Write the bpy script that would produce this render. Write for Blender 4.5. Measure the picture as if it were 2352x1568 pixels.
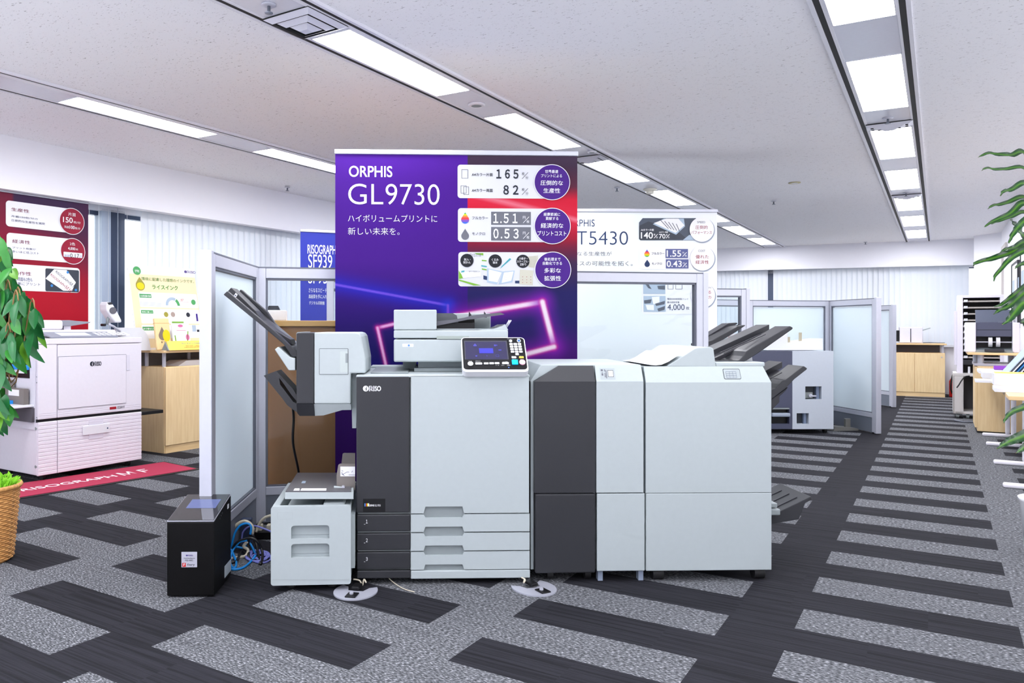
import bpy, bmesh, math, random
from mathutils import Vector, Matrix
from mathutils.geometry import tessellate_polygon
random.seed(7)
SC = bpy.context.scene
COL = SC.collection
for _o in list(bpy.data.objects):
    bpy.data.objects.remove(_o)

# ------------------------------------------------------------------ camera
FPX, CX, V0, EYE = 1766.0, 1015.0, 749.5, 1.2      # focal length, principal point (px of a 2352x1568 frame), eye height
cam_d = bpy.data.cameras.new('camera')
cam_d.sensor_width = 36.0
cam_d.lens = FPX / 2352 * 36
cam_d.shift_x = (1176 - CX) / 2352
cam_d.shift_y = (V0 - 784) / 2352
cam_d.clip_start = 0.05
cam_d.clip_end = 200
cam = bpy.data.objects.new('camera', cam_d)
COL.objects.link(cam)
cam.location = (0, 0, EYE)
cam.rotation_euler = (math.pi / 2, 0, 0)
SC.camera = cam

# ------------------------------------------------------------------ light and view
SC.view_settings.view_transform = 'Standard'
SC.view_settings.look = 'None'
SC.view_settings.gamma = 1.0
SC.view_settings.use_curve_mapping = False
SC.view_settings.exposure = 0.16
LAMP = 32.0          # strength of the ceiling light panels
WORLD = 2.7          # overcast daylight outside the windows
w = bpy.data.worlds.new('daylight')
SC.world = w
w.use_nodes = True
w.node_tree.nodes['Background'].inputs[0].default_value = (0.955, 0.963, 1.0, 1)
w.node_tree.nodes['Background'].inputs[1].default_value = WORLD
SC.cycles.use_denoising = True
SC.cycles.max_bounces = 10
SC.cycles.diffuse_bounces = 6
SC.cycles.transparent_max_bounces = 16
SC.cycles.sample_clamp_indirect = 6.0
SC.cycles.caustics_reflective = False
SC.cycles.caustics_refractive = False

# ------------------------------------------------------------------ geometry of the place
TH = math.radians(32.87)
A2 = Vector((math.sin(TH), math.cos(TH), 0))        # along the room (ceiling strips, aisle)
B2 = Vector((math.cos(TH), -math.sin(TH), 0))       # across the room
def NS(n, s, z=0.0): return B2 * n + A2 * s + Vector((0, 0, z))
def ceil_z(n): return 2.7 + (0.8 - n) * 0.0116
EYEV = Vector((0, 0, EYE))
def ray(px, py): return Vector(((px - CX) / FPX, 1.0, (V0 - py) / FPX))
def at(px, py, Y): return EYEV + ray(px, py) * Y
def gnd(px, py, z=0.0):
    r = ray(px, py)
    return EYEV + r * ((z - EYE) / r.z)

class Fr:
    """a local frame: x along the front, y away from the viewer, z up"""
    def __init__(s, o, a=0.0, pitch=0.0):
        s.o = Vector(o); s.a = a
        s.R = Matrix.Rotation(a, 3, 'Z') @ Matrix.Rotation(pitch, 3, 'X')
        s.Ri = s.R.transposed(); s.pitch = pitch
    def loc(s, P): return s.Ri @ (P - s.o)
    def wor(s, l): return s.o + s.R @ Vector(l)
    def uv(s, px, py, d=0.0):
        o = s.Ri @ (EYEV - s.o); r = s.Ri @ ray(px, py)
        p = o + r * ((d - o.y) / r.y)
        return p.x, p.z
    def top(s, px, py, z):
        o = s.Ri @ (EYEV - s.o); r = s.Ri @ ray(px, py)
        p = o + r * ((z - o.z) / r.z)
        return p.x, p.y
    def side(s, px, py, x):
        o = s.Ri @ (EYEV - s.o); r = s.Ri @ ray(px, py)
        p = o + r * ((x - o.x) / r.x)
        return p.y, p.z
    def sub(s, l, da=0.0, pitch=0.0):
        return Fr(s.wor(l), s.a + da, pitch)
    def rect(s, x0, y0, x1, y1, d=0.0):
        a = s.uv(x0, y0, d); b = s.uv(x1, y1, d)
        return min(a[0], b[0]), max(a[0], b[0]), min(a[1], b[1]), max(a[1], b[1])
    def poly(s, pts, d=0.0): return [s.uv(x, y, d) for x, y in pts]
def Z(ox, oy, k):
    """crop coordinates to photo pixels"""
    def f(*c):
        return tuple((ox if i % 2 == 0 else oy) + v / k for i, v in enumerate(c))
    return f

# ------------------------------------------------------------------ materials
def lin(c):
    return tuple(((v / 255) / 12.92 if v / 255 <= 0.04045 else ((v / 255 + 0.055) / 1.055) ** 2.4) for v in c)
MATS = {}
def mat(name, c, rough=0.5, metal=0.0, spec=0.5, var=0.03, scale=40.0, bump=0.0, emit=0.0, coat=0.0):
    if name in MATS: return MATS[name]
    m = bpy.data.materials.new(name); m.use_nodes = True
    nt = m.node_tree; b = nt.nodes['Principled BSDF']
    b.inputs['Roughness'].default_value = rough
    b.inputs['Metallic'].default_value = metal
    b.inputs['Specular IOR Level'].default_value = spec
    b.inputs['Coat Weight'].default_value = coat
    l = lin(c)
    if 'print' in name:                       # matt inks
        l = tuple(v * (.84 if name == 'white print' else .66) for v in l); b.inputs['Specular IOR Level'].default_value = .2
    if emit:
        b.inputs['Base Color'].default_value = (0, 0, 0, 1)
        b.inputs['Emission Color'].default_value = (*l, 1)
        b.inputs['Emission Strength'].default_value = emit
    else:
        tc = nt.nodes.new('ShaderNodeTexCoord')
        nz = nt.nodes.new('ShaderNodeTexNoise'); nz.inputs['Scale'].default_value = scale
        nz.inputs['Detail'].default_value = 2
        mr = nt.nodes.new('ShaderNodeMapRange')
        mr.inputs['To Min'].default_value = 1 - var; mr.inputs['To Max'].default_value = 1 + var
        mx = nt.nodes.new('ShaderNodeVectorMath'); mx.operation = 'SCALE'
        mx.inputs[0].default_value = l
        nt.links.new(tc.outputs['Object'], nz.inputs['Vector'])
        nt.links.new(nz.outputs['Fac'], mr.inputs['Value'])
        nt.links.new(mr.outputs['Result'], mx.inputs['Scale'])
        nt.links.new(mx.outputs['Vector'], b.inputs['Base Color'])
        if bump:
            bp = nt.nodes.new('ShaderNodeBump'); bp.inputs['Strength'].default_value = bump
            bp.inputs['Distance'].default_value = 0.002
            nt.links.new(nz.outputs['Fac'], bp.inputs['Height'])
            nt.links.new(bp.outputs['Normal'], b.inputs['Normal'])
    MATS[name] = m
    return m
LIGHT = mat('light grey plastic', (169, 178, 180), 0.5)
LIGHT2 = mat('pale grey plastic', (157, 166, 168), 0.5)
WHITE = mat('white plastic', (214, 216, 221), 0.45)
LILAC = mat('cool white plastic', (216, 213, 222), 0.45)
DARK = mat('charcoal plastic', (46, 47, 51), 0.42, spec=.3)
DARK2 = mat('dark slate plastic', (45, 45, 51), 0.4, spec=.35)
BLACK = mat('black plastic', (13, 13, 16), 0.45, spec=.3)
GAP = mat('dark seam', (26, 30, 30), 0.7)
GREYP = mat('mid grey plastic', (132, 140, 142), 0.5)
TAUPE = mat('taupe plastic', (116, 110, 106), 0.5)
ALU = mat('brushed aluminium', (190, 192, 203), 0.42, 0.3)
ALUD = mat('anodised grey aluminium', (120, 126, 138), 0.4, 0.3)
GASKET = mat('grey gasket', (96, 100, 112), 0.5)
PWHITE = mat('white print', (246, 247, 250), 0.55, var=0.0)
PDARK = mat('dark print', (48, 52, 64), 0.55, var=0.0)
PNAVY = mat('navy print', (52, 70, 112), 0.55, var=0.0)
PPURP = mat('purple print', (76, 28, 140), 0.5, var=0.0)
PRED = mat('red print', (178, 34, 48), 0.55, var=0.0)
PCRIM = mat('crimson print', (172, 30, 62), 0.5, var=0.0)
PMAROON = mat('maroon print', (140, 40, 80), 0.5, var=0.0)
PGREY = mat('grey print', (122, 124, 134), 0.5, var=0.0)
PSLATE = mat('slate print', (84, 92, 130), 0.5, var=0.0)
PGREEN = mat('green print', (92, 186, 110), 0.55, var=0.0)
PLIME = mat('lime print', (140, 200, 70), 0.55, var=0.0)
PDGREEN = mat('dark green print', (86, 158, 70), 0.55, var=0.0)
PYELL = mat('yellow print', (248, 236, 30), 0.55, var=0.0)
PPINK = mat('pink print', (240, 130, 190), 0.55, var=0.0)
PBLUE = mat('blue print', (70, 150, 225), 0.55, var=0.0)
PPALE = mat('pale blue print', (196, 216, 236), 0.55, var=0.0)
PTEAL = mat('teal print', (80, 180, 190), 0.55, var=0.0)
PAPER = mat('white paper', (226, 226, 230), 0.7, var=0.01)
RUBBER = mat('black rubber', (20, 20, 23), 0.6)

def wood(name, c1, c2, axis='Z'):
    m = bpy.data.materials.new(name); m.use_nodes = True
    nt = m.node_tree; b = nt.nodes['Principled BSDF']; b.inputs['Roughness'].default_value = 0.45
    tc = nt.nodes.new('ShaderNodeTexCoord'); mp = nt.nodes.new('ShaderNodeMapping')
    mp.inputs['Scale'].default_value = (14, 14, 1.2) if axis == 'Z' else (1.2, 14, 14)
    nz = nt.nodes.new('ShaderNodeTexNoise'); nz.inputs['Scale'].default_value = 3; nz.inputs['Detail'].default_value = 5
    cr = nt.nodes.new('ShaderNodeValToRGB')
    cr.color_ramp.elements[0].position = 0.3; cr.color_ramp.elements[1].position = 0.7
    cr.color_ramp.elements[0].color = (*lin(c1), 1); cr.color_ramp.elements[1].color = (*lin(c2), 1)
    nt.links.new(tc.outputs['Object'], mp.inputs['Vector']); nt.links.new(mp.outputs['Vector'], nz.inputs['Vector'])
    nt.links.new(nz.outputs['Fac'], cr.inputs['Fac']); nt.links.new(cr.outputs['Color'], b.inputs['Base Color'])
    return m
MAPLE = wood('maple veneer', (226, 196, 146), (238, 212, 164))
MAPLEX = wood('maple edge', (222, 188, 136), (236, 206, 156), 'X')

def glass(name, tint=(1, 1, 1), ior=1.22, rough=0.0):
    m = bpy.data.materials.new(name); m.use_nodes = True
    nt = m.node_tree; nt.nodes.remove(nt.nodes['Principled BSDF'])
    out = nt.nodes['Material Output']
    t = nt.nodes.new('ShaderNodeBsdfTransparent'); t.inputs[0].default_value = (*tint, 1)
    g = nt.nodes.new('ShaderNodeBsdfGlossy'); g.inputs['Roughness'].default_value = rough
    fr = nt.nodes.new('ShaderNodeFresnel'); fr.inputs['IOR'].default_value = ior
    mx = nt.nodes.new('ShaderNodeMixShader')
    nt.links.new(fr.outputs[0], mx.inputs[0]); nt.links.new(t.outputs[0], mx.inputs[1]); nt.links.new(g.outputs[0], mx.inputs[2])
    nt.links.new(mx.outputs[0], out.inputs[0])
    return m
GLASS = glass('clear glass', (0.93, 0.96, 0.97))
def translucent(name, c, k=0.45):
    m = bpy.data.materials.new(name); m.use_nodes = True
    nt = m.node_tree; b = nt.nodes['Principled BSDF']; out = nt.nodes['Material Output']
    b.inputs['Base Color'].default_value = (*lin(c), 1); b.inputs['Roughness'].default_value = 0.45
    t = nt.nodes.new('ShaderNodeBsdfTranslucent'); t.inputs[0].default_value = (*lin(c), 1)
    mx = nt.nodes.new('ShaderNodeMixShader'); mx.inputs[0].default_value = k
    nt.links.new(b.outputs[0], mx.inputs[1]); nt.links.new(t.outputs[0], mx.inputs[2]); nt.links.new(mx.outputs[0], out.inputs[0])
    return m
FROST = translucent('frosted glass film', (232, 240, 244), 0.5)
BLIND = translucent('white blind fabric', (228, 232, 238), 0.2)

def vcol_mat():
    m = bpy.data.materials.new('printed artwork'); m.use_nodes = True
    nt = m.node_tree; b = nt.nodes['Principled BSDF']; b.inputs['Roughness'].default_value = 0.5; b.inputs['Specular IOR Level'].default_value = .1
    a = nt.nodes.new('ShaderNodeVertexColor'); a.layer_name = 'Col'
    nt.links.new(a.outputs[0], b.inputs['Base Color'])
    return m
ART = vcol_mat()

# ------------------------------------------------------------------ mesh building
TXT = {}
def txt_mesh(body, bold):
    key = (body, bold)
    if key not in TXT:
        c = bpy.data.curves.new('t', 'FONT'); c.body = body; c.resolution_u = 5 if body.isascii() else 2; c.offset = bold
        o = bpy.data.objects.new('t', c); COL.objects.link(o)
        bpy.context.view_layer.update()
        m = bpy.data.meshes.new_from_object(o.evaluated_get(bpy.context.evaluated_depsgraph_get()))
        vs = [(v.co.x, v.co.y) for v in m.vertices]; fs = [tuple(p.vertices) for p in m.polygons]
        bpy.data.objects.remove(o); bpy.data.curves.remove(c); bpy.data.meshes.remove(m)
        xs = [v[0] for v in vs]; ys = [v[1] for v in vs]
        TXT[key] = (vs, fs, min(xs), max(xs), min(ys), max(ys))
    return TXT[key]

class MB:
    def __init__(s, M=None): s.v = []; s.f = []; s.sm = []; s.M = M
    def add(s, vs, fs, smooth=False):
        b = len(s.v)
        for v in vs:
            v = Vector(v)
            s.v.append(s.M @ v if s.M else v)
        for f in fs: s.f.append([i + b for i in f]); s.sm.append(smooth)
        return s
    def bm(s, bm, smooth=False):
        bm.verts.ensure_lookup_table(); bm.verts.index_update()
        s.add([v.co.copy() for v in bm.verts], [[v.index for v in f.verts] for f in bm.faces], smooth)
        bm.free(); return s
    def box(s, x0, x1, y0, y1, z0, z1, bev=0.0, seg=2):
        bm = bmesh.new()
        bmesh.ops.create_cube(bm, size=1)
        for v in bm.verts:
            v.co = Vector((x0 + (v.co.x + .5) * (x1 - x0), y0 + (v.co.y + .5) * (y1 - y0), z0 + (v.co.z + .5) * (z1 - z0)))
        if bev:
            bev = min(bev, abs(x1 - x0) * .49, abs(y1 - y0) * .49, abs(z1 - z0) * .49)
            bmesh.ops.bevel(bm, geom=list(bm.edges), offset=bev, segments=seg, affect='EDGES', profile=.5)
        return s.bm(bm)
    def prism(s, poly, y0, y1, holes=(), bev=0.0, axis='y', smooth=False):
        """outline in (x,z) pushed along y; axis 'z': outline (x,y) pushed along z; axis 'x': outline (y,z) pushed along x"""
        def P(p, d):
            if axis == 'y': return Vector((p[0], d, p[1]))
            if axis == 'z': return Vector((p[0], p[1], d))
            return Vector((d, p[0], p[1]))
        if bev and not holes:
            bm = bmesh.new()
            a = [bm.verts.new(P(p, y0)) for p in poly]; b = [bm.verts.new(P(p, y1)) for p in poly]
            bm.faces.new(a); bm.faces.new(b[::-1])
            n = len(poly)
            for i in range(n): bm.faces.new([a[i], b[i], b[(i + 1) % n], a[(i + 1) % n]])
            bmesh.ops.recalc_face_normals(bm, faces=bm.faces)
            ed = [e for e in bm.edges if e.calc_face_angle(0) > .5]
            bmesh.ops.bevel(bm, geom=ed, offset=bev, segments=2, affect='EDGES', profile=.5)
            return s.bm(bm, smooth)
        loops = [list(poly)] + [list(h) for h in holes]
        flat = [p for l in loops for p in l]
        tri = tessellate_polygon([[Vector((p[0], p[1], 0)) for p in l] for l in loops])
        n = len(flat)
        bm = bmesh.new()
        a = [bm.verts.new(P(p, y0)) for p in flat]; b = [bm.verts.new(P(p, y1)) for p in flat]
        for t in tri:
            try:
                bm.faces.new([a[i] for i in t]); bm.faces.new([b[i] for i in t[::-1]])
            except ValueError: pass
        k = 0
        for l in loops:
            m = len(l)
            for i in range(m):
                try: bm.faces.new([a[k + i], b[k + i], b[k + (i + 1) % m], a[k + (i + 1) % m]])
                except ValueError: pass
            k += m
        bmesh.ops.recalc_face_normals(bm, faces=bm.faces)
        return s.bm(bm, smooth)
    def flat(s, poly, y, holes=()):
        """a flat print in the x,z plane, facing -y"""
        loops = [list(poly)] + [list(h) for h in holes]
        fl = [p for l in loops for p in l]
        tri = tessellate_polygon([[Vector((p[0], p[1], 0)) for p in l] for l in loops])
        fs = []
        for t in tri:
            p, q, r = (fl[i] for i in t)
            if (q[0] - p[0]) * (r[1] - p[1]) - (q[1] - p[1]) * (r[0] - p[0]) < 0: t = t[::-1]
            fs.append(list(t))
        return s.add([(p[0], y, p[1]) for p in fl], fs)
    def rr(s, r4, y, rad): return s.flat(rrect(*r4, rad), y)
    def line(s, p, q, wd, y):
        p = Vector((p[0], p[1])); q = Vector((q[0], q[1])); d = (q - p).normalized(); n = Vector((-d.y, d.x)) * wd / 2
        return s.flat([p + n, p - n, q - n, q + n], y)
    def text(s, body, r4, y, bold=0.0):
        vs, fs, a, b, c, d = txt_mesh(body, bold)
        x0, x1, z0, z1 = r4
        return s.add([(x0 + (v[0] - a) / (b - a) * (x1 - x0), y, z0 + (v[1] - c) / max(d - c, .02) * (z1 - z0)) for v in vs], fs)
    def cyl(s, p0, p1, r0, r1=None, seg=20, caps=True, smooth=True):
        p0 = Vector(p0); p1 = Vector(p1); r1 = r0 if r1 is None else r1
        d = (p1 - p0).normalized(); u = d.orthogonal().normalized(); w_ = d.cross(u)
        vs = []
        for p, r in ((p0, r0), (p1, r1)):
            for i in range(seg):
                t = 2 * math.pi * i / seg
                vs.append(p + (u * math.cos(t) + w_ * math.sin(t)) * r)
        s.add(vs, [[i, (i + 1) % seg, seg + (i + 1) % seg, seg + i] for i in range(seg)], smooth)
        if caps:
            s.add(vs[:seg], [list(range(seg))[::-1]]); s.add(vs[seg:], [list(range(seg))])
        return s
    def tube(s, pts, r, seg=8, sub=6, close=False):
        pts = [Vector(p) for p in pts]
        if sub > 1 and len(pts) > 2: pts = smooth_path(pts, sub)
        n = len(pts); vs = []; u = None
        for i, p in enumerate(pts):
            d = (pts[min(i + 1, n - 1)] - pts[max(i - 1, 0)])
            d = d.normalized() if d.length > 1e-9 else Vector((0, 0, 1))
            if u is None: u = d.orthogonal().normalized()
            u = u - d * u.dot(d)
            u = u.normalized() if u.length > 1e-6 else d.orthogonal().normalized()
            w_ = d.cross(u)
            rr_ = r(i / (n - 1)) if callable(r) else r
            for k in range(seg):
                t = 2 * math.pi * k / seg
                vs.append(p + (u * math.cos(t) + w_ * math.sin(t)) * rr_)
        fs = []
        for i in range(n - 1):
            for k in range(seg):
                fs.append([i * seg + k, i * seg + (k + 1) % seg, (i + 1) * seg + (k + 1) % seg, (i + 1) * seg + k])
        fs.append(list(range(seg))[::-1]); fs.append([(n - 1) * seg + k for k in range(seg)])
        return s.add(vs, fs, True)
    def sheet(s, grid, thick=0.0, smooth=True):
        """a grid of points [row][col]; thick>0 gives it a back"""
        nr = len(grid); nc = len(grid[0])
        vs = [Vector(p) for r in grid for p in r]
        fs = [[i * nc + j, i * nc + j + 1, (i + 1) * nc + j + 1, (i + 1) * nc + j] for i in range(nr - 1) for j in range(nc - 1)]
        return s.add(vs, fs, smooth)
    def lathe(s, prof, c=(0, 0, 0), seg=32, smooth=True):
        vs = []
        for r, z in prof:
            for i in range(seg):
                t = 2 * math.pi * i / seg
                vs.append((c[0] + r * math.cos(t), c[1] + r * math.sin(t), c[2] + z))
        fs = []
        for j in range(len(prof) - 1):
            for i in range(seg):
                fs.append([j * seg + i, j * seg + (i + 1) % seg, (j + 1) * seg + (i + 1) % seg, (j + 1) * seg + i])
        fs.append(list(range(seg))[::-1]); fs.append([(len(prof) - 1) * seg + i for i in range(seg)])
        return s.add(vs, fs, smooth)
    def build(s, name, m, parent=None, label=None):
        me = bpy.data.meshes.new(name)
        me.from_pydata([tuple(v) for v in s.v], [], s.f)
        me.polygons.foreach_set('use_smooth', s.sm)
        me.materials.append(m); me.update()
        o = bpy.data.objects.new(name, me); COL.objects.link(o)
        if parent: o.parent = parent
        if label: o['label'] = label
        return o
def smooth_path(p, n):
    out = []
    for i in range(len(p) - 1):
        a, b, c, d = p[max(i - 1, 0)], p[i], p[i + 1], p[min(i + 2, len(p) - 1)]
        for k in range(n):
            t = k / n
            out.append(.5 * ((2 * b) + (c - a) * t + (2 * a - 5 * b + 4 * c - d) * t * t + (3 * b - a - 3 * c + d) * t ** 3))
    out.append(p[-1]); return out
def rrect(x0, x1, z0, z1, r, n=5):
    r = min(r, (x1 - x0) / 2, (z1 - z0) / 2)
    out = []
    for cx, cz, a0 in ((x1 - r, z1 - r, 0), (x0 + r, z1 - r, 90), (x0 + r, z0 + r, 180), (x1 - r, z0 + r, 270)):
        for i in range(n + 1):
            t = math.radians(a0 + 90 * i / n); out.append((cx + r * math.cos(t), cz + r * math.sin(t)))
    return out
def circ(cx, cz, rx, rz=None, n=40):
    rz = rx if rz is None else rz
    return [(cx + rx * math.cos(2 * math.pi * i / n), cz + rz * math.sin(2 * math.pi * i / n)) for i in range(n)]
def drop(cx, cz, wd, h, n=28):
    """teardrop, point up: a round belly with tangent sides"""
    r = wd / 2; zc = -h / 2 + r; tip = h / 2
    a0 = math.asin(min(.98, r / (tip - zc)))
    out = [(cx, cz + tip)]
    for i in range(n + 1):
        t = a0 - (math.pi + 2 * a0) * i / n
        out.append((cx - r * math.cos(t), cz + zc + r * math.sin(t)))
    return out
def art(name, r4, nx, nz, y, fn, parent, label=None, k=.62):
    x0, x1, z0, z1 = r4
    vs = []; cs = []
    for j in range(nz + 1):
        for i in range(nx + 1):
            u = i / nx; v = j / nz
            vs.append((x0 + u * (x1 - x0), y, z1 - v * (z1 - z0))); cs.append(fn(u, v))
    fs = [[j * (nx + 1) + i, (j + 1) * (nx + 1) + i, (j + 1) * (nx + 1) + i + 1, j * (nx + 1) + i + 1] for j in range(nz) for i in range(nx)]
    m = MB(); m.add(vs, fs); o = m.build(name, ART, parent, label)
    at_ = o.data.color_attributes.new('Col', 'FLOAT_COLOR', 'POINT')
    flat = []
    for c in cs: flat.extend((*(v * k for v in lin(c)), 1.0))
    at_.data.foreach_set('color', flat)
    return o
def mixc(a, b, t):
    t = max(0, min(1, t)); return tuple(a[i] + (b[i] - a[i]) * t for i in range(3))
def segd(px, py, a, b):
    ax, ay = a; bx, by = b; dx, dy = bx - ax, by - ay
    t = max(0, min(1, ((px - ax) * dx + (py - ay) * dy) / (dx * dx + dy * dy)))
    return math.hypot(px - ax - t * dx, py - ay - t * dy)

# ------------------------------------------------------------------ scene organisation
def thing(name, label, cat, fr, group=None):
    e = bpy.data.objects.new(name, None); COL.objects.link(e)
    e.empty_display_size = .1
    e.location = fr.o; e.rotation_mode = 'XYZ'
    e.rotation_euler = fr.R.to_euler('XYZ')
    e['label'] = label; e['category'] = cat
    if group: e['group'] = group
    return e
def tag(o, label, cat, group=None):
    o['label'] = label; o['category'] = cat
    if group: o['group'] = group
    return o
def struct(o): o['kind'] = 'structure'; return o
def single(name, label, cat, fr, mb, m, group=None):
    """a thing that is one mesh"""
    o = mb.build(name, m); o.location = fr.o; o.rotation_euler = fr.R.to_euler('XYZ')
    return tag(o, label, cat, group)
def riso_logo(r4, y, parent, m, name='logo'):
    """round emblem followed by four outlined letters"""
    x0, x1, z0, z1 = r4; h = z1 - z0; k = MB()
    r = h / 2; cx, cz = x0 + r, z0 + r
    k.flat(circ(cx, cz, r), y, [circ(cx + r * .28, cz + r * .5, r * .18, n=14)[::-1],
           [(cx - r * .05, cz - r * .72), (cx + r * .22, cz - r * .72), (cx + r * .40, cz + r * .12), (cx + r * .12, cz + r * .2), (cx - r * .3, cz - r * .05), (cx + r * .02, cz - r * .12)]])
    xl = x0 + h * 1.1; W = x1 - xl; t = h * .075
    za, zb = z0 + t, z1 - t
    def ln(u0, v0, u1, v1): k.line((xl + u0 * W, za + v0 * (zb - za)), (xl + u1 * W, za + v1 * (zb - za)), t, y)
    def arc(u, v, ru, rv, a0, a1):
        p = [(u + ru * math.cos(math.radians(a0 + (a1 - a0) * i / 10)), v + rv * math.sin(math.radians(a0 + (a1 - a0) * i / 10))) for i in range(11)]
        for a, b in zip(p, p[1:]): ln(*a, *b)
    ln(0, 0, 0, 1); ln(.07, 0, .07, 1); ln(0, 1, .17, 1); ln(0, 0, .07, 0); arc(.17, .68, .09, .32, -90, 90); arc(.15, .66, .04, .13, -90, 90); ln(.12, .36, .24, 0); ln(.2, .36, .31, 0)
    ln(.36, 0, .36, 1); ln(.43, 0, .43, 1); ln(.36, 1, .43, 1); ln(.36, 0, .43, 0)
    arc(.57, .74, .075, .26, 20, 270); arc(.56, .26, .085, .26, -160, 90); arc(.57, .74, .035, .1, 0, 270); arc(.56, .26, .035, .1, -180, 90)
    arc(.83, .5, .165, .5, 0, 360); arc(.83, .5, .125, .38, 0, 360)
    return k.build(name, m, parent)
# ================================================================== the room
def node_math(nt, op, a, b=None, c=None):
    n = nt.nodes.new('ShaderNodeMath'); n.operation = op
    for i, v in enumerate((a, b, c)):
        if v is None: continue
        if isinstance(v, (int, float)): n.inputs[i].default_value = v
        else: nt.links.new(v, n.inputs[i])
    return n.outputs[0]
def carpet():
    m = bpy.data.materials.new('carpet tiles'); m.use_nodes = True
    nt = m.node_tree; b = nt.nodes['Principled BSDF']; b.inputs['Roughness'].default_value = 0.95
    b.inputs['Specular IOR Level'].default_value = 0.15
    tc = nt.nodes.new('ShaderNodeTexCoord')
    def dot(v):
        n = nt.nodes.new('ShaderNodeVectorMath'); n.operation = 'DOT_PRODUCT'
        nt.links.new(tc.outputs['Object'], n.inputs[0]); n.inputs[1].default_value = v
        return n.outputs['Value']
    n_, s_ = dot(tuple(B2)), dot(tuple(A2))
    M = lambda op, a, b=None, c=None: node_math(nt, op, a, b, c)
    u = M('MULTIPLY', M('ADD', n_, 0.4814), 4.0)
    um = M('FLOORED_MODULO', u, 8.0)
    r = M('MULTIPLY', M('SUBTRACT', 5.581, s_), 4.0)
    odd = M('FLOORED_MODULO', M('FLOOR', r), 2.0)
    even = M('SUBTRACT', 1.0, odd)
    a = M('LESS_THAN', um, 3.0); c4 = M('LESS_THAN', um, 4.0); c7 = M('LESS_THAN', um, 7.0)
    light = M('ADD', M('ADD', M('MULTIPLY', a, even), M('SUBTRACT', c4, a)), M('MULTIPLY', M('SUBTRACT', c7, c4), odd))
    # yarn streaks run across the room; each half-metre tile has its own offset
    tile = M('FLOOR', M('ADD', M('MULTIPLY', u, 0.5), M('MULTIPLY', M('FLOOR', M('MULTIPLY', r, 0.5)), 0.37)))
    off = M('MULTIPLY', tile, 7.31)
    cmb = nt.nodes.new('ShaderNodeCombineXYZ')
    nt.links.new(M('ADD', M('MULTIPLY', n_, 1.2), off), cmb.inputs[0]); nt.links.new(M('ADD', M('MULTIPLY', s_, 60.0), off), cmb.inputs[1])
    n1 = nt.nodes.new('ShaderNodeTexNoise'); n1.inputs['Scale'].default_value = 1.0; n1.inputs['Detail'].default_value = 3
    nt.links.new(cmb.outputs[0], n1.inputs['Vector'])
    cm2 = nt.nodes.new('ShaderNodeCombineXYZ')
    nt.links.new(M('MULTIPLY', n_, 70.0), cm2.inputs[0]); nt.links.new(M('MULTIPLY', s_, 190.0), cm2.inputs[1])
    n2 = nt.nodes.new('ShaderNodeTexNoise'); n2.inputs['Scale'].default_value = 1.0; n2.inputs['Detail'].default_value = 2.5
    nt.links.new(cm2.outputs[0], n2.inputs['Vector'])
    def ramp(fac, stops):
        cr = nt.nodes.new('ShaderNodeValToRGB'); e = cr.color_ramp.elements
        while len(e) < len(stops): e.new(0.5)
        for i, (p, c) in enumerate(stops): e[i].position = p; e[i].color = (*lin(c), 1)
        nt.links.new(fac, cr.inputs[0]); return cr.outputs[0]
    dark = ramp(n1.outputs['Fac'], [(0.3, (23, 23, 27)), (0.42, (29, 29, 34)), (0.55, (40, 40, 46)), (0.68, (29, 29, 34))])
    lit = ramp(n2.outputs['Fac'], [(0.30, (36, 37, 40)), (0.45, (76, 78, 82)), (0.57, (107, 109, 114)), (0.70, (168, 168, 174))])
    streak = M('MULTIPLY', M('LESS_THAN', n1.outputs['Fac'], 0.40), 0.28)
    dk = nt.nodes.new('ShaderNodeMix'); dk.data_type = 'RGBA'
    nt.links.new(streak, dk.inputs[0]); nt.links.new(lit, dk.inputs[6]); dk.inputs[7].default_value = (*lin((48, 50, 54)), 1)
    mx = nt.nodes.new('ShaderNodeMix'); mx.data_type = 'RGBA'
    nt.links.new(light, mx.inputs[0]); nt.links.new(dark, mx.inputs[6]); nt.links.new(dk.outputs[2], mx.inputs[7])
    nt.links.new(mx.outputs[2], b.inputs['Base Color'])
    bp = nt.nodes.new('ShaderNodeBump'); bp.inputs['Strength'].default_value = 0.35; bp.inputs['Distance'].default_value = 0.003
    nt.links.new(n2.outputs['Fac'], bp.inputs['Height']); nt.links.new(bp.outputs[0], b.inputs['Normal'])
    return m
def ceiling_mat():
    m = bpy.data.materials.new('acoustic ceiling board'); m.use_nodes = True
    nt = m.node_tree; b = nt.nodes['Principled BSDF']; b.inputs['Roughness'].default_value = 0.9
    tc = nt.nodes.new('ShaderNodeTexCoord')
    mp = nt.nodes.new('ShaderNodeMapping'); mp.inputs['Rotation'].default_value = (0, 0, TH)
    nt.links.new(tc.outputs['Object'], mp.inputs['Vector'])
    mp2 = nt.nodes.new('ShaderNodeMapping'); mp2.inputs['Scale'].default_value = (42, 130, 1)
    nt.links.new(mp.outputs[0], mp2.inputs['Vector'])
    n1 = nt.nodes.new('ShaderNodeTexNoise'); n1.inputs['Scale'].default_value = 1.0; n1.inputs['Detail'].default_value = 2.0; n1.inputs['Distortion'].default_value = 1.2
    nt.links.new(mp2.outputs[0], n1.inputs['Vector'])
    cr = nt.nodes.new('ShaderNodeValToRGB'); e = cr.color_ramp.elements
    e[0].position = 0.29; e[0].color = (*lin((164, 160, 162)), 1); e[1].position = 0.345; e[1].color = (*lin((246, 246, 249)), 1)
    nt.links.new(n1.outputs['Fac'], cr.inputs[0]); nt.links.new(cr.outputs[0], b.inputs['Base Color'])
    return m
WALLP = mat('white wall paint', (240, 240, 246), 0.75, var=0.01, scale=8)

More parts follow.
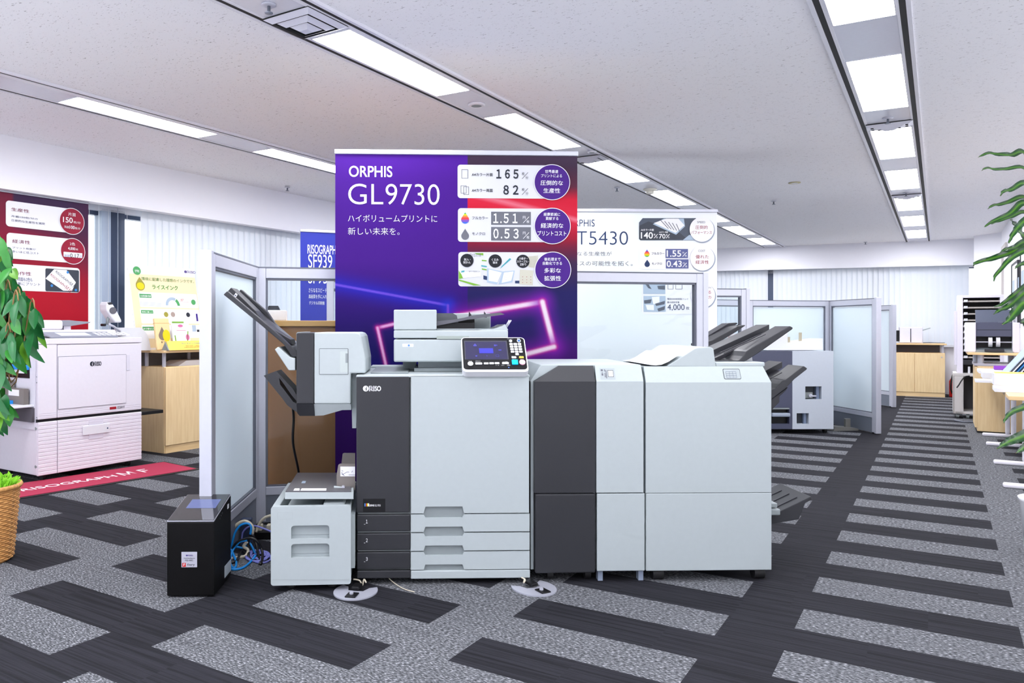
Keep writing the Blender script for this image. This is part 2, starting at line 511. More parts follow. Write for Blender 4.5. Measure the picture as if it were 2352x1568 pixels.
o = MB().add([NS(-7.6, .6), NS(1.6, .6), NS(1.6, 19), NS(-7.6, 19)], [[0, 1, 2, 3]]).build('floor', carpet()); struct(o)
o = MB().add([NS(-7.6, -3.6), NS(6.2, -3.6), NS(6.2, .6), NS(-7.6, .6)], [[0, 1, 2, 3]]).add([NS(1.6, .6), NS(6.2, .6), NS(6.2, 19), NS(1.6, 19)], [[0, 1, 2, 3]]).build('floor', mat('pale bounce floor', (238, 238, 240), .4)); struct(o)  # unseen pale floor, added to bounce light up to the ceiling
o = MB().add([NS(-7.6, -3.6, ceil_z(-7.6)), NS(-7.6, 19, ceil_z(-7.6)), NS(6.2, 19, ceil_z(6.2)), NS(6.2, -3.6, ceil_z(6.2))], [[0, 1, 2, 3]]).build('ceiling', ceiling_mat()); struct(o)

def ceilpt(px, py):
    r = ray(px, py); n1 = (r.x * B2.x + r.y * B2.y) / r.z
    c = 1.50928 / (1 + .0116 * n1)
    return EYEV + r * (c / r.z)
# ---- left wall: bulkhead, window band, sill
NL = -6.5
FL = Fr(NS(NL, 0), math.pi / 2 - TH)
W1 = ceilpt(1645, 571); W2 = ceilpt(2235, 548)
aF = math.atan2(W2.y - W1.y, W2.x - W1.x)
FF = Fr((W1.x, W1.y, 0), aF)
LFW = (W2 - W1).xy.length
# s where the left wall meets the far wall
_d = FF.R @ Vector((1, 0, 0)); _n0 = W1.x * B2.x + W1.y * B2.y
SCOR = (W1.x * A2.x + W1.y * A2.y) + (NL - _n0) / (_d.x * B2.x + _d.y * B2.y) * (_d.x * A2.x + _d.y * A2.y)
XC = -((_n0 - NL) / (_d.x * B2.x + _d.y * B2.y))     # far-wall local x of that corner
ZB = 2.34
wl = MB()
wl.box(-3.6, SCOR + .6, 0, .11, ZB, 2.95)
wl.box(-3.6, SCOR + .6, .3, .5, ZB - .02, 2.95)
wl.box(-3.6, SCOR + .6, .3, .5, 0, .86)
struct(wl.build('wall_left', WALLP)).location = FL.o
bpy.data.objects['wall_left'].rotation_euler = (0, 0, FL.a)
def put(o, fr): o.location = fr.o; o.rotation_euler = fr.R.to_euler('XYZ'); return o
o = MB().box(-3.6, SCOR + .3, .22, .5, .86, .89).build('trim_1', WHITE); struct(put(o, FL))
# left window band: frame with one wide dark mullion in view
xa, _ = FL.uv(249, 600, .34); xb, _ = FL.uv(281, 600, .34); xp, _ = FL.uv(228, 600, .34)
wf = MB()
wf.box(-3.6, SCOR, .36, .44, ZB - .06, ZB + .02).box(-3.6, SCOR, .36, .44, .86, .93)
k = xa
wf.box(xa, xb, .30, .42, .86, ZB)
k = xa - 1.9
while k > -3.6: wf.box(k, k + .12, .34, .42, .86, ZB); k -= 1.9
k = xb + 1.8
while k < SCOR: wf.box(k, k + .12, .34, .42, .86, ZB); k += 1.9
wfo = wf.build('window_1', mat('dark window frame', (62, 74, 98), 0.4)); struct(put(wfo, FL))
MB().box(xp, xa, .30, .42, .89, ZB).build('window_jamb', mat('pale window jamb', (196, 208, 224), 0.5), wfo)
MB().box(-3.6, SCOR, .398, .404, .9, ZB).build('window_pane', GLASS, wfo)

# ---- far wall
zb1 = EYE + (V0 - 622) * W1.y / FPX; zb2 = EYE + (V0 - 608) * W2.y / FPX
wm = MB()
bm_poly = [(XC - .8, zb1), (0, zb1), (LFW, zb2), (LFW + .1, zb2), (LFW + .1, 2.95), (XC - .8, 2.95)]
wm.prism(bm_poly, 0, .11)
wm.box(XC - .8, LFW + 1.6, .3, .5, 2.24, 2.95)
wm.box(XC - .8, LFW + 1.6, .25, .5, 0, .84)
struct(put(wm.build('wall_far', WALLP), FF))
o = MB().box(XC - .5, LFW + .3, .14, .4, .84, .88).build('trim_2', WHITE); struct(put(o, FF))
wf = MB()
wf.box(XC - .5, LFW + .6, .36, .44, 2.22, 2.34).box(XC - .5, LFW + .6, .36, .44, .84, .92)
xg, _ = FF.uv(1772, 660, .34)
k = xg - .05 - 1.8
while k > XC: wf.box(k, k + .1, .34, .44, .84, 2.34); k -= 1.8
wf.box(xg - .06, xg + .06, .30, .44, .84, 2.34)
k = xg + 1.8
while k < LFW: wf.box(k, k + .1, .34, .44, .84, 2.34); k += 1.8
wfo = wf.build('window_2', bpy.data.materials['dark window frame']); struct(put(wfo, FF))
MB().box(XC - .5, LFW + .6, .398, .404, .86, 2.34).build('window_pane', GLASS, wfo)

# ---- right wall, pillar, and the rest of the shell behind the camera
P1 = ceilpt(2237, 542); P2 = ceilpt(2300, 533)
nR = 0.84
rw = MB(); rw2 = MB(); rw3 = MB()
def wallseg(m, p, q, z0=0, z1=2.95, t=.12):
    d = (q - p); d.z = 0; d.normalize(); nn = Vector((-d.y, d.x, 0)) * t
    b0 = [p, q, q + nn, p + nn]
    m.add([Vector((v.x, v.y, z0)) for v in b0] + [Vector((v.x, v.y, z1)) for v in b0],
          [[0, 1, 5, 4], [1, 2, 6, 5], [2, 3, 7, 6], [3, 0, 4, 7], [4, 5, 6, 7], [3, 2, 1, 0]])
wallseg(rw, NS(nR, 17.5), NS(nR, 8.6)); wallseg(rw2, NS(nR + .12, 8.6), NS(6.2, 8.6), t=.12); wallseg(rw3, NS(6.2, 8.6), NS(6.2, -3.6), 0, .5); wallseg(rw3, NS(6.2, 8.6), NS(6.2, -3.6), 2.62, 2.95)  # unseen side wall keeps an open band, added as extra daylight for the ceiling
struct(rw.build('wall_right', WALLP)); struct(rw2.build('wall_return', WALLP)); struct(rw3.build('wall_side', WALLP))
bw = MB(); wallseg(bw, NS(6.2, -3.6), NS(-7.6, -3.6)); struct(bw.build('wall_back', WALLP))
FP = Fr((P1.x, P1.y, 0), math.atan2(P2.y - P1.y, P2.x - P1.x))
pw = (P2 - P1).xy.length
struct(put(MB().box(0, pw + .5, 0, .55, 0, 2.9).build('wall_pillar', WALLP), FP))
# door frame at the pillar's edge on the right wall
FR_ = Fr(NS(nR, 0), -(math.pi / 2 + TH))     # right wall seen from the room: local x runs toward the camera
struct(put(MB().box(-14.7, -14.6, -.03, 0, 0, 2.4).box(-14.7, -13.8, -.03, 0, 2.36, 2.42).build('trim_3', mat('door frame paint', (196, 190, 186), .5)), FR_))

# ---- ceiling strips: dark slots, white frames, light panels and gap panels
SLOT = mat('black slot', (18, 20, 22), 0.6)
FRAME = mat('white enamel frame', (226, 226, 234), 0.35)
PANEL = mat('white enamel panel', (214, 215, 226), 0.22, spec=.6)
LAMPM = mat('lit ceiling panel', (250, 250, 255), emit=LAMP)
ORD = ['nearest', 'second', 'third', 'fourth', 'fifth', 'sixth', 'seventh']
def nbox(m, n0, n1, s0, s1, zlo, zhi):
    vs = []
    for dz in (zlo, zhi):
        for n, s in ((n0, s0), (n1, s0), (n1, s1), (n0, s1)): vs.append(NS(n, s, ceil_z(n) + dz))
    m.add(vs, [[3, 2, 1, 0], [4, 5, 6, 7], [0, 1, 5, 4], [1, 2, 6, 5], [2, 3, 7, 6], [3, 0, 4, 7]])
def strip(name, idx, nl, nr, ll, lr, s0, per, ln, first, nvis, send):
    t = MB()
    nbox(t, nl, nl + .028, -3.5, send, -.012, 0); nbox(t, nr - .028, nr, -3.5, send, -.012, 0)
    struct(t.build('trim_%d' % idx, SLOT))
    t = MB()
    nbox(t, nl - .02, nl, -3.5, send, -.016, 0); nbox(t, nr, nr + .02, -3.5, send, -.016, 0)
    nbox(t, nl + .028, ll, -3.5, send, -.014, 0); nbox(t, lr, nr - .028, -3.5, send, -.014, 0)
    struct(t.build('trim_%d' % (idx + 1), FRAME))
    gaps = MB()
    k = -4
    while True:
        a = s0 + per * k; b = a + ln
        if a > send - .3: break
        b = min(b, send - .05)
        if a > -3.4:
            mid = (a + b) / 2; nm = (ll + lr) / 2
            m = MB(); e = NS(nm, mid, ceil_z(nm))
            for n0, n1 in ((ll, lr),):
                nbox(m, n0 + .006, n1 - .006, a + .006, b - .006, -.010, -.002)
            f = MB(); nbox(f, ll, ll + .006, a, b, -.016, 0); nbox(f, lr - .006, lr, a, b, -.016, 0); nbox(f, ll, lr, a, a + .006, -.016, 0); nbox(f, ll, lr, b - .006, b, -.016, 0)
            vis = first <= k < first + nvis
            if vis: lab = 'white glowing panel, %s from the camera in the %s ceiling light strip' % (ORD[k - first], name)
            else: lab = 'white glowing panel of the %s ceiling light strip outside the picture' % name
            r_ = thing('ceiling_light', lab, 'ceiling light', Fr(e), 'ceiling lights in the %s strip' % name)
            for mm in (m, f): mm.v = [v - e for v in mm.v]
            m.build('diffuser', LAMPM, r_); f.build('light_frame', FRAME, r_)
        a2 = b; b2 = s0 + per * (k + 1)
        if b2 > -3.4: nbox(gaps, ll, lr, a2, min(b2, send), -.012, -.002)
        k += 1
    struct(gaps.build('trim_%d' % (idx + 2), PANEL))
def far_s(n):
    return (W1.x * A2.x + W1.y * A2.y) + (n - _n0) / (_d.x * B2.x + _d.y * B2.y) * (_d.x * A2.x + _d.y * A2.y)
kM, kR, kL = 1.0270, 1.0090, 1.0450
strip('middle', 4, -2.775 * kM, -2.415 * kM, -2.730 * kM, -2.470 * kM, 2.975 * kM, 1.793 * kM, 1.18 * kM, 0, 7, far_s(-2.67))
strip('right', 7, -.487 * kR, -.127 * kR, -.443 * kR, -.167 * kR, 3.05 * kR, 1.815 * kR, 1.20 * kR, 0, 7, far_s(-.31))
strip('left', 10, -4.965 * kL, -4.60 * kL, -4.912 * kL, -4.675 * kL, 2.899 * kL, 1.722 * kL, 1.15 * kL, 0, 2, far_s(-5.0))
# ceiling fittings in the gaps
def CN(n, s): return NS(n, s, ceil_z(n))
def diffuser(n, s, nw, sl, lab):
    fr = Fr(CN(n, s), math.pi / 2 - TH)
    t = thing('air_diffuser', lab, 'air vent', fr, 'square air diffusers')
    MB().box(-sl / 2, sl / 2, -nw / 2, nw / 2, -.016, -.012).build('backing', GAP, t)
    for i, kk in enumerate((1.0, .68, .38)):
        m = MB(); a, b = sl / 2 * kk, nw / 2 * kk; c, d = a - .035, b - .03
        z0, z1 = -.02 - .012 * i, -.036 - .012 * i
        P_ = [(-a, -b, z0), (a, -b, z0), (a, b, z0), (-a, b, z0), (-c, -d, z1), (c, -d, z1), (c, d, z1), (-c, d, z1)]
        m.add(P_, [[0, 1, 5, 4], [1, 2, 6, 5], [2, 3, 7, 6], [3, 0, 4, 7]])
        if kk < .4: m.add(P_[4:], [[3, 2, 1, 0]])
        m.build('louvre', PANEL, t)
nm, nrr = -2.6 * kM, -.305 * kR
diffuser(nm, 2.80 * kM, .3, .30, 'square louvred air diffuser before the nearest panel of the middle light strip')
diffuser(nm, 6.42 * kM, .3, .22, 'square louvred air diffuser just right of the purple banner top')
diffuser(nrr, 6.54 * kR, .3, .16, 'louvred air diffuser after the second panel of the right light strip')
diffuser(nrr, 10.18 * kR, .3, .16, 'louvred air diffuser after the fourth panel of the right light strip')
def sprinkler(n, s, lab, r=.035):
    fr = Fr(CN(n, s)); t = thing('sprinkler', lab, 'sprinkler', fr, 'ceiling sprinklers')
    MB().lathe([(r, -.012), (r, -.018), (r * .6, -.022)], seg=20).build('escutcheon', ALU, t)
    MB().lathe([(.008, -.02), (.008, -.05), (.02, -.052), (.02, -.055)], seg=12).build('nozzle', ALUD, t)
sprinkler(-2.6 * kM, 2.55 * kM, 'sprinkler head at the top edge, in the middle light strip')
sprinkler(nrr, 6.33 * kR, 'sprinkler head after the second panel of the right light strip')
sprinkler(nrr, 9.98 * kR, 'sprinkler head after the fourth panel of the right light strip')
def speaker(n, s, lab, r=.06):
    fr = Fr(CN(n, s)); t = thing('ceiling_speaker', lab, 'ceiling speaker', fr, 'round ceiling speakers')
    MB().lathe([(r, -.012), (r, -.02), (r * .8, -.026)], seg=28).build('rim', FRAME, t)
    MB().lathe([(r * .8, -.024), (r * .4, -.028)], seg=28).build('grille', GREYP, t)
speaker(-2.6 * kM, 4.45 * kM, 'round grille in the gap between the two nearest panels of the middle strip')
p = ceilpt(1352, 345); speaker(p.x * B2.x + p.y * B2.y + .03, p.x * A2.x + p.y * A2.y, 'small round fitting on the strip above the purple banner top right corner', .04)
p = ceilpt(1493, 432)
fr = Fr(p); t = thing('smoke_detector', 'beige smoke detector between the third and fourth panels of the middle strip', 'smoke detector', fr)
MB().lathe([(.075, -.012), (.075, -.022), (.045, -.035)], seg=24).build('base', mat('cream plastic', (226, 224, 212), .5), t)
MB().lathe([(.042, -.034), (.042, -.06), (.03, -.066)], seg=24).build('sensor', mat('cream plastic', (226, 224, 212), .5), t)
p = ceilpt(1825, 419); fr = Fr(p); t = thing('downlight', 'small round recessed downlight in the ceiling left of the right light strip', 'downlight', fr)
MB().lathe([(.06, -.002), (.06, -.008), (.045, -.008)], seg=24).build('rim', mat('brass rim', (190, 180, 140), .4, .4), t)
MB().lathe([(.045, -.007), (.02, -.009)], seg=24).build('lens', WHITE, t)
for px, py, lab in ((1417, 428, 'tiny sprinkler in the ceiling left of the third panel of the middle strip'), (1777, 459, 'tiny sprinkler in the ceiling below the round downlight'), (660, 427, 'tiny sprinkler in the ceiling over the blue banner'), (1988, 554, 'tiny sprinkler by the far bulkhead left of the right strip end')):
    p = ceilpt(px, py); sprinkler(p.x * B2.x + p.y * B2.y, p.x * A2.x + p.y * A2.y, lab, .03)

# ---- vertical blinds
def blind(name_lab, fr, x0, x1, d, z0, z1, ang, wid=.1, pitch=.085, group='vertical blinds'):
    t = thing('vertical_blind', name_lab, 'blind', fr.sub((x0, d, 0)), group)
    m = MB(); x = wid / 2; L = x1 - x0; rnd = random.Random(3)
    while x < L:
        aa = ang + rnd.uniform(-.06, .06)
        c, s_ = math.cos(aa) * wid / 2, math.sin(aa) * wid / 2
        rows = []
        for zz in (z0, z1 - .05):
            rows.append([(x - c, -s_, zz), (x - c * .4, -s_ * .4 - .006, zz), (x + c * .4, s_ * .4 - .006, zz), (x + c, s_, zz)])
        m.sheet(rows); x += pitch
    m.build('slats', BLIND, t)
    MB().box(0, L, -.025, .025, z1 - .05, z1).build('headrail', WHITE, t)
    return t
xo, _ = FL.uv(322, 560, .2)
blind('closed pale grey vertical blind on the left window wall behind the yellow poster', FL, xo, SCOR - .15, .2, .9, ZB + .12, .12)
blind('vertical blind turned fully open in front of the left window beside the red banner', FL, xo - 3.4, xo - .06, .2, .9, ZB + .12, .98, pitch=.1)
xg0, _ = FF.uv(1768, 660, .2); xg1, _ = FF.uv(1776, 660, .2); xe, _ = FF.uv(2223, 660, .2)
blind('white vertical blind on the far window left of the dark gap, behind the white banner', FF, XC + .2, xg0, .2, .88, 2.42, .35)
blind('white vertical blind on the far window right of the dark gap', FF, xg1, xe, .2, .88, 2.42, .35)
# ================================================================== the main printer and what stands with it
F0 = Fr((0, 3.58, 0), math.radians(1.6))
def base_frame(px0, px1, d, fr=F0):
    """a frame on the floor under the middle of a front seen between two photo columns"""
    a, _ = fr.uv(px0, 1000, d); b, _ = fr.uv(px1, 1000, d)
    return fr.sub(((a + b) / 2, d, 0))
def notch(x0, x1, z0, z1, nx0, nx1, top=0.0, bot=0.0, ch=.008):
    """a drawer front outline with grip notches in the top and bottom edge"""
    p = [(x0, z0)]
    if bot: p += [(nx0 - ch, z0), (nx0, z0 + bot), (nx1, z0 + bot), (nx1 + ch, z0)]
    p += [(x1, z0), (x1, z1)]
    if top: p += [(nx1 + ch, z1), (nx1, z1 - top), (nx0, z1 - top), (nx0 - ch, z1)]
    p += [(x0, z1)]
    return p

# ------------------------------------------------------------------ printer
FM = base_frame(818, 1217, 0)
R = lambda *c, d=0.0: FM.rect(*c, d=d)
pr = thing('multifunction_printer', 'big grey and charcoal floor printer with scanner and tilted touch panel on top', 'printer', FM)
xl, xr, zb, zt = R(818, 861, 1217, 1326)
DP = .72
xs = R(941, 900, 944, 1000)[0]
MB().box(xl + .004, xr - .004, .022, DP, zb + .01, zt - .012, .006).build('cabinet', mat('cabinet grey', (150, 158, 158), .55), pr)
m = MB().box(xl, xr, .0, DP + .01, zt - .012, zt, .004)
m.box(xl + .03, xr - .03, DP - .12, DP, zt, zt + .012, .004)
m.build('top_cover', LIGHT, pr)
x0, x1, z0, z1 = R(818.5, 863, 941, 1177)
dp = MB().box(x0, x1, 0, .022, z0, z1, .005).build('side_door', DARK, pr, 'charcoal door panel')
riso_logo(R(833.6, 885.5, 875, 898.5), -.0012, dp, PWHITE)
a = R(834, 1145, 885, 1175)
bd = MB().rr(a, -.0008, .001).build('name_badge', BLACK, dp)
for i, mm in enumerate((PBLUE, PRED, PYELL, PWHITE)):
    MB().flat([(q[0], q[1]) for q in [(a[0] + .006 + i * .0055, a[2] + .026), (a[0] + .0112 + i * .0055, a[2] + .026), (a[0] + .0112 + i * .0055, a[2] + .040), (a[0] + .006 + i * .0055, a[2] + .040)]], -.0014).build('ink_square', mm, bd)
MB().text('ORPHIS', R(848, 1158, 860, 1162.5), -.0014, .02).text('GL 9730', R(861.5, 1158, 874, 1162.5), -.0014).build('lettering', PWHITE, bd)
# white front door with grip notch
nx0, nx1 = R(977, 1000, 1062, 1001)[:2]
x0, x1, z0, z1 = R(944, 863, 1215, 1177)
MB().prism(notch(x0, x1, z0, z1, nx0, nx1, bot=.031), 0, .022).build('front_door', LIGHT, pr)
# the three paper drawers
SEAM = ((1181.5, 1219.5), (1224.5, 1262.5), (1267.5, 1306))
for i, (ya, yb) in enumerate(SEAM):
    x0, x1, z0, z1 = R(943.5, ya, 1216.5, yb)
    dw = MB().prism(notch(x0, x1, z0, z1, nx0, nx1, top=.016, bot=.024), 0, .022).build('paper_drawer', LIGHT, pr)
    g0, g1, g2, g3 = R(819.5, ya + .5, 942.5, yb + .5)
    de = MB().box(g0, g1, 0, .022, g2, g3, .005).build('drawer_end', DARK, dw, 'charcoal end of the drawer front')
    MB().text('１２３'[i], R(840.5, ya + 11.5, 844.5, ya + 20), -.0009, .02).line(FM.uv(836, ya + 22), FM.uv(839, ya + 22), .002, -.0009).build('numeral', PWHITE, de)
    MB().line(FM.uv(845, ya + 12), FM.uv(885, ya + 12), .0008, -.0009).line(FM.uv(845, ya + 21), FM.uv(885, ya + 21), .0008, -.0009).build('card_slot', GAP, de)
x0, x1, z0, z1 = R(943.5, 1310.5, 1217.5, 1327)
MB().box(x0, x1, 0, .022, z0, z1, .004).build('plinth', LIGHT, pr)
x0, x1, z0, z1 = R(820, 1310.5, 943, 1327.5)
MB().box(x0, x1, 0, .022, z0, z1, .004).build('plinth', DARK, pr, 'charcoal end of the plinth')
# grip pockets behind the notches
for ya, yb in ((1162, 1190), (1202, 1233), (1245, 1276), (1289, 1312)):
    z1 = FM.uv(1000, ya)[1]; z0 = FM.uv(1000, yb)[1]
    MB().box(nx0 - .012, nx1 + .012, .014, .021, z0, z1).build('grip_pocket', GREYP, pr)
for x in (xl + .05, xr - .06):
    for y in (.07, DP - .08):
        c = MB().cyl((x - .014, y, .026), (x + .014, y, .026), .026)
        c.build('caster', RUBBER, pr)
# output bridge on the deck, left of the scanner
MB().box(xl + .06, xl + .24, .10, .66, zt, zt + .006, .002).build('output_flap', GREYP, pr)
def rel0(pts, d): return [FM.uv(x, y, d) for x, y in pts]
# scanner
sx = [FM.uv(p, 800, .20)[0] for p in (904.5, 1003, 1168, 1144, 1092)]
sz = [FM.uv(1000, p, .20)[1] for p in (831, 779, 777.5, 758, 757.5, 711, 716)]
neck = FM.uv(951, 840, .26)[0]
MB().box(neck, sx[2] - .02, .26, .66, zt, zt + .018, .003).box(neck - .06, neck + .01, .45, .64, zt, sz[0]).box(neck + .02, sx[2] - .05, .30, .64, zt + .016, sz[0] + .002, .003).build('scanner_stand', LIGHT2, pr)
sc = MB().box(sx[0], sx[2], .20, .70, sz[0], sz[1], .008, 3).build('scanner', LIGHT, pr)
MB().rr(FM.rect(924, 789, 950, 796.5, .20), .1988, .004).build('lamp_window', mat('pale lamp window', (206, 214, 240), .3), sc)
MB().flat(circ(*FM.uv(939, 793, .1984), .005), .1984).build('status_lamp', mat('lit blue lamp', (96, 150, 255), emit=1.0), sc)
lid = MB().box(sx[0], sx[2] - .002, .20, .70, sz[2] + .002, sz[3], .006, 3).build('scanner_lid', LIGHT, pr)
q = FM.rect(1003, 771.5, 1077, 778.5, .199)
MB().box(q[0], q[1], .1985, .2, q[2], q[3]).build('lid_grip', mat('grip shade', (150, 160, 154), .5), lid)
adf = MB().box(sx[0], sx[1], .20, .70, sz[4], sz[5], .006, 3)
adf.box(sx[1] - .01, sx[3], .60, .70, sz[4], sz[6], .004)            # back wall of the feeder
wedge = [FM.uv(*p, .42) for p in ((1062, 757), (1167, 757), (1158, 744), (1154, 747), (1138, 754), (1100, 757.5))]
adf.prism([FM.uv(1098, 758, .22), FM.uv(1167, 758, .22), FM.uv(1160, 744.5, .22), FM.uv(1152, 749, .22), FM.uv(1135, 755, .22)], .21, .60)
adf.build('document_feeder', LIGHT, pr)
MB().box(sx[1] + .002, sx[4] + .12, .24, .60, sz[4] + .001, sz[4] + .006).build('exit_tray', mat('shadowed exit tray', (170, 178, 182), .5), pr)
MB().box(sx[1] + .001, sx[4], .26, .60, sz[4] + .004, FM.uv(1000, 741, .26)[1]).build('feed_throat', BLACK, pr)
MB().prism(rel0([(1003.5, 741), (1003.5, 719), (1040, 719), (1049, 724), (1053, 741)], .30), .30, .60).build('feed_cover', mat('feed cover grey', (72, 76, 82), .4), pr)
MB().prism(rel0([(1003, 741), (1090, 741), (1090, 726), (1053, 732), (1003, 741)][:4], .34), .34, .60).build('throat_back', BLACK, pr)
tp = [FM.uv(*p, .24) for p in ((1003, 742), (1040, 735), (1083, 727), (1090, 725), (1159, 721), (1152, 717.5), (1120, 719), (1076, 731), (1040, 738), (1003, 748))]
tl = FM.poly([(1003.5, 737.5), (1040, 734), (1076, 727.5), (1085, 724), (1150, 717.5), (1159, 722), (1125, 726.5), (1090, 732.5), (1076, 733.5), (1003.5, 748)], .24)
tr = MB().prism(tl, .24, .58).build('document_tray', mat('tray charcoal', (84, 84, 92), .35), pr)
g = MB()
for p in (1077, 1112):
    g.prism(FM.poly([(p - 1, 729), (p, 715), (p + 6, 724), (p + 6, 729)], .34), .33, .345)
g.build('paper_guide', DARK2, tr)
st = MB()
for p, dd in ((1155, .30), (1159, .36)):
    a = FM.uv(p + 3, 754, dd); b = FM.uv(p + 15, 735, dd)
    st.tube([(a[0], dd, a[1]), (b[0], dd, b[1])], .0035, 8, 1)
st.build('stopper_wire', ALU, pr)

# touch panel: a tilted plate facing the viewer
pc = Vector((FM.uv(1134, 813, .05)[0], .05, FM.uv(1134, 813, .05)[1]))
tilt = -math.atan2(.14, .138)
PF = FM.sub(pc, 0.0, tilt)
ML = Matrix.Translation(pc) @ Matrix.Rotation(tilt, 4, 'X')
def PR(*c): return PF.rect(*c)
def shear_rect(c): return PF.rect(*c)
fx0, fx1, fz0, fz1 = PF.uv(1059, 813)[0], PF.uv(1209, 813)[0], PF.uv(1134, 858)[1], PF.uv(1134, 776)[1]
fx0 += .003
bd = MB(ML).prism(rrect(fx0, fx1, fz0 + .008, fz1, .02), -.004, .03)
body = bd.build('control_panel', WHITE, pr)
face = MB(ML).rr((fx0 + .005, fx1 - .005, fz0 + .022, fz1 - .004), -.0048, .016).build('panel_face', BLACK, body)
zp = Z(1040, 740, 11.2)
def bt(name, c, y, m, round_=False, rad=.002):
    r4 = PF.rect(*zp(*c)); k = MB(ML)
    if round_:
        cx_, cz_ = (r4[0] + r4[1]) / 2, (r4[2] + r4[3]) / 2; k.prism(circ(cx_, cz_, (r4[1] - r4[0]) / 2, (r4[3] - r4[2]) / 2, 24), y, -.0045)
    else: k.prism(rrect(*r4, rad, 3), y, -.0045)
    return k.build(name, m, body)
bt('screen_bezel', (285, 490, 1440, 975), -.0052, mat('bezel', (66, 66, 78), .3), rad=.001)
scr = bt('touch_screen', (315, 522, 1405, 965), -.0058, mat('screen glass', (52, 50, 78), .12), rad=.001)
ico = MB(ML).flat([PF.uv(*zp(*p)) for p in ((668, 690), (1030, 690), (1045, 820), (683, 820))], -.0066)
ico.build('screen_tile', mat('lit blue tile', (72, 72, 245), emit=.9), scr)
ic = MB(ML)
for c in ((525, 600, 615, 640), (550, 575, 590, 600), (1055, 595, 1110, 640), (1112, 600, 1145, 625), (1170, 722, 1250, 750), (580, 872, 628, 905), (872, 865, 885, 905)):
    ic.rr(PF.rect(*zp(*c)), -.0066, .0006)
a = PF.rect(*zp(1105, 855, 1190, 908)); ic.flat(rrect(*a, .001, 2), -.0066, [rrect(a[0] + .0012, a[1] - .0012, a[2] + .0012, a[3] - .0012, .0005, 2)[::-1]])
ic.build('screen_icons', mat('lit icon', (92, 92, 225), emit=.8), scr)
KEYW = mat('white key', (238, 240, 244), .4)
for r_ in range(4):
    for c_ in range(3):
        x = 1452 + c_ * 107 + r_ * 12; y = 560 + r_ * 65
        bt('key', (x, y, x + 92, y + 44), -.0072, KEYW)
bt('key', (1606, 818, 1696, 864), -.0072, KEYW)
for c in ((1510, 905, 1632, 945), (578, 1062, 754, 1104), (798, 1058, 918, 1100), (938, 1055, 1058, 1097), (1076, 1053, 1198, 1095), (1265, 1050, 1440, 1094)):
    bt('key', c, -.0072, KEYW)
bt('key', (1700, 900, 1822, 943), -.0072, mat('yellow key', (245, 205, 70), .4))
bt('start_key', (1510, 990, 1680, 1112), -.009, mat('cyan key', (0, 185, 235), .4))
bt('stop_key', (1700, 990, 1872, 1116), -.009, mat('pink key', (244, 176, 200), .4), True)
bt('home_key', (380, 1036, 528, 1136), -.008, KEYW, True)
bt('wake_key', (1440, 470, 1528, 532), -.0072, KEYW, True)
bt('power_key', (1642, 460, 1750, 536), -.0072, KEYW, True)
bt('power_ring', (1660, 470, 1734, 526), -.0078, mat('blue key', (44, 96, 210), .4), True)
MB(ML).flat(circ(*PF.uv(*zp(1438, 1180)), .0032), -.0052).build('status_lamp', mat('lit blue lamp', (96, 150, 255)), body)
MB(ML).text('ウェイクアップ', PF.rect(*zp(1395, 436, 1550, 456)), -.0054).text('電源', PF.rect(*zp(1650, 432, 1722, 452)), -.0054).text('ホーム', PF.rect(*zp(400, 1004, 490, 1022)), -.0054).text('ログイン', PF.rect(*zp(585, 1002, 712, 1022)), -.0054).text('ログアウト', PF.rect(*zp(585, 1032, 715, 1050)), -.0054).text('スタート', PF.rect(*zp(1527, 962, 1628, 980)), -.0054).text('ストップ', PF.rect(*zp(1722, 962, 1826, 980)), -.0054).text('リセット', PF.rect(*zp(1712, 882, 1798, 898)), -.0054).text('割り込み', PF.rect(*zp(1508, 882, 1615, 900)), -.0054).text('ジョブ確認', PF.rect(*zp(1278, 1024, 1412, 1046)), -.0054).text('データ', PF.rect(*zp(1098, 1118, 1186, 1136)), -.0054).text('エラー', PF.rect(*zp(1250, 1116, 1332, 1134)), -.0054).text('主電源', PF.rect(*zp(1390, 1112, 1476, 1134)), -.0054).build('panel_lettering', PWHITE, body)
MB().box(pc.x - .06, pc.x + .12, .08, .20, zt, pc.z - .03, .006).box(pc.x + .03, pc.x + .14, -.002, .08, zt - .002, zt + .016, .003).build('panel_arm', LIGHT, pr)

# ------------------------------------------------------------------ anti-tilt foot plates on the floor
def foot_plate(pc_, ang, lab):
    g0 = gnd(*pc_); fr = Fr((g0.x, g0.y, 0), ang)
    t = thing('stabilizer_foot', lab, 'stabilizer', fr, 'anti-tilt foot plates of the printer')
    out = []
    for i in range(33):
        a_ = math.radians(-215 + 250 * i / 32); out.append((.098 * math.cos(a_), .115 * math.sin(a_)))
    inn = [(.05, .045), (.035, .0), (-.035, .0), (-.05, .045)]
    MB().prism(out + inn, 0, .006, axis='z').build('plate', mat('grey steel plate', (176, 178, 190), .4, .3), t)
    MB().box(-.02, .028, -.095, -.035, .006, .012, .002).build('slot', BLACK, t)
    MB().cyl((0, -.06, .01), (0, -.06, .02), .009).build('bolt', ALU, t)
    MB().box(-.018, .018, -.01, .05, .012, .026, .004).build('bracket', BLACK, t)
    return t
foot_plate((817, 1359), math.radians(-12), 'grey crescent foot plate on the carpet under the left front corner of the printer')
foot_plate((1226, 1351), math.radians(28), 'grey crescent foot plate on the carpet under the right front corner of the printer')
def cord(name, lab, pts, r, m, grp=None, sub=6, seg=8):
    P_ = [Vector(p) for p in pts]; o = P_[0].copy(); o.z = 0
    return single(name, lab, 'cable', Fr(o), MB().tube([p - o for p in P_], r, seg, sub), m, grp)
CREAM = mat('cream cable', (206, 198, 178), .5)
def G(px, py, z): v = gnd(px, py, z); return v
p = at(834, 1328, 3.62)
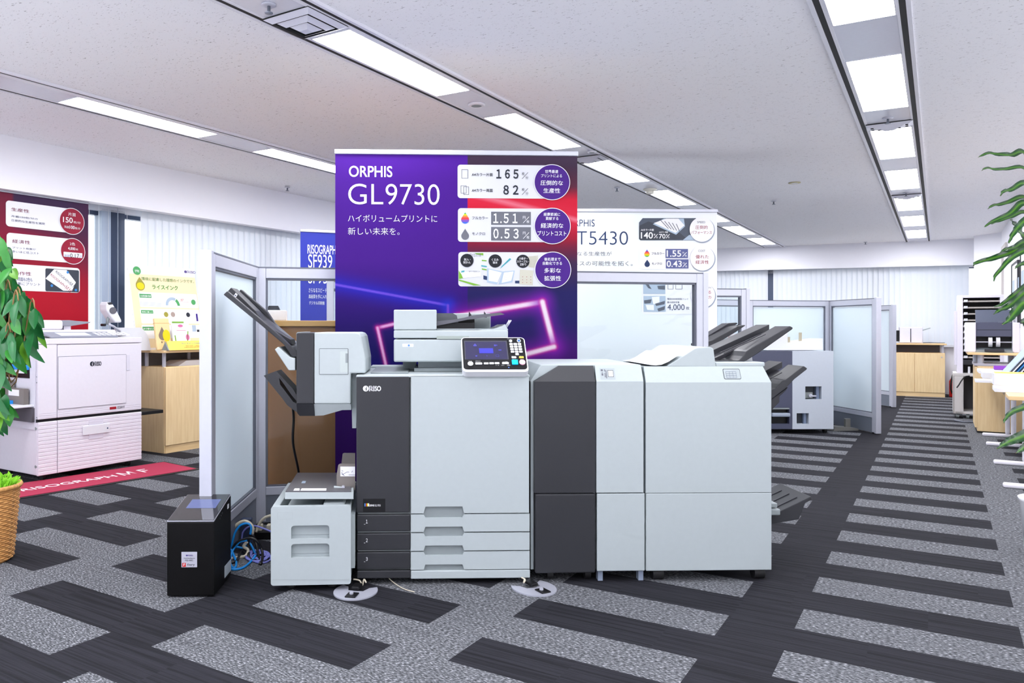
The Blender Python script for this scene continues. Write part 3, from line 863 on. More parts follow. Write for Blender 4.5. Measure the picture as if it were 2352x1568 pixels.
cord('cord_loop', 'white cord hanging off the printer above the left foot plate', [at(812, 1330, 3.56), at(826, 1333, 3.55), at(832, 1344, 3.55), at(836, 1330, 3.56), at(841, 1338, 3.55)], .0035, CREAM, sub=5)
cord('cord_loop', 'white cord hanging off the printer above the right foot plate', [at(1198, 1326, 3.57), at(1206, 1331, 3.55), at(1203, 1338, 3.55), at(1205, 1328, 3.56)], .0035, CREAM, sub=5)
cord('supply_lead', 'thin white cord on the carpet under the middle of the printer', [G(888, 1322, .03), G(905, 1338, .004), G(928, 1352, .004), G(952, 1359, .004)], .0022, CREAM)

# ------------------------------------------------------------------ output finisher hanging on the left of the printer
D1 = .04
FD = F0.sub((F0.uv(760, 900, D1)[0], D1, 0))
fi = thing('output_finisher', 'boxy grey stapling finisher with a charcoal band, hung on the printer left side', 'finisher', FD)
z5 = Z(440, 640, 4.612)
def fp(*pts): return [FD.uv(*z5(x, y)) for x, y in pts]
def tucked(pts, y0, y1, zt_, m, name, lab=None):
    """a lower cover whose front slopes back towards its bottom edge"""
    k = MB().prism(pts, y0, y1)
    k.v = [Vector((v.x, v.y + max(0, zt_ - v.z) * .55, v.z)) if v.y < y0 + .01 else v for v in k.v]
    return k.build(name, m, fi, lab)
zsk = FD.uv(*z5(1400, 1324))[1]
MB().prism(fp((1297, 568), (1735, 568), (1775, 578), (1800, 612), (1842, 850), (1842, 1000), (1686, 1002), (1686, 1324), (1297, 1324)), 0, .42, bev=.006).build('housing', LIGHT, fi)
tucked(fp((1297, 1325), (1686, 1325), (1686, 1393), (1590, 1395), (1390, 1455), (1297, 1460)), .001, .42, zsk, LIGHT, 'lower_skirt')
MB().prism(fp((1112, 580), (1122, 572), (1296, 572), (1296, 1324), (1112, 1324)), -.004, .42, bev=.004).build('end_cover', DARK, fi, 'charcoal end band')
tucked(fp((1112, 1325), (1296, 1325), (1296, 1460), (1135, 1460), (1112, 1430)), -.003, .42, zsk, DARK, 'lower_band', 'charcoal lower end band')
MB().prism(fp((1066, 580), (1080, 566), (1120, 566), (1120, 1440), (1066, 1310)), .12, .43).build('rear_cover', LIGHT2, fi)
a = FD.rect(*z5(1353, 738, 1660, 1014))
MB().prism(rrect(*a, .003, 2), -.001, .0).build('door_seam', GAP, fi)
a2 = (a[0] + .0016, a[1] - .0016, a[2] + .0016, a[3] - .0016)
gr = FD.rect(*z5(1574, 768, 1656, 990))
dr = MB().prism(rrect(*a2, .002, 2), -.0022, 0).build('service_door', LIGHT, fi)
MB().rr(gr, -.0028, .006).build('door_grip', mat('grip grey', (176, 186, 184), .5), dr)
MB().box(FD.uv(*z5(1632, 780))[0], FD.uv(*z5(1656, 780))[0], -.004, -.0024, FD.uv(*z5(1632, 890))[1], FD.uv(*z5(1632, 790))[1]).build('latch', GREYP, dr)
MB().prism(fp((1686, 1000), (1738, 1000), (1738, 1440), (1730, 1600), (1690, 1600), (1686, 1440)), .06, .3).build('mount_bracket', LIGHT2, fi)
# the long sloping tray: two rails, a plate and a centre ridge
def off(pts, dz): return [(x, z + dz) for x, z in pts]
rail = fp((325, 165), (365, 128), (930, 605), (965, 640), (1060, 730), (1110, 770), (1110, 830), (1055, 830), (960, 680))
plate = fp((350, 172), (372, 158), (930, 640), (1100, 790), (1100, 826), (1060, 826), (955, 690))
tr = MB().prism(rail, .02, .055, bev=.003).build('upper_tray', DARK, fi)
MB().prism(off(plate, -.004), .055, .40).build('tray_plate', DARK2, tr)
def shift3(pts, d, k):
    """the same outline seen at depth d"""
    return [FD.uv(*z5(x, y), d) for x, y in pts]
ridge = shift3([(395, 140), (435, 95), (690, 340), (780, 470), (900, 545), (1060, 640), (1075, 700), (990, 650), (830, 540)], .16, 0)
MB().prism(ridge, .13, .25, bev=.003).build('tray_ridge', DARK, tr)
back = shift3([(505, 125), (520, 112), (780, 345), (770, 352), (640, 250)], .36, 0)
MB().prism(shift3([(505, 130), (520, 112), (800, 350), (880, 470), (1050, 640), (1060, 670), (980, 620), (760, 370)], .36, 0), .36, .40, bev=.003).build('rear_rail', DARK, tr)
tk = FD.rect(*z5(447, 147, 487, 200), d=.128)
MB().flat([FD.uv(*z5(*q), .128) for q in ((447, 180), (468, 148), (488, 168), (466, 202))], .128).build('sticker', PAPER, tr)
MB().flat([FD.uv(*z5(*q), .1275) for q in ((455, 170), (477, 172), (462, 188))], .1275).build('sticker_mark', PNAVY, tr)
MB().prism(fp((875, 750), (912, 720), (1040, 832), (1095, 842), (1095, 972), (1024, 972)), .01, .30, bev=.004).build('tray_bracket', LIGHT, fi)
# lower hooked tray
MB().prism(fp((750, 1030), (885, 980), (918, 1015), (1060, 1170), (1112, 1255), (1112, 1425), (1060, 1390), (1000, 1345), (950, 1275)), .03, .16,
           holes=[fp((915, 1055), (960, 1110), (1050, 1240), (1108, 1310), (1108, 1330), (1065, 1310), (1020, 1250), (925, 1125))]).build('lower_tray', DARK, fi)
pw_ = [FD.wor((FD.uv(675, 950, .30)[0], .30, FD.uv(675, 950, .30)[1]))]
cord('supply_lead', 'black power cord hanging from the finisher behind the paper feeder', [at(672, 930, 3.92), at(674.5, 962, 3.95), at(673, 1016, 3.98), at(685, 1078, 4.15), at(688, 1110, 4.2), at(690, 1190, 4.22)], .0065, BLACK)

# ------------------------------------------------------------------ paper feeder on the floor at the left
D2 = -.085
FE = F0.sub((F0.uv(714, 1200, D2)[0], D2, 0), math.radians(2))
pf = thing('paper_feeder', 'low light grey paper feed unit with two grip recesses left of the printer', 'paper feeder', FE)
x0, x1, z0, z1 = FE.rect(622, 1164, 806, 1341)
h1 = FE.rect(668.6, 1207, 756.5, 1236); h2 = FE.rect(668.6, 1249, 756.5, 1279)
def hole(h): return [(h[0], h[2]), (h[1], h[2])] + rrect(h[0], h[1], h[3] - .03, h[3], .016)[:12]
z0 = max(z0, .02)
MB().prism(rrect(x0, x1, z0, z1, .012), 0, .03, holes=[hole(h1), hole(h2)]).build('front_panel', LIGHT, pf)
b = MB().box(x0 + .003, x1 - .003, .029, .56, z0 + .005, z1 - .06, .004)
b.box(x0 + .003, x0 + .035, .029, .56, z1 - .07, z1, .004).box(x0 + .003, x1 - .003, .53, .56, z1 - .07, z1, .004).box(x1 - .03, x1 - .003, .029, .56, z1 - .07, z1 - .01, .004)
b.build('body', LIGHT, pf)
g = MB()
for h in (h1, h2): g.box(h[0] - .004, h[1] + .004, .026, .029, h[2] - .004, h[3] + .004)
g.build('grip_back', LIGHT2, pf)
for h in (h1, h2): MB().box(h[0], h[1], .0245, .026, h[2] + .01, h[2] + .012).build('grip_line', GREYP, pf)
MB().line(FE.uv(626, 1331), FE.uv(802, 1331), .004, -.0008).build('seam', mat('soft seam', (160, 168, 170), .6), pf)
c_ = FE.rect(637, 1177, 672, 1192); MB().flat(rrect(*c_, .001, 2), -.0006, [rrect(c_[0] + .001, c_[1] - .001, c_[2] + .001, c_[3] - .001, .0005, 2)[::-1]]).build('label_frame', mat('soft seam', (160, 168, 170)), pf)
for x in (x0 + .08, x1 - .09):
    for y in (.08, .48): MB().cyl((x, y, 0), (x, y, z0 + .01), .02).build('foot', RUBBER, pf)
MB().box(x1 - .002, x1 + .016, .04, .5, z0 + .06, z1 - .05).build('coupling', LIGHT2, pf)
# raised platform
pz = FE.uv(730, 1128, .04)[1]
q = [FE.top(*p, pz) for p in ((656, 1128), (806, 1128), (806, 1086), (683, 1086))]
MB().prism([(v[0], v[1]) for v in q], pz - .004, pz + .002, axis='z').build('paper_platform', mat('platform grey', (84, 83, 88), .4), pf)
lz = FE.uv(730, 1145, .04)[1]
MB().prism([(q[0][0] - .002, q[0][1] - .006), (q[1][0] + .012, q[1][1] - .006), (q[2][0] + .012, q[2][1]), (q[3][0] - .004, q[3][1])], lz, pz - .004, axis='z').build('platform_rim', LIGHT, pf)
MB().box(x0 + .06, x1 - .14, .05, .4, z1 - .065, z1 - .02, .003).box(x1 - .13, x1 - .03, .05, .25, z1 - .065, z1 + .005, .01).box(x0 + .1, x0 + .15, .3, .5, z1 - .06, lz).box(x1 - .1, x1 - .05, .3, .5, z1 - .06, lz).build('feed_base', LIGHT, pf)
s1 = [FE.top(*p, pz + .003) for p in ((674, 1126), (688, 1126), (688, 1121), (677, 1121))]
s2 = [FE.top(*p, pz + .003) for p in ((690, 1126), (749, 1126), (750, 1121), (693, 1121))]
s3 = [FE.top(*p, pz + .003) for p in ((692, 1109), (701, 1109), (703, 1104), (695, 1104))]
for nme, s_, mm in (('sticker', s1, PAPER), ('sticker', s2, PAPER), ('sticker', s3, PPALE)):
    MB().prism(s_, pz + .0022, pz + .003, axis='z').build(nme, mm, pf)
zq = Z(620, 1030, 10.4545)
def gp(d, *pts): return [FE.uv(*zq(x, y), d) for x, y in pts]
MB().prism(gp(.13, (1600, 1000), (1600, 640), (1640, 400), (1680, 372), (2045, 372), (2045, 1000)), .13, .145).build('paper_guide', TAUPE, pf)
MB().prism(gp(.40, (1715, 700), (1715, 380), (1745, 130), (1780, 112), (2045, 112), (2045, 700)), .40, .415).build('paper_guide', TAUPE, pf)
MB().flat(gp(.128, (1690, 430), (2044, 430), (2044, 665), (1690, 665)), .128).build('guide_label', PAPER, pf)
g = MB()
for a_, b_ in (((1720, 520), (1760, 545)), ((1750, 620), (1850, 560)), ((1720, 560), (1770, 640)), ((1850, 560), (1900, 560)), ((1960, 570), (1990, 530)), ((1890, 630), (2050, 635)), ((1710, 600), (1790, 650))):
    g.line(FE.uv(*zq(*a_), .127), FE.uv(*zq(*b_), .127), .0018, .127)
g.build('guide_diagram', PSLATE, pf)
kx = FE.uv(*zq(1755, 940), .11)
MB().cyl((kx[0], .10, kx[1]), (kx[0], .128, kx[1]), .009).build('knob', ALU, pf)
e_ = FE.uv(*zq(1535, 920), .105)
MB().tube([(kx[0], .106, kx[1]), (e_[0], .104, e_[1])], .006, 8, 1).build('lever', LIGHT, pf)
# ================================================================== booklet finisher line right of the printer
FB_ = F0
def rel(fr, pts, d=0.0): return [fr.uv(x, y, d) for x, y in pts]
FN = base_frame(1228, 1480, 0)
ru = thing('relay_unit', 'narrow relay cabinet with a charcoal left front and a pale right front beside the printer', 'relay cabinet', FN)
zt1 = FN.uv(1300, 840.5)[1]
za = FN.uv(1300, 876)[1]
xl, xm, xr = FN.uv(1228, 1000)[0], FN.uv(1369, 1000)[0], FN.uv(1480, 1000)[0]
zb1, zb2 = FN.uv(1300, 1316)[1], FN.uv(1420, 1310.5)[1]
body = [(xl, zb2 + .03), (xr - .002, zb2 + .03), (xr - .002, zt1 - .002), (FN.uv(1284, 840)[0], zt1 - .002), (xl, za - .005)]
MB().prism(body, .05, .68, bev=.004).build('cabinet', LIGHT2, ru)
CH = .035      # the fronts lean back above the crease
def front(name, x0, x1, ztop, zc, z0, zs, m, slant=None, lab=None, rad=0.0):
    """upper cover with a leaning top band, and a lower cover"""
    up = MB()
    xs0 = slant if slant is not None else x0
    P_ = [(x0, 0, zs), (x1, 0, zs), (x1, 0, zc), (x0, 0, zc), (xs0, CH, ztop), (x1 - .002, CH, ztop)]
    B_ = [(x, .06, z) for x, _, z in P_]
    up.add(P_ + B_, [[0, 1, 2, 3], [3, 2, 5, 4], [6, 9, 10, 11, 8, 7], [0, 6, 7, 1], [1, 7, 8, 2], [2, 8, 11, 5], [5, 11, 10, 4], [4, 10, 9, 3], [3, 9, 6, 0]])
    o = up.build(name, m, ru_cur, lab)
    return o
ru_cur = ru
zs = FN.uv(1300, 1132.5)[1]
front('upper_cover', xl, xm - .003, zt1, za, zs + .002, zs + .002, DARK, FN.uv(1286, 840)[0], 'charcoal upper cover')
x0, x1, z0, z1 = FN.rect(1229.5, 1134, 1368, 1316)
MB().box(x0, x1, 0, .06, z0, z1, .008, 3).build('lower_cover', DARK, ru, 'charcoal lower cover')
front('upper_cover', xm + .002, xr - .004, zt1, za, zs, zs + .002, LIGHT)
x0, x1, z0, z1 = FN.rect(1371.5, 1133.5, 1481, 1310.5)
MB().box(x0, x1, 0, .06, z0, z1, .003).build('lower_cover', LIGHT, ru)
tc = MB().prism([(xl - .014, za + .0), (FN.uv(1246, 834)[0], zt1 + .004), (xr - .004, zt1 + .004), (xr - .004, zt1 - .006), (xl - .014, za - .01)], CH + .008, .68, bev=.003)
tc.build('top_deck', LIGHT, ru)
lb = FN.uv(1395, 858, CH * .5)
ML2 = Matrix.Translation((0, CH * .5 - .002, 0))
a = FN.rect(1377.5, 845, 1411.5, 870, CH * .5)
def lean(m, zc, ztop):
    """lay flat prints on the leaning band"""
    k = CH / (ztop - zc)
    m.v = [Vector((v.x, v.y + (v.z - zc) * k, v.z)) for v in m.v]; return m
lean(MB().rr(FN.rect(1377.5, 845.5, 1412, 871, .02), -.001, .001), za, zt1).build('label', LIGHT2, ru)
q = FN.rect(1395.5, 850, 1408.5, 865, .02)
sw = lean(MB().rr(q, -.0018, .001), za, zt1).build('switch_frame', GAP, ru)
lean(MB().rr((q[0] + .002, q[1] - .002, q[2] + .002, q[3] - .002), -.0026, .001), za, zt1).build('switch', WHITE, sw)
g = MB()
for c in ((1380, 848, 1385, 852), (1382, 854, 1384, 856), (1381, 857, 1385, 862), (1388, 848, 1390, 853), (1388, 856, 1390, 866), (1391, 850, 1393, 868)): g.rr(FN.rect(*c, .02), -.0018, .0005)
lean(g, za, zt1).build('label_marks', PGREY, ru)
for x in (1373.5, 1466.5):
    x0, x1, z0, z1 = FN.rect(x, 1308, x + 11, 1336.5, .03)
    MB().box(x0, x1, .03, .07, 0.0, z1).build('foot', mat('blue grey foot', (140, 152, 172), .5), ru)
for x in (1263, 1349):
    c = FN.uv(x, 1327, .06)
    for y in (.07, .6): MB().cyl((c[0] - .014, y, .028), (c[0] + .014, y, .028), .028).build('caster', RUBBER, ru)
MB().box(xl - .014, xl - .001, .03, .05, zb1 + .01, za - .002).build('joining_plate', LIGHT2, ru)
MB().box(xl - .018, xl - .014, .04, .06, zb1 + .01, za + .0).build('joining_seal', GAP, ru)

FK = base_frame(1482, 1772, 0)
bf = thing('booklet_finisher', 'wide pale finisher cabinet with black casters and three charcoal trays on its right', 'finisher', FK)
ru_cur = bf
zt1, za, zs = FK.uv(1600, 842)[1], FK.uv(1600, 878)[1], FK.uv(1600, 1131)[1]
xl, xr, zb1 = FK.uv(1483.5, 1000)[0], FK.uv(1771.5, 1100)[0], FK.uv(1600, 1308.5)[1]
xk = FK.uv(1759.5, 842)[0]
MB().prism([(xl, zb1 + .004), (xr - .004, zb1 + .004), (xr - .004, za), (xk, zt1 - .002), (xl, zt1 - .002)], .05, .62, bev=.003).build('cabinet', LIGHT2, bf)
up = MB()
P_ = [(xl, 0, zs), (xr, 0, zs), (xr, 0, za), (xl, 0, za), (xl, CH, zt1), (xk, CH, zt1)]
B_ = [(x, .06, z) for x, _, z in P_]
up.add(P_ + B_, [[0, 1, 2, 3], [3, 2, 5, 4], [6, 9, 10, 11, 8, 7], [0, 6, 7, 1], [1, 7, 8, 2], [2, 8, 11, 5], [5, 11, 10, 4], [4, 10, 9, 3], [3, 9, 6, 0]])
up.build('upper_cover', LIGHT, bf)
x0, x1, z0, z1 = FK.rect(1484, 1133, 1772.5, 1308.5)
MB().box(x0, x1, 0, .06, z0, z1, .003).build('lower_cover', LIGHT, bf)
q = FK.rect(1661, 847, 1700, 870, .02)
lb = lean(MB().rr(q, -.001, .006), za, zt1).build('label_frame', GAP, bf)
lean(MB().rr((q[0] + .002, q[1] - .002, q[2] + .002, q[3] - .002), -.0018, .005), za, zt1).build('label', LIGHT2, lb)
g = MB()
a = FK.rect(1667, 853, 1690, 867, .02)
for i in range(4):
    g.line((a[0], a[2] + (a[3] - a[2]) * i / 3), (a[1], a[2] + (a[3] - a[2]) * i / 3), .0009, -.0026)
for i in range(4):
    g.line((a[0] + (a[1] - a[0]) * i / 3, a[2]), (a[0] + (a[1] - a[0]) * i / 3, a[3]), .0009, -.0026)
lean(g, za, zt1).build('label_diagram', PSLATE, lb)
for x in (1510, 1742):
    c = FK.uv(x, 1325, .04)
    for y in (.05, .54):
        MB().cyl((c[0] - .025, y, .03), (c[0] + .025, y, .03), .03, seg=24).build('caster', RUBBER, bf)
# paper ramp on the top, shared look: curved ramp, wedge block and low block
rp = [(1345, 840), (1450, 840.5), (1532, 840.5), (1596, 800.4), (1602, 798.2), (1634, 797), (1639.5, 801), (1644.5, 842)]
zz = zt1
MB().prism(rel(FK, [(1532, 841), (1596, 800.4), (1604, 798), (1633, 797), (1639, 801), (1644.5, 842)], CH), CH, .60, bev=.003).build('exit_block', LIGHT, bf)
vx = [FK.uv(p, 840, CH)[0] for p in (1486, 1496, 1508, 1520, 1536)]
rows = []
for y in (CH + .004, .60):
    rows.append([(vx[0], y, zz + .010), (vx[1], y, zz + .006), (vx[2], y, zz + .005), (vx[3], y, zz + .008), (vx[4], y, zz + .022), (vx[4] + .03, y, zz + .042), (vx[4] + .06, y, zz + .06)])
k = MB().sheet(rows)
k.build('paper_ramp', WHITE, bf)
x0, x1, z0, z1 = FK.rect(1644.5, 831.5, 1757.5, 842, CH)
MB().box(x0, x1, CH, .60, z0, z1, .006).build('rear_block', LIGHT, bf)

def tray(name, fr, parent, near, d0, d1, m, ribs=3):
    """outline of the near edge pushed back, with grooves lying along it"""
    o = MB().prism(near, d0, d1, bev=.004).build(name, m, parent)
    return o
# upper tray
d0, d1 = .10, .50
zu = Z(1600, 720, 6.533)
def tu(d, *pts): return [FK.uv(*zu(x, y), d) for x, y in pts]
near = tu(d0, (300, 716), (560, 716), (640, 700), (700, 640), (745, 570), (780, 545), (1405, 185), (1450, 210), (1440, 235), (1000, 545), (760, 700), (700, 725), (300, 725))
ut = MB().prism(near, d0, d0 + .16, bev=.004).build('upper_tray', DARK, bf)
top_b = tu(d0, (300, 700), (1405, 185), (1430, 215), (1000, 500), (420, 716), (300, 716))
a, b = tu(d0, (300, 690), (1400, 190))
sl = (b[1] - a[1]) / (b[0] - a[0])
def slab(x0, x1, dz, th, ya, yb, m, nm, par):
    MB().prism([(x0, a[1] + (x0 - a[0]) * sl + dz - th), (x1, a[1] + (x1 - a[0]) * sl + dz - th), (x1, a[1] + (x1 - a[0]) * sl + dz), (x0, a[1] + (x0 - a[0]) * sl + dz)], ya, yb, bev=.002).build(nm, m, par)
slab(a[0], b[0] - .02, -.022, .02, d0 + .155, d0 + .25, DARK2, 'tray_channel', ut)
slab(a[0], b[0] + .012, .004, .03, d0 + .245, d1, DARK, 'tray_back', ut)
for yy in (d0 + .06, d0 + .11, d0 + .29, d0 + .33, d0 + .37):
    slab(a[0] + .06, b[0] - .09, .003, .004, yy, yy + .008, DARK2, 'rib', ut)
MB().prism(tu(d0, (690, 712), (760, 700), (880, 620), (895, 730), (690, 730)), d0 + .04, d0 + .30).build('tray_support', WHITE, bf)
# middle tray
near = tu(.08, (1108, 1160), (1190, 1120), (1240, 1060), (1300, 1000), (1345, 990), (1610, 785), (1665, 820), (1655, 840), (1470, 985), (1420, 1040), (1330, 1130), (1108, 1300))
mt = MB().prism(near, .08, .24, bev=.004).build('middle_tray', DARK, bf)
a, b = tu(.08, (1090, 1060), (1600, 785)); sl = (b[1] - a[1]) / (b[0] - a[0])
a2 = (a[0] - .0, a[1]); 
slab(a[0], b[0] - .02, -.022, .02, .235, .32, DARK2, 'tray_channel', mt)
slab(a[0], b[0] + .01, .004, .03, .315, .47, DARK, 'tray_back', mt)
slab(a[0] + .03, b[0] - .07, .003, .004, .15, .158, DARK2, 'rib', mt)
slab(a[0] + .03, b[0] - .07, .003, .004, .38, .388, DARK2, 'rib', mt)
MB().prism(tu(.10, (1108, 1290), (1380, 1100), (1340, 1160), (1250, 1240), (1245, 1330), (1120, 1460), (1108, 1460)), .10, .42, bev=.004).build('tray_support', DARK2, bf)
# booklet tray low on the side
zl = Z(1200, 980, 3.36)
def tl_(d, *pts): return [FK.uv(*zl(x, y), d) for x, y in pts]
lo = [FK.top(*zl(x, y), 0) for x, y in ((0, 0),)] if False else None
zA = FK.uv(*zl(2080, 590), .12)[1]; zB = FK.uv(*zl(2213, 530), .12)[1]
xA = FK.uv(*zl(1900, 620), .12)[0]; xB = FK.uv(*zl(2213, 530), .12)[0]
zi = zA - .07
lt = MB().prism([(xA - .03, zi), (xB, zB), (xB + .004, zB - .014), (xB - .03, zB - .034), (xB - .06, zi - .004), (xA - .03, zi - .03)], .10, .42, bev=.003).build('booklet_tray', DARK, bf)
sl = (zB - zi) / (xB - xA + .03)
for yy in (.16, .24, .32):
    MB().prism([(xA + .06, zi + (.09) * sl), (xB - .04, zi + (xB - .04 - xA + .03) * sl), (xB - .04, zi + (xB - .04 - xA + .03) * sl + .004), (xA + .06, zi + .09 * sl + .004)], yy, yy + .008).build('rib', DARK2, lt)
q = FK.rect(*zl(1900, 590, 1985, 680), d=.06)
MB().box(q[0], q[1], .05, .40, q[2], q[2] + .03, .006).box(q[0], q[1] - .01, .06, .38, q[2] + .035, q[3], .004).build('tray_bracket', GREYP, bf)

# ================================================================== banners
def banner(name, lab, fr, x0, x1, z1, fn, nx, nz, depth=.0, z0=.09, k=.62):
    t = thing(name, lab, 'banner', fr)
    sh = art('banner_sheet', (x0, x1, z0, z1 - .025), nx, nz, 0, fn, t, k=k)
    sh.data.polygons.foreach_set('use_smooth', [True] * len(sh.data.polygons))
    MB().box(x0 - .004, x1 + .004, -.012, .012, z1 - .028, z1, .004).build('top_rail', ALU, t)
    MB().box(x0 - .01, x1 + .01, -.07, .09, 0, .095, .02, 3).build('base_cassette', ALU, t)
    MB().cyl(((x0 + x1) / 2, .03, .09), ((x0 + x1) / 2, .014, z1 - .03), .009).build('pole', ALU, t)
    return t, sh
a_p = math.radians(2.3)
o_ = at(770, 700, 4.55)
FPB = Fr((o_.x, o_.y, 0), a_p)
bx0, bx1 = 0, FPB.uv(1326, 700)[0]
bz1 = FPB.uv(770, 343)[1]
FPB = FPB.sub((bx1 / 2, 0, 0)); bx0, bx1 = -bx1 / 2, bx1 / 2
LINES = [((700, 640), (1027, 700), 2.4, (120, 84, 226), (40, 44, 205), 26), ((1027, 700), (1027, 735), 2.4, (120, 84, 226), (40, 60, 215), 16),
         ((866, 752), (960, 730), 2.6, (255, 190, 245), (170, 30, 150), 9), ((866, 752), (890, 860), 2.6, (255, 190, 245), (170, 30, 150), 9),
         ((1050, 725), (1245, 692), 4.6, (255, 235, 252), (170, 30, 190), 26), ((1245, 692), (1272, 796), 5, (255, 240, 254), (130, 30, 180), 28),
         ((1272, 796), (1180, 820), 4.6, (255, 235, 252), (150, 30, 180), 26)]
def purple(u, v):
    px = 770 + u * 556; py = 353 + v * (bz1 - .115) * FPX / 4.56
    if px < 1073:
        c = mixc((92, 36, 172), (80, 28, 152), (py - 349) / 70)
        c = mixc(c, (74, 26, 142), (py - 420) / 150); c = mixc(c, (52, 20, 124), (py - 600) / 90); c = mixc(c, (30, 22, 98), (py - 700) / 110)
        c = mixc(c, (28, 20, 130), max(0, (py - 780) / 120)); c = mixc(c, (48, 4, 92), (py - 880) / 60)
    else:
        c = mixc((84, 66, 88), (70, 50, 74), (py - 349) / 30); c = mixc(c, (130, 36, 56), max(0, (py - 375) / 50) * (1 - (px - 1073) / 290 * .6))
        band = 452 + (px - 1120) * .245
        if py > 400:
            c = mixc(c, (224, 34, 62), max(0, min(1, (py - 425) / 30)))
            c = mixc(c, (150, 30, 55), max(0, (py - 500) / 70)); c = mixc(c, (66, 44, 82), max(0, (py - 545) / 60)); c = mixc(c, (38, 34, 98), max(0, (py - 610) / 60))
            c = mixc(c, (36, 30, 100), (py - 690) / 40)
            g_ = abs(py - band)
            c = mixc(c, (255, 205, 215), max(0, 1 - g_ / (9 + (1323 - px) * .012)) * .95); c = mixc(c, (240, 60, 85), max(0, 1 - g_ / 34) * .5)
            c = mixc(c, (80, 20, 120), max(0, (px - 1100) / 220) * max(0, min(1, (py - 740) / 60)) * .8)
            c = mixc(c, (48, 4, 92), (py - 880) / 60)
    for p, q, r, core, glow, gw in LINES:
        d_ = segd(px, py, p, q)
        if d_ < gw * 2: c = mixc(c, glow, max(0, 1 - d_ / (gw * 1.6)) ** 1.6 * .85)
        if d_ < r * 2.6: c = mixc(c, (236, 60, 150), max(0, 1 - d_ / (r * 2.6)) * (1.0 if r > 2.5 else 0))
        if d_ < r * 1.6: c = mixc(c, core, max(0, min(1, 1.6 - d_ / r)))
    return c
pb, sh = banner('display_banner', 'tall purple roll-up banner behind the printer, with red streak, neon frame and white GL lettering', FPB, bx0, bx1, bz1, purple, 286, 420)
pb['label'] = 'tall purple and red roll-up banner with neon lines standing behind the printer'
z7 = Z(760, 330, 4.055)
def T(mb, fr, zf, body, c, y=-.003, bold=0.0): mb.text(body, fr.rect(*zf(*c)), y, bold)
m = MB()
for b_, c, bo in (('ORPHIS', (168, 205, 572, 312), .012), ('GL', (162, 372, 487, 566), -.008), ('9730', (510, 374, 1012, 570), -.008), ('ハイボリュームプリントに', (160, 660, 990, 730), -.01), ('新しい未来を。', (160, 780, 640, 850), -.01)):
    m = MB(); T(m, FPB, z7, b_, c, -.0015, bo); m.build('lettering', PWHITE, pb)
def rowpanel(c, sh_): return MB().rr(FPB.rect(*z7(*c)), -.0015, .018).build('info_panel', mat('banner panel print', (240, 242, 248), .5, var=0), sh_)
PAN = [rowpanel((1180, 195, 2050, 512), pb), rowpanel((1183, 600, 2052, 917), pb), rowpanel((1187, 1008, 2056, 1330), pb)]
m = MB()
for b_, c, bo in (('A4カラー片面', (1312, 272, 1507, 305), .015), ('１６５', (1540, 237, 1747, 328), .03), ('枚', (1778, 265, 1803, 295), 0), ('分', (1812, 302, 1838, 330), 0), ('A4カラー両面', (1312, 420, 1507, 452), .015), ('８２', (1605, 385, 1747, 477), .03), ('枚', (1778, 413, 1803, 443), 0), ('分', (1812, 450, 1838, 478), 0)):
    m = MB(); T(m, FPB, z7, b_, c, -.003, bo); m.build('panel_lettering', PDARK, PAN[0])
m = MB()
for y in (0, 148): m.line(FPB.uv(*z7(1780, 328 + y)), FPB.uv(*z7(1835, 268 + y)), .0025, -.003)
def outline(m, fr, c, wd, y, fill=False):
    a = fr.rect(*c); m.flat([(a[0], a[2]), (a[1], a[2]), (a[1], a[3]), (a[0], a[3])], y, [[(a[0] + wd, a[2] + wd), (a[0] + wd, a[3] - wd), (a[1] - wd, a[3] - wd), (a[1] - wd, a[2] + wd)]])
for c in ((1217, 240, 1276, 323), (1210, 390, 1262, 463), (1235, 400, 1285, 475)): outline(m, FPB, z7(*c), .0018, -.003)
m.build('panel_icon', PDARK, PAN[0])
m = MB()
for b_, c in (('フルカラー', (1315, 677, 1463, 707)), ('モノクロ', (1315, 823, 1435, 852))):
    m = MB(); T(m, FPB, z7, b_, c, -.003, .01); m.build('panel_lettering', PDARK, PAN[1])
m = MB()
for c in ((1492, 633, 1862, 757), (1492, 775, 1862, 903)): m.rr(FPB.rect(*z7(*c)), -.003, .001)
pbx = m.build('price_box', PGREY, PAN[1])
m = MB()
for b_, c in (('１.５１', (1512, 650, 1737, 742)), ('０.５３', (1512, 790, 1748, 885)), ('円', (1787, 675, 1812, 702)), ('枚', (1822, 712, 1848, 740)), ('円', (1787, 820, 1812, 847)), ('枚', (1822, 858, 1848, 886))): T(m, FPB, z7, b_, c, -.0042, .02 if '.' in b_ else 0)
for y in (0, 146): m.line(FPB.uv(*z7(1790, 738 + y)), FPB.uv(*z7(1845, 680 + y)), .0025, -.0042)
m.build('price_lettering', PWHITE, pbx)
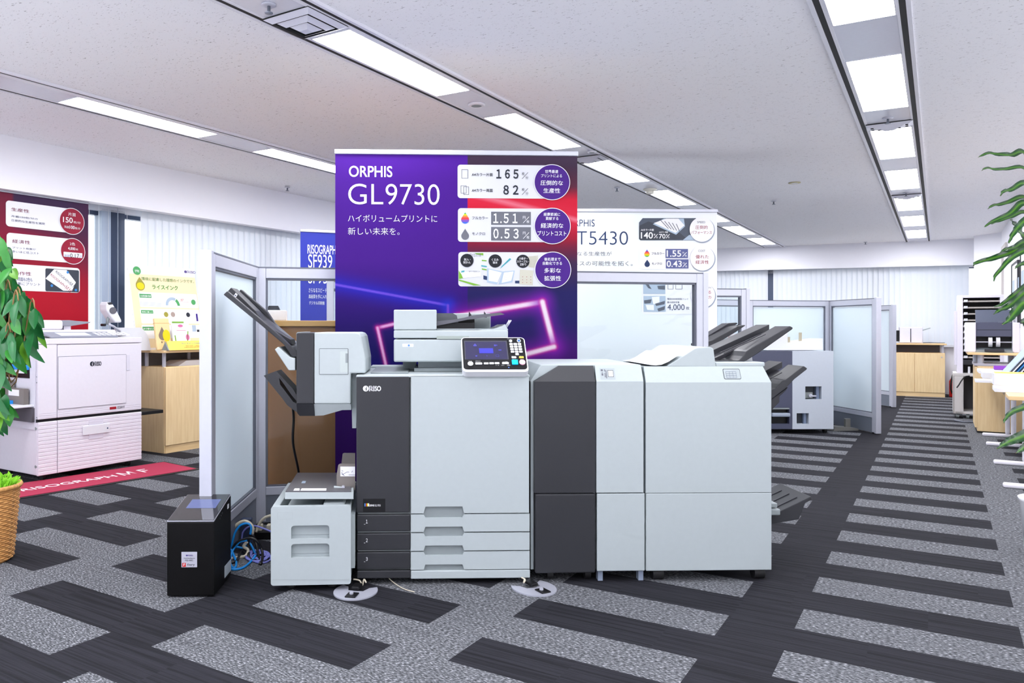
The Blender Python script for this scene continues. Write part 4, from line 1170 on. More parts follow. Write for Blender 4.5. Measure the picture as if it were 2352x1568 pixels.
def dropshape(fr, zf, cx, cy, wd, h, y, par, rainbow, mono=PSLATE):
    c = fr.rect(*zf(cx - wd / 2, cy - h / 2, cx + wd / 2, cy + h / 2))
    ow = drop((c[0] + c[1]) / 2, (c[2] + c[3]) / 2, c[1] - c[0], c[3] - c[2])
    if not rainbow: MB().flat(ow, y).build('ink_drop', mono, par); return
    zs_ = [c[2] + (c[3] - c[2]) * k for k in (0, .16, .36, .56, .72, .84, 1.01)]
    for i, mm in enumerate((mat('drop blue', (30, 90, 220), var=0), mat('drop violet', (110, 60, 160), var=0), mat('drop red', (222, 40, 50), var=0), mat('drop orange', (240, 120, 40), var=0), PYELL, mat('drop green', (60, 160, 70), var=0))):
        if rainbow < 0: i = 5 - i
        pl = []
        n = len(ow)
        for k in range(n):   # clip the outline to a horizontal band
            p, q = ow[k], ow[(k + 1) % n]
            def ins(z): return p[0] + (q[0] - p[0]) * (z - p[1]) / (q[1] - p[1])
            if zs_[i] <= p[1] <= zs_[i + 1]: pl.append(p)
            cr = [(z, ins(z)) for z in (zs_[i], zs_[i + 1]) if (p[1] - z) * (q[1] - z) < 0]
            cr.sort(key=lambda t_: abs(t_[0] - p[1]))
            pl += [(x, z) for z, x in cr]
        if len(pl) > 2: MB().flat(pl, y).build('ink_drop', mm, par)
dropshape(FPB, z7, 1250, 692, 74, 106, -.003, PAN[1], 1)
dropshape(FPB, z7, 1250, 843, 72, 104, -.003, PAN[1], 0, PGREY)
# third panel: small sample photographs
def patch(fr, zf, m, par, y, *polys, name='sample_photo'):
    k = MB()
    for p in polys: k.flat([fr.uv(*zf(*q)) for q in p], y)
    return k.build(name, m, par)
P3 = PAN[2]
patch(FPB, z7, PPALE, P3, -.0028, ((1455, 1160), (1600, 1190), (1545, 1310), (1452, 1290)), ((1600, 1190), (1712, 1180), (1690, 1290), (1560, 1310)))
patch(FPB, z7, PLIME, P3, -.0028, ((1340, 1018), (1420, 1018), (1420, 1040), (1350, 1030)), ((1190, 1180), (1240, 1250), (1190, 1260)), ((1190, 1262), (1400, 1318), (1330, 1320), (1190, 1275)), ((1405, 1080), (1450, 1085), (1450, 1095), (1405, 1092)), ((1405, 1160), (1450, 1168), (1450, 1180), (1405, 1172)))
patch(FPB, z7, PTEAL, P3, -.0028, ((1590, 1140), (1665, 1065), (1680, 1075), (1575, 1165)), ((1400, 1130), (1452, 1138), (1452, 1150), (1400, 1142)), ((1215, 1185), (1245, 1180), (1240, 1205), (1212, 1205)))
patch(FPB, z7, PNAVY, P3, -.0028, ((1420, 1225), (1455, 1235), (1455, 1270), (1420, 1262)), ((1715, 1275), (1755, 1275), (1755, 1300), (1715, 1300)))
patch(FPB, z7, PWHITE, P3, -.0032, ((1470, 1170), (1590, 1200), (1550, 1290), (1470, 1275)), ((1610, 1200), (1700, 1190), (1680, 1275), (1590, 1295)), ((1210, 1200), (1395, 1180), (1395, 1235), (1230, 1250)))
patch(FPB, z7, mat('beige print', (226, 224, 206), var=0), P3, -.0028, ((1760, 1170), (1885, 1180), (1880, 1318), (1755, 1310)), ((1830, 1050), (1930, 1040), (1920, 1160), (1840, 1150)))
m = MB()
rr_ = random.Random(5)
for i in range(9): m.flat(circ(*FPB.uv(*z7(1785 + (i % 3) * 38, 1240 + (i // 3) * 26)), .0028, .0016, 10), -.0036)
m.build('sample_photo', PRED, P3)
m = MB()
for b_, c in (('桜ヶ丘コ丁目', (1292, 1018, 1395, 1052)), ('桜が丘不動産株式会社', (1285, 1182, 1392, 1198))):
    m = MB(); T(m, FPB, z7, b_, c, -.0038); m.build('sample_lettering', PGREY, P3)
m = MB()
for i in range(8): m.line(FPB.uv(*z7(1605, 1205 + i * 10)), FPB.uv(*z7(1690, 1200 + i * 10)), .0006, -.0038)
m.build('sample_text_lines', PGREY, P3); m = MB()
for i in range(9): m.line(FPB.uv(*z7(1840, 1055 + i * 11)), FPB.uv(*z7(1915, 1052 + i * 11)), .0006, -.0038)
m.build('sample_text_lines', PGREY, P3)
m = MB()
CAPS = ((1267, 1087), (1530, 1092), (1788, 1095))
CD = [MB().flat(circ(*FPB.uv(*z7(x, y)), .0395), -.0045).build('caption_disc', mat('near black print', (34, 36, 44), var=0), P3) for x, y in CAPS]
for b_, c in (('封入・', (1240, 1066, 1300, 1090)), ('封かん', (1233, 1093, 1300, 1117)), ('くるみ', (1497, 1068, 1560, 1092)), ('製本', (1508, 1096, 1550, 1118)), ('小冊子・', (1750, 1058, 1828, 1082)), ('ステープル・', (1732, 1086, 1845, 1108)), ('Z折り', (1760, 1112, 1818, 1136))):
    m = MB(); T(m, FPB, z7, b_, c, -.0052, .004); m.build('caption_lettering', PWHITE, CD[0 if c[0] < 1400 else 1 if c[0] < 1650 else 2])
for (x, y, r_), rows in (((2058, 360, 168), (('世界最速', (1993, 245, 2115, 277)), ('プリントによる', (1955, 285, 2150, 316)), ('圧倒的な', (1950, 343, 2160, 390)), ('生産性', (1978, 415, 2133, 462)))),
                          ((2062, 767, 170), (('経費節減に', (1980, 643, 2132, 675)), ('貢献する', (1998, 682, 2117, 713)), ('経済的な', (1953, 740, 2163, 787)), ('プリントコスト', (1922, 812, 2190, 858)))),
                          ((2066, 1175, 170), (('後処理まで', (1985, 1060, 2137, 1092)), ('自動化できる', (1972, 1098, 2150, 1130)), ('多彩な', (1985, 1158, 2140, 1203)), ('拡張性', (1985, 1230, 2140, 1277))))):
    c = FPB.uv(*z7(x, y)); R_ = FPB.rect(*z7(x - r_, y - r_, x + r_, y + r_)); rx = (R_[1] - R_[0]) / 2; rz = (R_[3] - R_[2]) / 2
    ring = MB().flat(circ(*c, rx, rz, 56), -.006).build('badge_ring', PWHITE, pb)
    di = MB().flat(circ(*c, rx * .965, rz * .965, 56), -.0068).build('badge_disc', PPURP, ring)
    m = MB()
    for b_, cc in rows: T(m, FPB, z7, b_, cc, -.0076, .004)
    m.build('badge_lettering', PWHITE, di)

# white banner further back
o_ = at(1280, 700, 6.87)
FWB = Fr((o_.x, o_.y, 0), math.radians(1.5))
wx1 = FWB.uv(1647, 700)[0]; wz1 = FWB.uv(1500, 480)[1]
FWB = FWB.sub((wx1 / 2, 0, 0)); hw = wx1 / 2
wb, sh = banner('display_banner', 'tall white roll-up banner standing behind the glass partition right of the purple banner', FWB, -hw, hw, wz1, lambda u, v: mixc((232, 241, 244), (244, 247, 251), abs(u - .35) * 1.6), 10, 14, k=.86)
zw = Z(1300, 460, 3.92)
for b_, c, bo in (('ORPHIS', (12, 172, 258, 236), .0), ('FT', (22, 278, 188, 398), -.012), ('5430', (207, 278, 558, 400), -.012)):
    m = MB(); T(m, FWB, zw, b_, c, -.002, bo); m.build('lettering', PNAVY, wb)
for b_, c in (('さらなる生産性が', (-5, 460, 412, 500)), ('ビジネスの可能性を拓く。', (-50, 545, 600, 590))):
    m = MB(); T(m, FWB, zw, b_, c, -.002, 0); m.build('slogan_lettering', PGREY, wb)
ph = patch(FWB, zw, mat('photo slate', (58, 68, 84), var=0), wb, -.002, ((690, 160), (1170, 160), (1170, 360), (670, 360), (657, 348), (657, 200)), name='photo_panel')
patch(FWB, zw, mat('photo dark', (34, 42, 56), var=0), ph, -.003, ((657, 230), (740, 190), (1000, 270), (1090, 350), (670, 358), (657, 345)))
patch(FWB, zw, PPALE, ph, -.0045, ((780, 215), (880, 165), (1060, 165), (1070, 235), (990, 310)), ((1050, 358), (1110, 310), (1170, 330), (1170, 358)))
patch(FWB, zw, PWHITE, ph, -.006, ((790, 205), (900, 165), (1010, 165), (1065, 225), (985, 295)))
m = MB()
for i in range(5): m.line(FWB.uv(*zw(850 + i * 35, 180 + i * 8)), FWB.uv(*zw(920 + i * 25, 255 + i * 6)), .006, -.007)
m.build('photo_text', PGREY, ph)
m = MB()
for b_, c in (('A4カラー片面', (672, 257, 788, 277)), ('140', (672, 287, 780, 345)), ('枚', (787, 300, 803, 318)), ('分', (808, 325, 825, 343)), ('A4カラー両面', (835, 280, 915, 295)), ('70', (835, 303, 893, 345)), ('枚', (898, 305, 912, 320)), ('分', (915, 327, 930, 342))): T(m, FWB, zw, b_, c, -.008, .015)
for x in (0, 108): m.line(FWB.uv(*zw(790 + x, 342)), FWB.uv(*zw(822 + x, 305)), .005, -.008)
m.build('photo_lettering', PWHITE, ph)
cp_ = MB().rr(FWB.rect(*zw(660, 420, 1150, 620)), -.002, .03).build('info_panel', PWHITE, wb)
m = MB(); T(m, FWB, zw, 'フルカラー', (770, 467, 885, 490), -.004, .01); T(m, FWB, zw, 'モノクロ', (772, 558, 862, 580), -.004, .01); m.build('panel_lettering', PDARK, cp_)
m = MB(); m.rr(FWB.rect(*zw(895, 437, 1097, 520)), -.004, .002); m.rr(FWB.rect(*zw(898, 530, 1102, 613)), -.004, .002); bx = m.build('price_box', mat('price blue', (74, 82, 134), var=0), cp_)
m = MB()
for b_, c in (('1.55', (905, 450, 1035, 508)), ('0.43', (905, 543, 1040, 600)), ('円', (1045, 465, 1062, 482)), ('枚', (1068, 490, 1086, 508)), ('円', (1050, 560, 1067, 577)), ('枚', (1072, 585, 1090, 603))):
    m = MB(); T(m, FWB, zw, b_, c, -.0055, .012 if '.' in b_ else 0); m.build('price_lettering', PWHITE, bx)
m = MB()
for y in (0, 95): m.line(FWB.uv(*zw(1048, 506 + y)), FWB.uv(*zw(1084, 468 + y)), .005, -.0055)
m.build('price_slash', PWHITE, bx)
dropshape(FWB, zw, 728, 476, 48, 66, -.004, cp_, -1); dropshape(FWB, zw, 730, 567, 48, 66, -.004, cp_, 0, PNAVY)
tp_ = MB().rr(FWB.rect(*zw(680, 690, 1285, 1025)), -.002, .03).build('info_panel', PWHITE, wb)
patch(FWB, zw, PPALE, tp_, -.004, ((695, 727), (893, 727), (893, 842), (695, 842)), ((697, 860), (895, 860), (897, 1002), (699, 1002)))
patch(FWB, zw, mat('photo slate', (58, 68, 84)), tp_, -.0055, ((700, 735), (730, 735), (770, 800), (740, 790)), ((820, 770), (890, 765), (890, 805), (830, 800)), ((700, 900), (770, 890), (760, 925), (705, 930)), ((800, 930), (890, 905), (885, 935), (810, 950)), ((820, 975), (890, 950), (885, 985), (830, 1000)))
patch(FWB, zw, PWHITE, tp_, -.0055, ((770, 870), (840, 865), (840, 925), (785, 935)), ((715, 940), (790, 940), (790, 990), (730, 985)))
m = MB()
for b_, c in (('増設2000枚給紙トレイ', (910, 878, 1100, 897)), ('最大給紙容量', (910, 908, 1020, 926)), ('4,000', (912, 935, 1067, 995)), ('枚', (1080, 955, 1110, 985))): T(m, FWB, zw, b_, c, -.004)
for c in ((915, 745, 965, 800), (985, 755, 1045, 800)): outline(m, FWB, zw(*c), .003, -.004)
m.build('panel_lettering', PNAVY, tp_)
for (x, y, r_), e_, rows in (((1220, 263, 112), ('SPEED', (1178, 188, 1250, 207)), (('圧倒的', (1163, 227, 1272, 260)), ('パフォーマンス', (1125, 275, 1310, 305)))),
                             ((1225, 522, 112), ('COST', (1188, 446, 1250, 465)), (('優れた', (1163, 492, 1282, 525)), ('経済性', (1163, 540, 1283, 573)))),
                             ((1230, 855, 112), ('EXPANDABILITY', (1150, 780, 1305, 798)), (('さらなる', (1160, 812, 1303, 842)), ('生産性の', (1160, 856, 1305, 888)), ('向上', (1200, 905, 1270, 935))))):
    c = FWB.uv(*zw(x, y)); R_ = FWB.rect(*zw(x - r_, y - r_, x + r_, y + r_)); rx = (R_[1] - R_[0]) / 2
    rg = MB().flat(circ(c[0] + .006, c[1] - .006, rx, n=48), -.007).build('badge_ring', mat('soft grey print', (170, 182, 200), var=0), wb)
    di = MB().flat(circ(*c, rx * .98, n=48), -.0085).build('badge_disc', PWHITE, rg)
    m = MB(); T(m, FWB, zw, e_[0], e_[1], -.0095); m.build('badge_lettering', PGREY, di)
    m = MB()
    for b_, cc in rows: T(m, FWB, zw, b_, cc, -.0095, 0)
    m.build('badge_lettering', PRED, di)
# blue banner by the windows
o_ = at(690, 650, 8.15)
FBB = Fr((o_.x, o_.y, 0), math.radians(20.5))
bz = FBB.uv(690, 526)[1]
FBB = FBB.sub((.45, 0, 0))
bb, sh = banner('display_banner', 'blue roll-up banner with white lettering behind the glass partition, left of the purple banner', FBB, -.45, .45, bz, lambda u, v: mixc((70, 80, 196), (62, 72, 186), v), 4, 6)
z4 = Z(440, 480, 4.9)
def TQ(body, tl, br, bold=0):
    a = FBB.uv(*z4(*tl)); b = FBB.uv(*z4(*br)); MB().text(body, (a[0], b[0], b[1], a[1]), -.003, bold).build('lettering', PWHITE, bb)
TQ('RISOGRAPH', (1305, 398), (1622, 512), .01); TQ('SF939', (1312, 508), (1582, 668)); TQ('SF939II', (1312, 700), (1640, 842))
TQ('さらなるスピードと', (1318, 888), (1545, 940)); TQ('高画質を手に入れた', (1318, 960), (1545, 1008)); TQ('デジタル印刷機', (1322, 1035), (1495, 1078))

# ================================================================== glass partitions
def partition(lab, P, Q, zt, frost=0.0, kick=.16, post_end=None, fr_w=.05, zpane=None, group='aluminium framed glass partitions', frostmat=None):
    """a framed glass screen between two floor points"""
    P = Vector((P[0], P[1], 0)); Q = Vector((Q[0], Q[1], 0)); L = (Q - P).length
    fr = Fr(P, math.atan2(Q.y - P.y, Q.x - P.x))
    t = thing('glass_partition', lab, 'partition', fr, group)
    m = MB()
    for x0, x1 in ((0, fr_w), (L - fr_w, L)): m.box(x0, x1, -.025, .025, .02, zt, .004)
    m.box(fr_w, L - fr_w, -.025, .025, zt - .065, zt - .004, .003)
    m.box(fr_w, L - fr_w, -.025, .025, .02 + kick, .02 + kick + .05, .003)
    m.build('frame', ALU, t)
    g = MB()
    for x0, x1 in ((fr_w, fr_w + .011), (L - fr_w - .011, L - fr_w)): g.box(x0, x1, -.018, .018, .07 + kick, zt - .065)
    g.box(fr_w, L - fr_w, -.018, .018, zt - .076, zt - .065); g.box(fr_w, L - fr_w, -.018, .018, .07 + kick, .078 + kick)
    g.build('glazing_seal', GASKET, t)
    MB().box(.006, L - .006, -.018, .018, .015, .02 + kick).build('kick_panel', ALUD, t)
    MB().box(.002, L - .002, -.026, .026, zt - .004, zt + .004).build('top_cap', GASKET, t)
    if frost > 0:
        zf = zt - .081 if frost >= 1 else frost
        MB().box(fr_w + .01, L - fr_w - .01, -.003, .003, .08 + kick, zf).build('frosted_pane', FROST, t)
        if frost < 1: MB().box(fr_w + .01, L - fr_w - .01, -.003, .003, zf, zt - .075).build('clear_pane', GLASS, t)
    else:
        MB().box(fr_w + .01, L - fr_w - .01, -.003, .003, .08 + kick, zt - .075).build('clear_pane', GLASS, t)
    for x in (.06, L - .06): MB().cyl((x, 0, 0), (x, 0, .03), .018).build('adjuster', RUBBER, t)
    if post_end is not None:
        x = L if post_end else 0
        MB().box(x - .004 if post_end else -.034, x + .034 if post_end else .004, -.03, .03, .01, zt + .01, .004).build('end_post', ALU, t)
    return t
hx = Vector((-1.13, 4.66)); np_ = Vector((-1.128, 3.70))
HZ = EYE + (V0 - 614.5) * 4.66 / FPX
partition('side-on glass partition left of the printer, clear above and frosted below', np_, hx - Vector((0, .012)), HZ, frost=EYE - .005, post_end=0)
struct_post = MB().cyl((0, 0, .01), (0, 0, HZ), .02).build('hinge_post', GASKET, bpy.data.objects['glass_partition']); struct_post.location = ((hx - np_).length - .005, .01, 0)
u_ = Vector((math.cos(math.radians(10.3)), math.sin(math.radians(10.3))))
e1 = at(1603, 628, 5.26); Ltot = (e1.x - hx.x) / u_.x
mid_ = hx + u_ * (Ltot * .5)
partition('clear glass partition facing the camera in front of the brown counter, behind the hanging finisher', hx + u_ * .012, mid_, HZ)
partition('clear glass partition facing the camera in front of the white banner', mid_ + u_ * .01, hx + u_ * Ltot, HZ, post_end=1)
# ================================================================== left side: duplicator, mat, cabinet, red banner, plant
# ---- duplicator
g0 = gnd(88, 1096.5, .04)
FR1 = Fr((g0.x, g0.y, 0), math.pi / 2 - TH)
du = thing('duplicator', 'large white floor-standing duplicator with a ribbed lower drawer, behind the red mat', 'duplicator', FR1)
zr = Z(0, 680, 4.126)
def rp(d, *pts): return [FR1.uv(*zr(x, y), d) for x, y in pts]
W_ = FR1.uv(325, 1059)[0]
zsplit = FR1.uv(200, 955)[1]
ztop = FR1.uv(200, 776)[1]; zlid = FR1.uv(200, 789.5)[1]
xd = FR1.uv(132, 1000)[0]
DPD = .66
MB().box(.004, W_ - .004, .02, DPD, .05, ztop - .02, .006).build('cabinet', LILAC, du)
# lower cabinet: ribbed corner panel and ribbed drawer front
def ribbed(x0, x1, z0, z1, n, name, lab=None, holes=()):
    m = MB(); dz = (z1 - z0) / n
    prof = []
    for i in range(n):
        a = z0 + i * dz; prof += [(0.004, a), (0.0, a + .004), (0.0, a + dz - .004), (0.004, a + dz)]
    pl = [(y, z) for y, z in prof] + [(.022, z1), (.022, z0)]
    m.prism(pl, x0, x1, axis='x')
    return m.build(name, LILAC, du, lab)
ribbed(0, xd - .003, .05, zsplit - .012, 14, 'corner_panel')
dr = ribbed(xd + .003, W_, .05, zsplit - .012, 14, 'lower_drawer')
h = FR1.rect(204, 967, 237, 1004, -.001)
MB().box(h[0], h[1], -.003, .003, h[2], h[3]).build('grip_recess', mat('recess shade', (206, 204, 216), .5), dr)
hb = rp(-.004, (783, 1250), (1035, 1218), (1035, 1268), (783, 1300)); 
b0 = FR1.rect(190, 979, 251, 992, -.004)
hd = MB().box(b0[0], b0[1], -.010, -.002, b0[2], b0[3], .002).build('drawer_handle', WHITE, dr)
MB().cyl((b0[1] - .02, -.012, (b0[2] + b0[3]) / 2), (b0[1] - .02, -.009, (b0[2] + b0[3]) / 2), .006).build('latch', PNAVY, hd)
MB().box(.0, W_, .012, .05, zsplit - .014, zsplit + .01).build('split_line', BLACK, du)
# upper body
MB().box(0, xd - .003, 0, .022, zsplit + .01, zlid, .004).build('upper_corner_panel', LILAC, du)
ud = MB().box(xd + .002, W_, 0, .022, zsplit + .01, zlid - .004, .004).build('front_cover', LILAC, du)
p4 = FR1.rect(132, 816.5, 290, 934, 0)
z_a, z_b = FR1.uv(132, 818.6)[1], FR1.uv(132, 940.5)[1]
x_b = FR1.uv(289.6, 870)[0]
sm = MB().box(xd + .004, x_b, -.0015, .0, z_b, z_a).build('door_seam', mat('seam grey', (96, 98, 108), .6), ud)
MB().box(xd + .006, x_b - .003, -.005, -.001, z_b + .003, z_a - .004, .001).build('front_door', LILAC, ud)
gq = FR1.rect(290.5, 815, 298, 850)
MB().box(gq[0], gq[1], -.003, .001, gq[2], gq[3]).build('grip_recess', mat('recess shade', (206, 204, 216), .5), ud)
riso_logo(FR1.rect(206.5, 830, 232.7, 840, -.006), -.0062, ud, PDARK)
k = MB()
for zz in (0, 1, 2): k.box(0, W_, -.0012, .0, zsplit + .022 + zz * .016, zsplit + .0235 + zz * .016)
k.build('groove', mat('recess shade', (206, 204, 216)), ud)
nb = FR1.rect(252, 935, 286, 937, 0)
MB().box(nb[0], nb[0] + .06, -.002, 0, nb[2], nb[3] + .002).build('red_bar', PRED, ud)
MB().text('RISOGRAPH MF', (nb[0] + .07, nb[1], nb[2], nb[3] + .003), -.002).build('model_lettering', PDARK, ud)
MB().box(-.002, W_ + .002, -.003, DPD, zlid, ztop, .006).build('top_cover', LILAC, du)
# operation panel on the front edge of the top
px0, px1 = FR1.uv(122, 770)[0], FR1.uv(276, 770)[0]
pm = Matrix.Translation((0, .03, ztop)) @ Matrix.Rotation(math.radians(14), 4, 'X')
op = MB(pm).box(px0, px1, 0, .16, .0, .012, .003).build('control_panel', mat('panel grey', (126, 130, 142), .4), du)
g = MB(pm); g.box(px0 + .1, px0 + .36, .03, .13, .012, .0135); g.build('display', mat('panel display', (206, 212, 226), .3), op)
g = MB(pm)
for i in range(7):
    for j in range(3): g.box(px0 + .42 + i * .045, px0 + .45 + i * .045, .03 + j * .035, .052 + j * .035, .012, .015)
g.build('keypad', WHITE, op)
# scanner and its feeder
s0, s1 = FR1.uv(92, 760, .2)[0], FR1.uv(268, 760, .2)[0]
MB().box(s0 - .1, s1, .2, DPD, ztop, FR1.uv(200, 757, .2)[1], .02, 3).build('scanner', LILAC, du)
za_ = FR1.uv(150, 735, .25)[1]; zb_ = FR1.uv(150, 757, .2)[1]
xa_, xb_ = FR1.uv(80, 745, .25)[0], FR1.uv(146, 745, .25)[0]
MB().box(xa_ - .15, xb_, .25, DPD, zb_, za_, .02, 3).build('document_feeder', LILAC, du)
tq = [FR1.uv(*p, .3) for p in ((124, 735), (160, 735), (178, 737), (210, 739), (206, 742), (160, 749), (138, 748))]
MB().prism(tq, .3, .60, bev=.004).build('document_tray', mat('tray grey', (128, 130, 140), .45), du)
MB().box(FR1.uv(150, 750, .3)[0], FR1.uv(166, 750, .3)[0], .32, .5, zb_, FR1.uv(150, 746, .3)[1]).build('tray_post', LILAC, du)
# jointed task light on the right end of the top
al = [FR1.uv(*p, .45) for p in ((280, 762), (262, 748), (248, 742), (247, 728))]
FAL = FR1.sub((al[0][0], .45, al[0][1] - .03))
tl = thing('task_lamp', 'white jointed lamp with a round dark disc on its head, standing on the duplicator', 'lamp', FAL)
def ap(*pts): return [Vector((FAL.uv(x, y)[0], 0, FAL.uv(x, y)[1])) for x, y in pts]
b_ = ap((276, 763))[0]
MB().box(b_.x - .05, b_.x + .03, -.05, .05, -.005, .025, .006).build('base', ALU, tl)
MB().tube(ap((276, 761), (262, 750), (247, 743)), .011, 10, 1).build('lower_arm', ALU, tl)
MB().tube(ap((246, 745), (247, 735), (250, 727)), .013, 10, 1).build('upper_arm', GREYP, tl)
c0 = ap((238, 746))[0]; MB().cyl(c0 + Vector((0, -.02, 0)), c0 + Vector((0, .03, 0)), .012).build('knob', BLACK, tl)
hdp = ap((240, 692), (252, 698), (262, 715), (272, 735), (272, 741), (258, 741), (250, 732), (238, 714), (237, 700))
hdm = MB().prism([(v.x, v.z) for v in hdp], -.05, .06, bev=.012).build('head', WHITE, tl)
c1 = ap((251.5, 713))[0]
MB().prism(circ(c1.x, c1.z, .034, .03, 28), -.055, -.048).build('disc', mat('disc grey', (84, 84, 92), .5), hdm)
MB().prism([(v.x, v.z) for v in ap((239, 695), (248, 694), (251, 699), (242, 700))], -.052, -.045).build('clip', DARK, hdm)
# paper feed bay on the left flank
FS = FR1.sub((0, 0, 0), math.pi / 2)      # not used for prints, only for its pixels
def sp(px, py, x=0.0):
    d, z = FR1.side(px, py, x); return d, z
def sbox(name, m, x0, x1, c, par=du, bev=.002):
    d0, z1 = sp(c[0], c[1]); d1, z0 = sp(c[2], c[3])
    return MB().box(x0, x1, min(d0, d1), max(d0, d1), min(z0, z1), max(z0, z1), bev).build(name, m, par)
dA = sp(66, 900)[0]
MB().box(-.004, .004, .02, .05, .06, zsplit - .02).build('flank_trim', LILAC, du)
fb = MB().box(-.006, .002, .035, .5, sp(66, 985)[1], sp(66, 828)[1]).build('feed_bay', mat('bay shade', (214, 214, 224), .5), du)
sbox('paper_slot', BLACK, -.012, .0, (70, 833, 18, 865), fb)
sbox('blue_bar', mat('bright blue plastic', (28, 140, 226), .45), -.03, -.008, (70, 838, 12, 846), fb)
sbox('slot_label', PAPER, -.02, -.012, (60, 847, 20, 855), fb)
sbox('feed_guide', TAUPE, -.06, -.02, (72, 892, 30, 926), fb)
sbox('guide_label', PAPER, -.064, -.06, (62, 894, 38, 906), fb)
sbox('feed_guide', TAUPE, -.05, -.02, (40, 872, 5, 905), fb)
sbox('release_lever', mat('bright blue plastic', (28, 140, 226)), -.09, -.05, (48, 918, 30, 925), fb)
d0, z0 = sp(72, 930)
MB().box(-.30, .0, .05, .5, z0 - .012, z0 + .006, .004).build('feed_table', WHITE, du)
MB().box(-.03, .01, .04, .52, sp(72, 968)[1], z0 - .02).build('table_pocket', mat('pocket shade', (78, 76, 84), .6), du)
for py in (797, 813, 865, 878, 958): 
    d_, z_ = sp(79, py); MB().cyl((-.004, .02, z_), (.0, .02, z_), .004).build('screw', GREYP, du)
for zz in (.12, zsplit - .06): MB().cyl((-.006, .03, zz), (.001, .03, zz), .012).build('screw', GREYP, du)
for x in (.08, W_ - .08):
    for y in (.08, DPD - .1): MB().cyl((x - .012, y, .026), (x + .012, y, .026), .026).build('caster', RUBBER, du)
# exit basket on the right flank
bk = MB()
e0 = FR1.side(400, 945, 0) if False else None
zt_ = FR1.uv(330, 940, .1)[1]
ex = MB().box(W_ - .02, W_ + .30, .10, .50, zt_ - .05, zt_ - .02, .004).build('receiving_tray', BLACK, du)
bk = MB()
zc = FR1.uv(340, 880, .4)[1]
for k_ in range(6):
    x = W_ + .02 + k_ * .03
    bk.tube([(x, .44, zt_ - .03), (x, .45, zc - .06), (x - .005, .42, zc)], .008, 6, 3)
bk.tube([(W_, .42, zc), (W_ + .16, .42, zc), (W_ + .19, .44, zc - .05), (W_ + .2, .46, zt_ - .03)], .009, 6, 3)
bk.build('paper_fence', BLACK, du)
MB().box(W_ + .0, W_ + .02, .2, .3, zt_ + .02, zc - .06, .004).build('blue_guide', mat('bright blue plastic', (28, 140, 226)), du)

# ---- red mat
mc = [gnd(*p) for p in ((30, 1149), (462, 1078), (378, 1061), (-30, 1125))]
FMt = Fr((mc[0].x, mc[0].y, 0), math.atan2(mc[1].y - mc[0].y, mc[1].x - mc[0].x))
Lm = (mc[1] - mc[0]).length
wd_ = FMt.loc(mc[2]).y
FMt = FMt.sub((Lm / 2, wd_ / 2, 0)); 
mt_ = thing('floor_mat', 'long crimson mat with white lettering on the carpet before the duplicator', 'mat', FMt)
hx_, hy_ = Lm / 2, wd_ / 2
MB().box(-hx_ - .5, hx_, -hy_, hy_, .001, .006).build('mat_border', RUBBER, mt_)
MB().box(-hx_ - .47, hx_ - .03, -hy_ + .03, hy_ - .03, .006, .010, .001).build('mat_pile', mat('crimson pile', (156, 34, 66), .95, var=.12, scale=400, bump=.5), mt_)
def matword(body, pts, par, bold=.02):
    ls = [FMt.loc(gnd(*p, .01)) for p in pts]
    x0 = (ls[0].x); x1 = ls[1].x; y0 = min(l.y for l in ls); y1 = max(l.y for l in ls)
    m = MB(Matrix.Rotation(-math.pi / 2, 4, 'X'))
    vs, fs, a, b, c, d = txt_mesh(body, bold)
    m2 = MB(); m2.add([(x0 + (v[0] - a) / (b - a) * (x1 - x0), y0 + (v[1] - c) / (d - c) * (y1 - y0), .0108) for v in vs], fs)
    return m2.build('lettering', PAPER, par)
# the lettering lies across the mat's middle
l0 = FMt.loc(gnd(50, 1127, .01)).x; l1 = FMt.loc(gnd(268, 1093, .01)).x; l2 = FMt.loc(gnd(282, 1091, .01)).x; l3 = FMt.loc(gnd(346, 1080, .01)).x
for body, xa, xb, ya, yb in (('RISOGRAPH', l0, l1, -.075, .02), ('ＭＦ', l2, l3, -.08, .065)):
    vs, fs, a, b, c, d = txt_mesh(body, .008)
    m2 = MB(); m2.add([(xa + (v[0] - a) / (b - a) * (xb - xa), ya + (v[1] - c) / (d - c) * (yb - ya), .0108) for v in vs], fs)
    m2.build('lettering', PAPER, mt_)

# ---- maple cabinet behind the duplicator
gC = gnd(380, 1036)
nC = -6.12
r_ = ray(380, 1036); tt = nC / (r_.x * B2.x + r_.y * B2.y)
FC = Fr((r_.x * tt, r_.y * tt, 0), math.pi / 2 - TH)
def cabinet(lab, fr, L, Dp, zc, zt, splits, drk=True, flip=False):
    t = thing('low_cabinet', lab, 'cabinet', fr)
    MB().box(0, L, .02, Dp, 0.0, zc, .002).build('carcass', MAPLE, t)
    MB().box(.01, L - .01, .012, .02, .0, .07).build('plinth', MAPLEX, t)
    xs_ = [0] + splits + [L]
    for i in range(len(xs_) - 1):
        d_ = MB().box(xs_[i] + .004, xs_[i + 1] - .004, 0, .02, .075, zc - .006, .002).build('door', MAPLE, t)
        kx_ = xs_[i + 1] - .05 if i % 2 == 0 else xs_[i] + .05
        MB().cyl((kx_, -.008, zc - .07), (kx_, 0, zc - .07), .011).build('lock', ALU, d_)
    MB().box(-.04, L + .02, -.03, Dp + .02, zt - .025, zt, .003).build('upper_shelf', MAPLEX, t)
    MB().box(.0, L, Dp - .02, Dp, zc, zt - .025).build('back_board', mat('grey back board', (104, 102, 104), .6), t)
    n = max(2, int(L / .5) + 1)
    for i in range(n):
        x = .03 + i * (L - .06) / (n - 1)
        for y in (.06, Dp - .08): MB().cyl((x, y, zc), (x, y, zt - .025), .018).build('shelf_post', ALU, t)
    return t
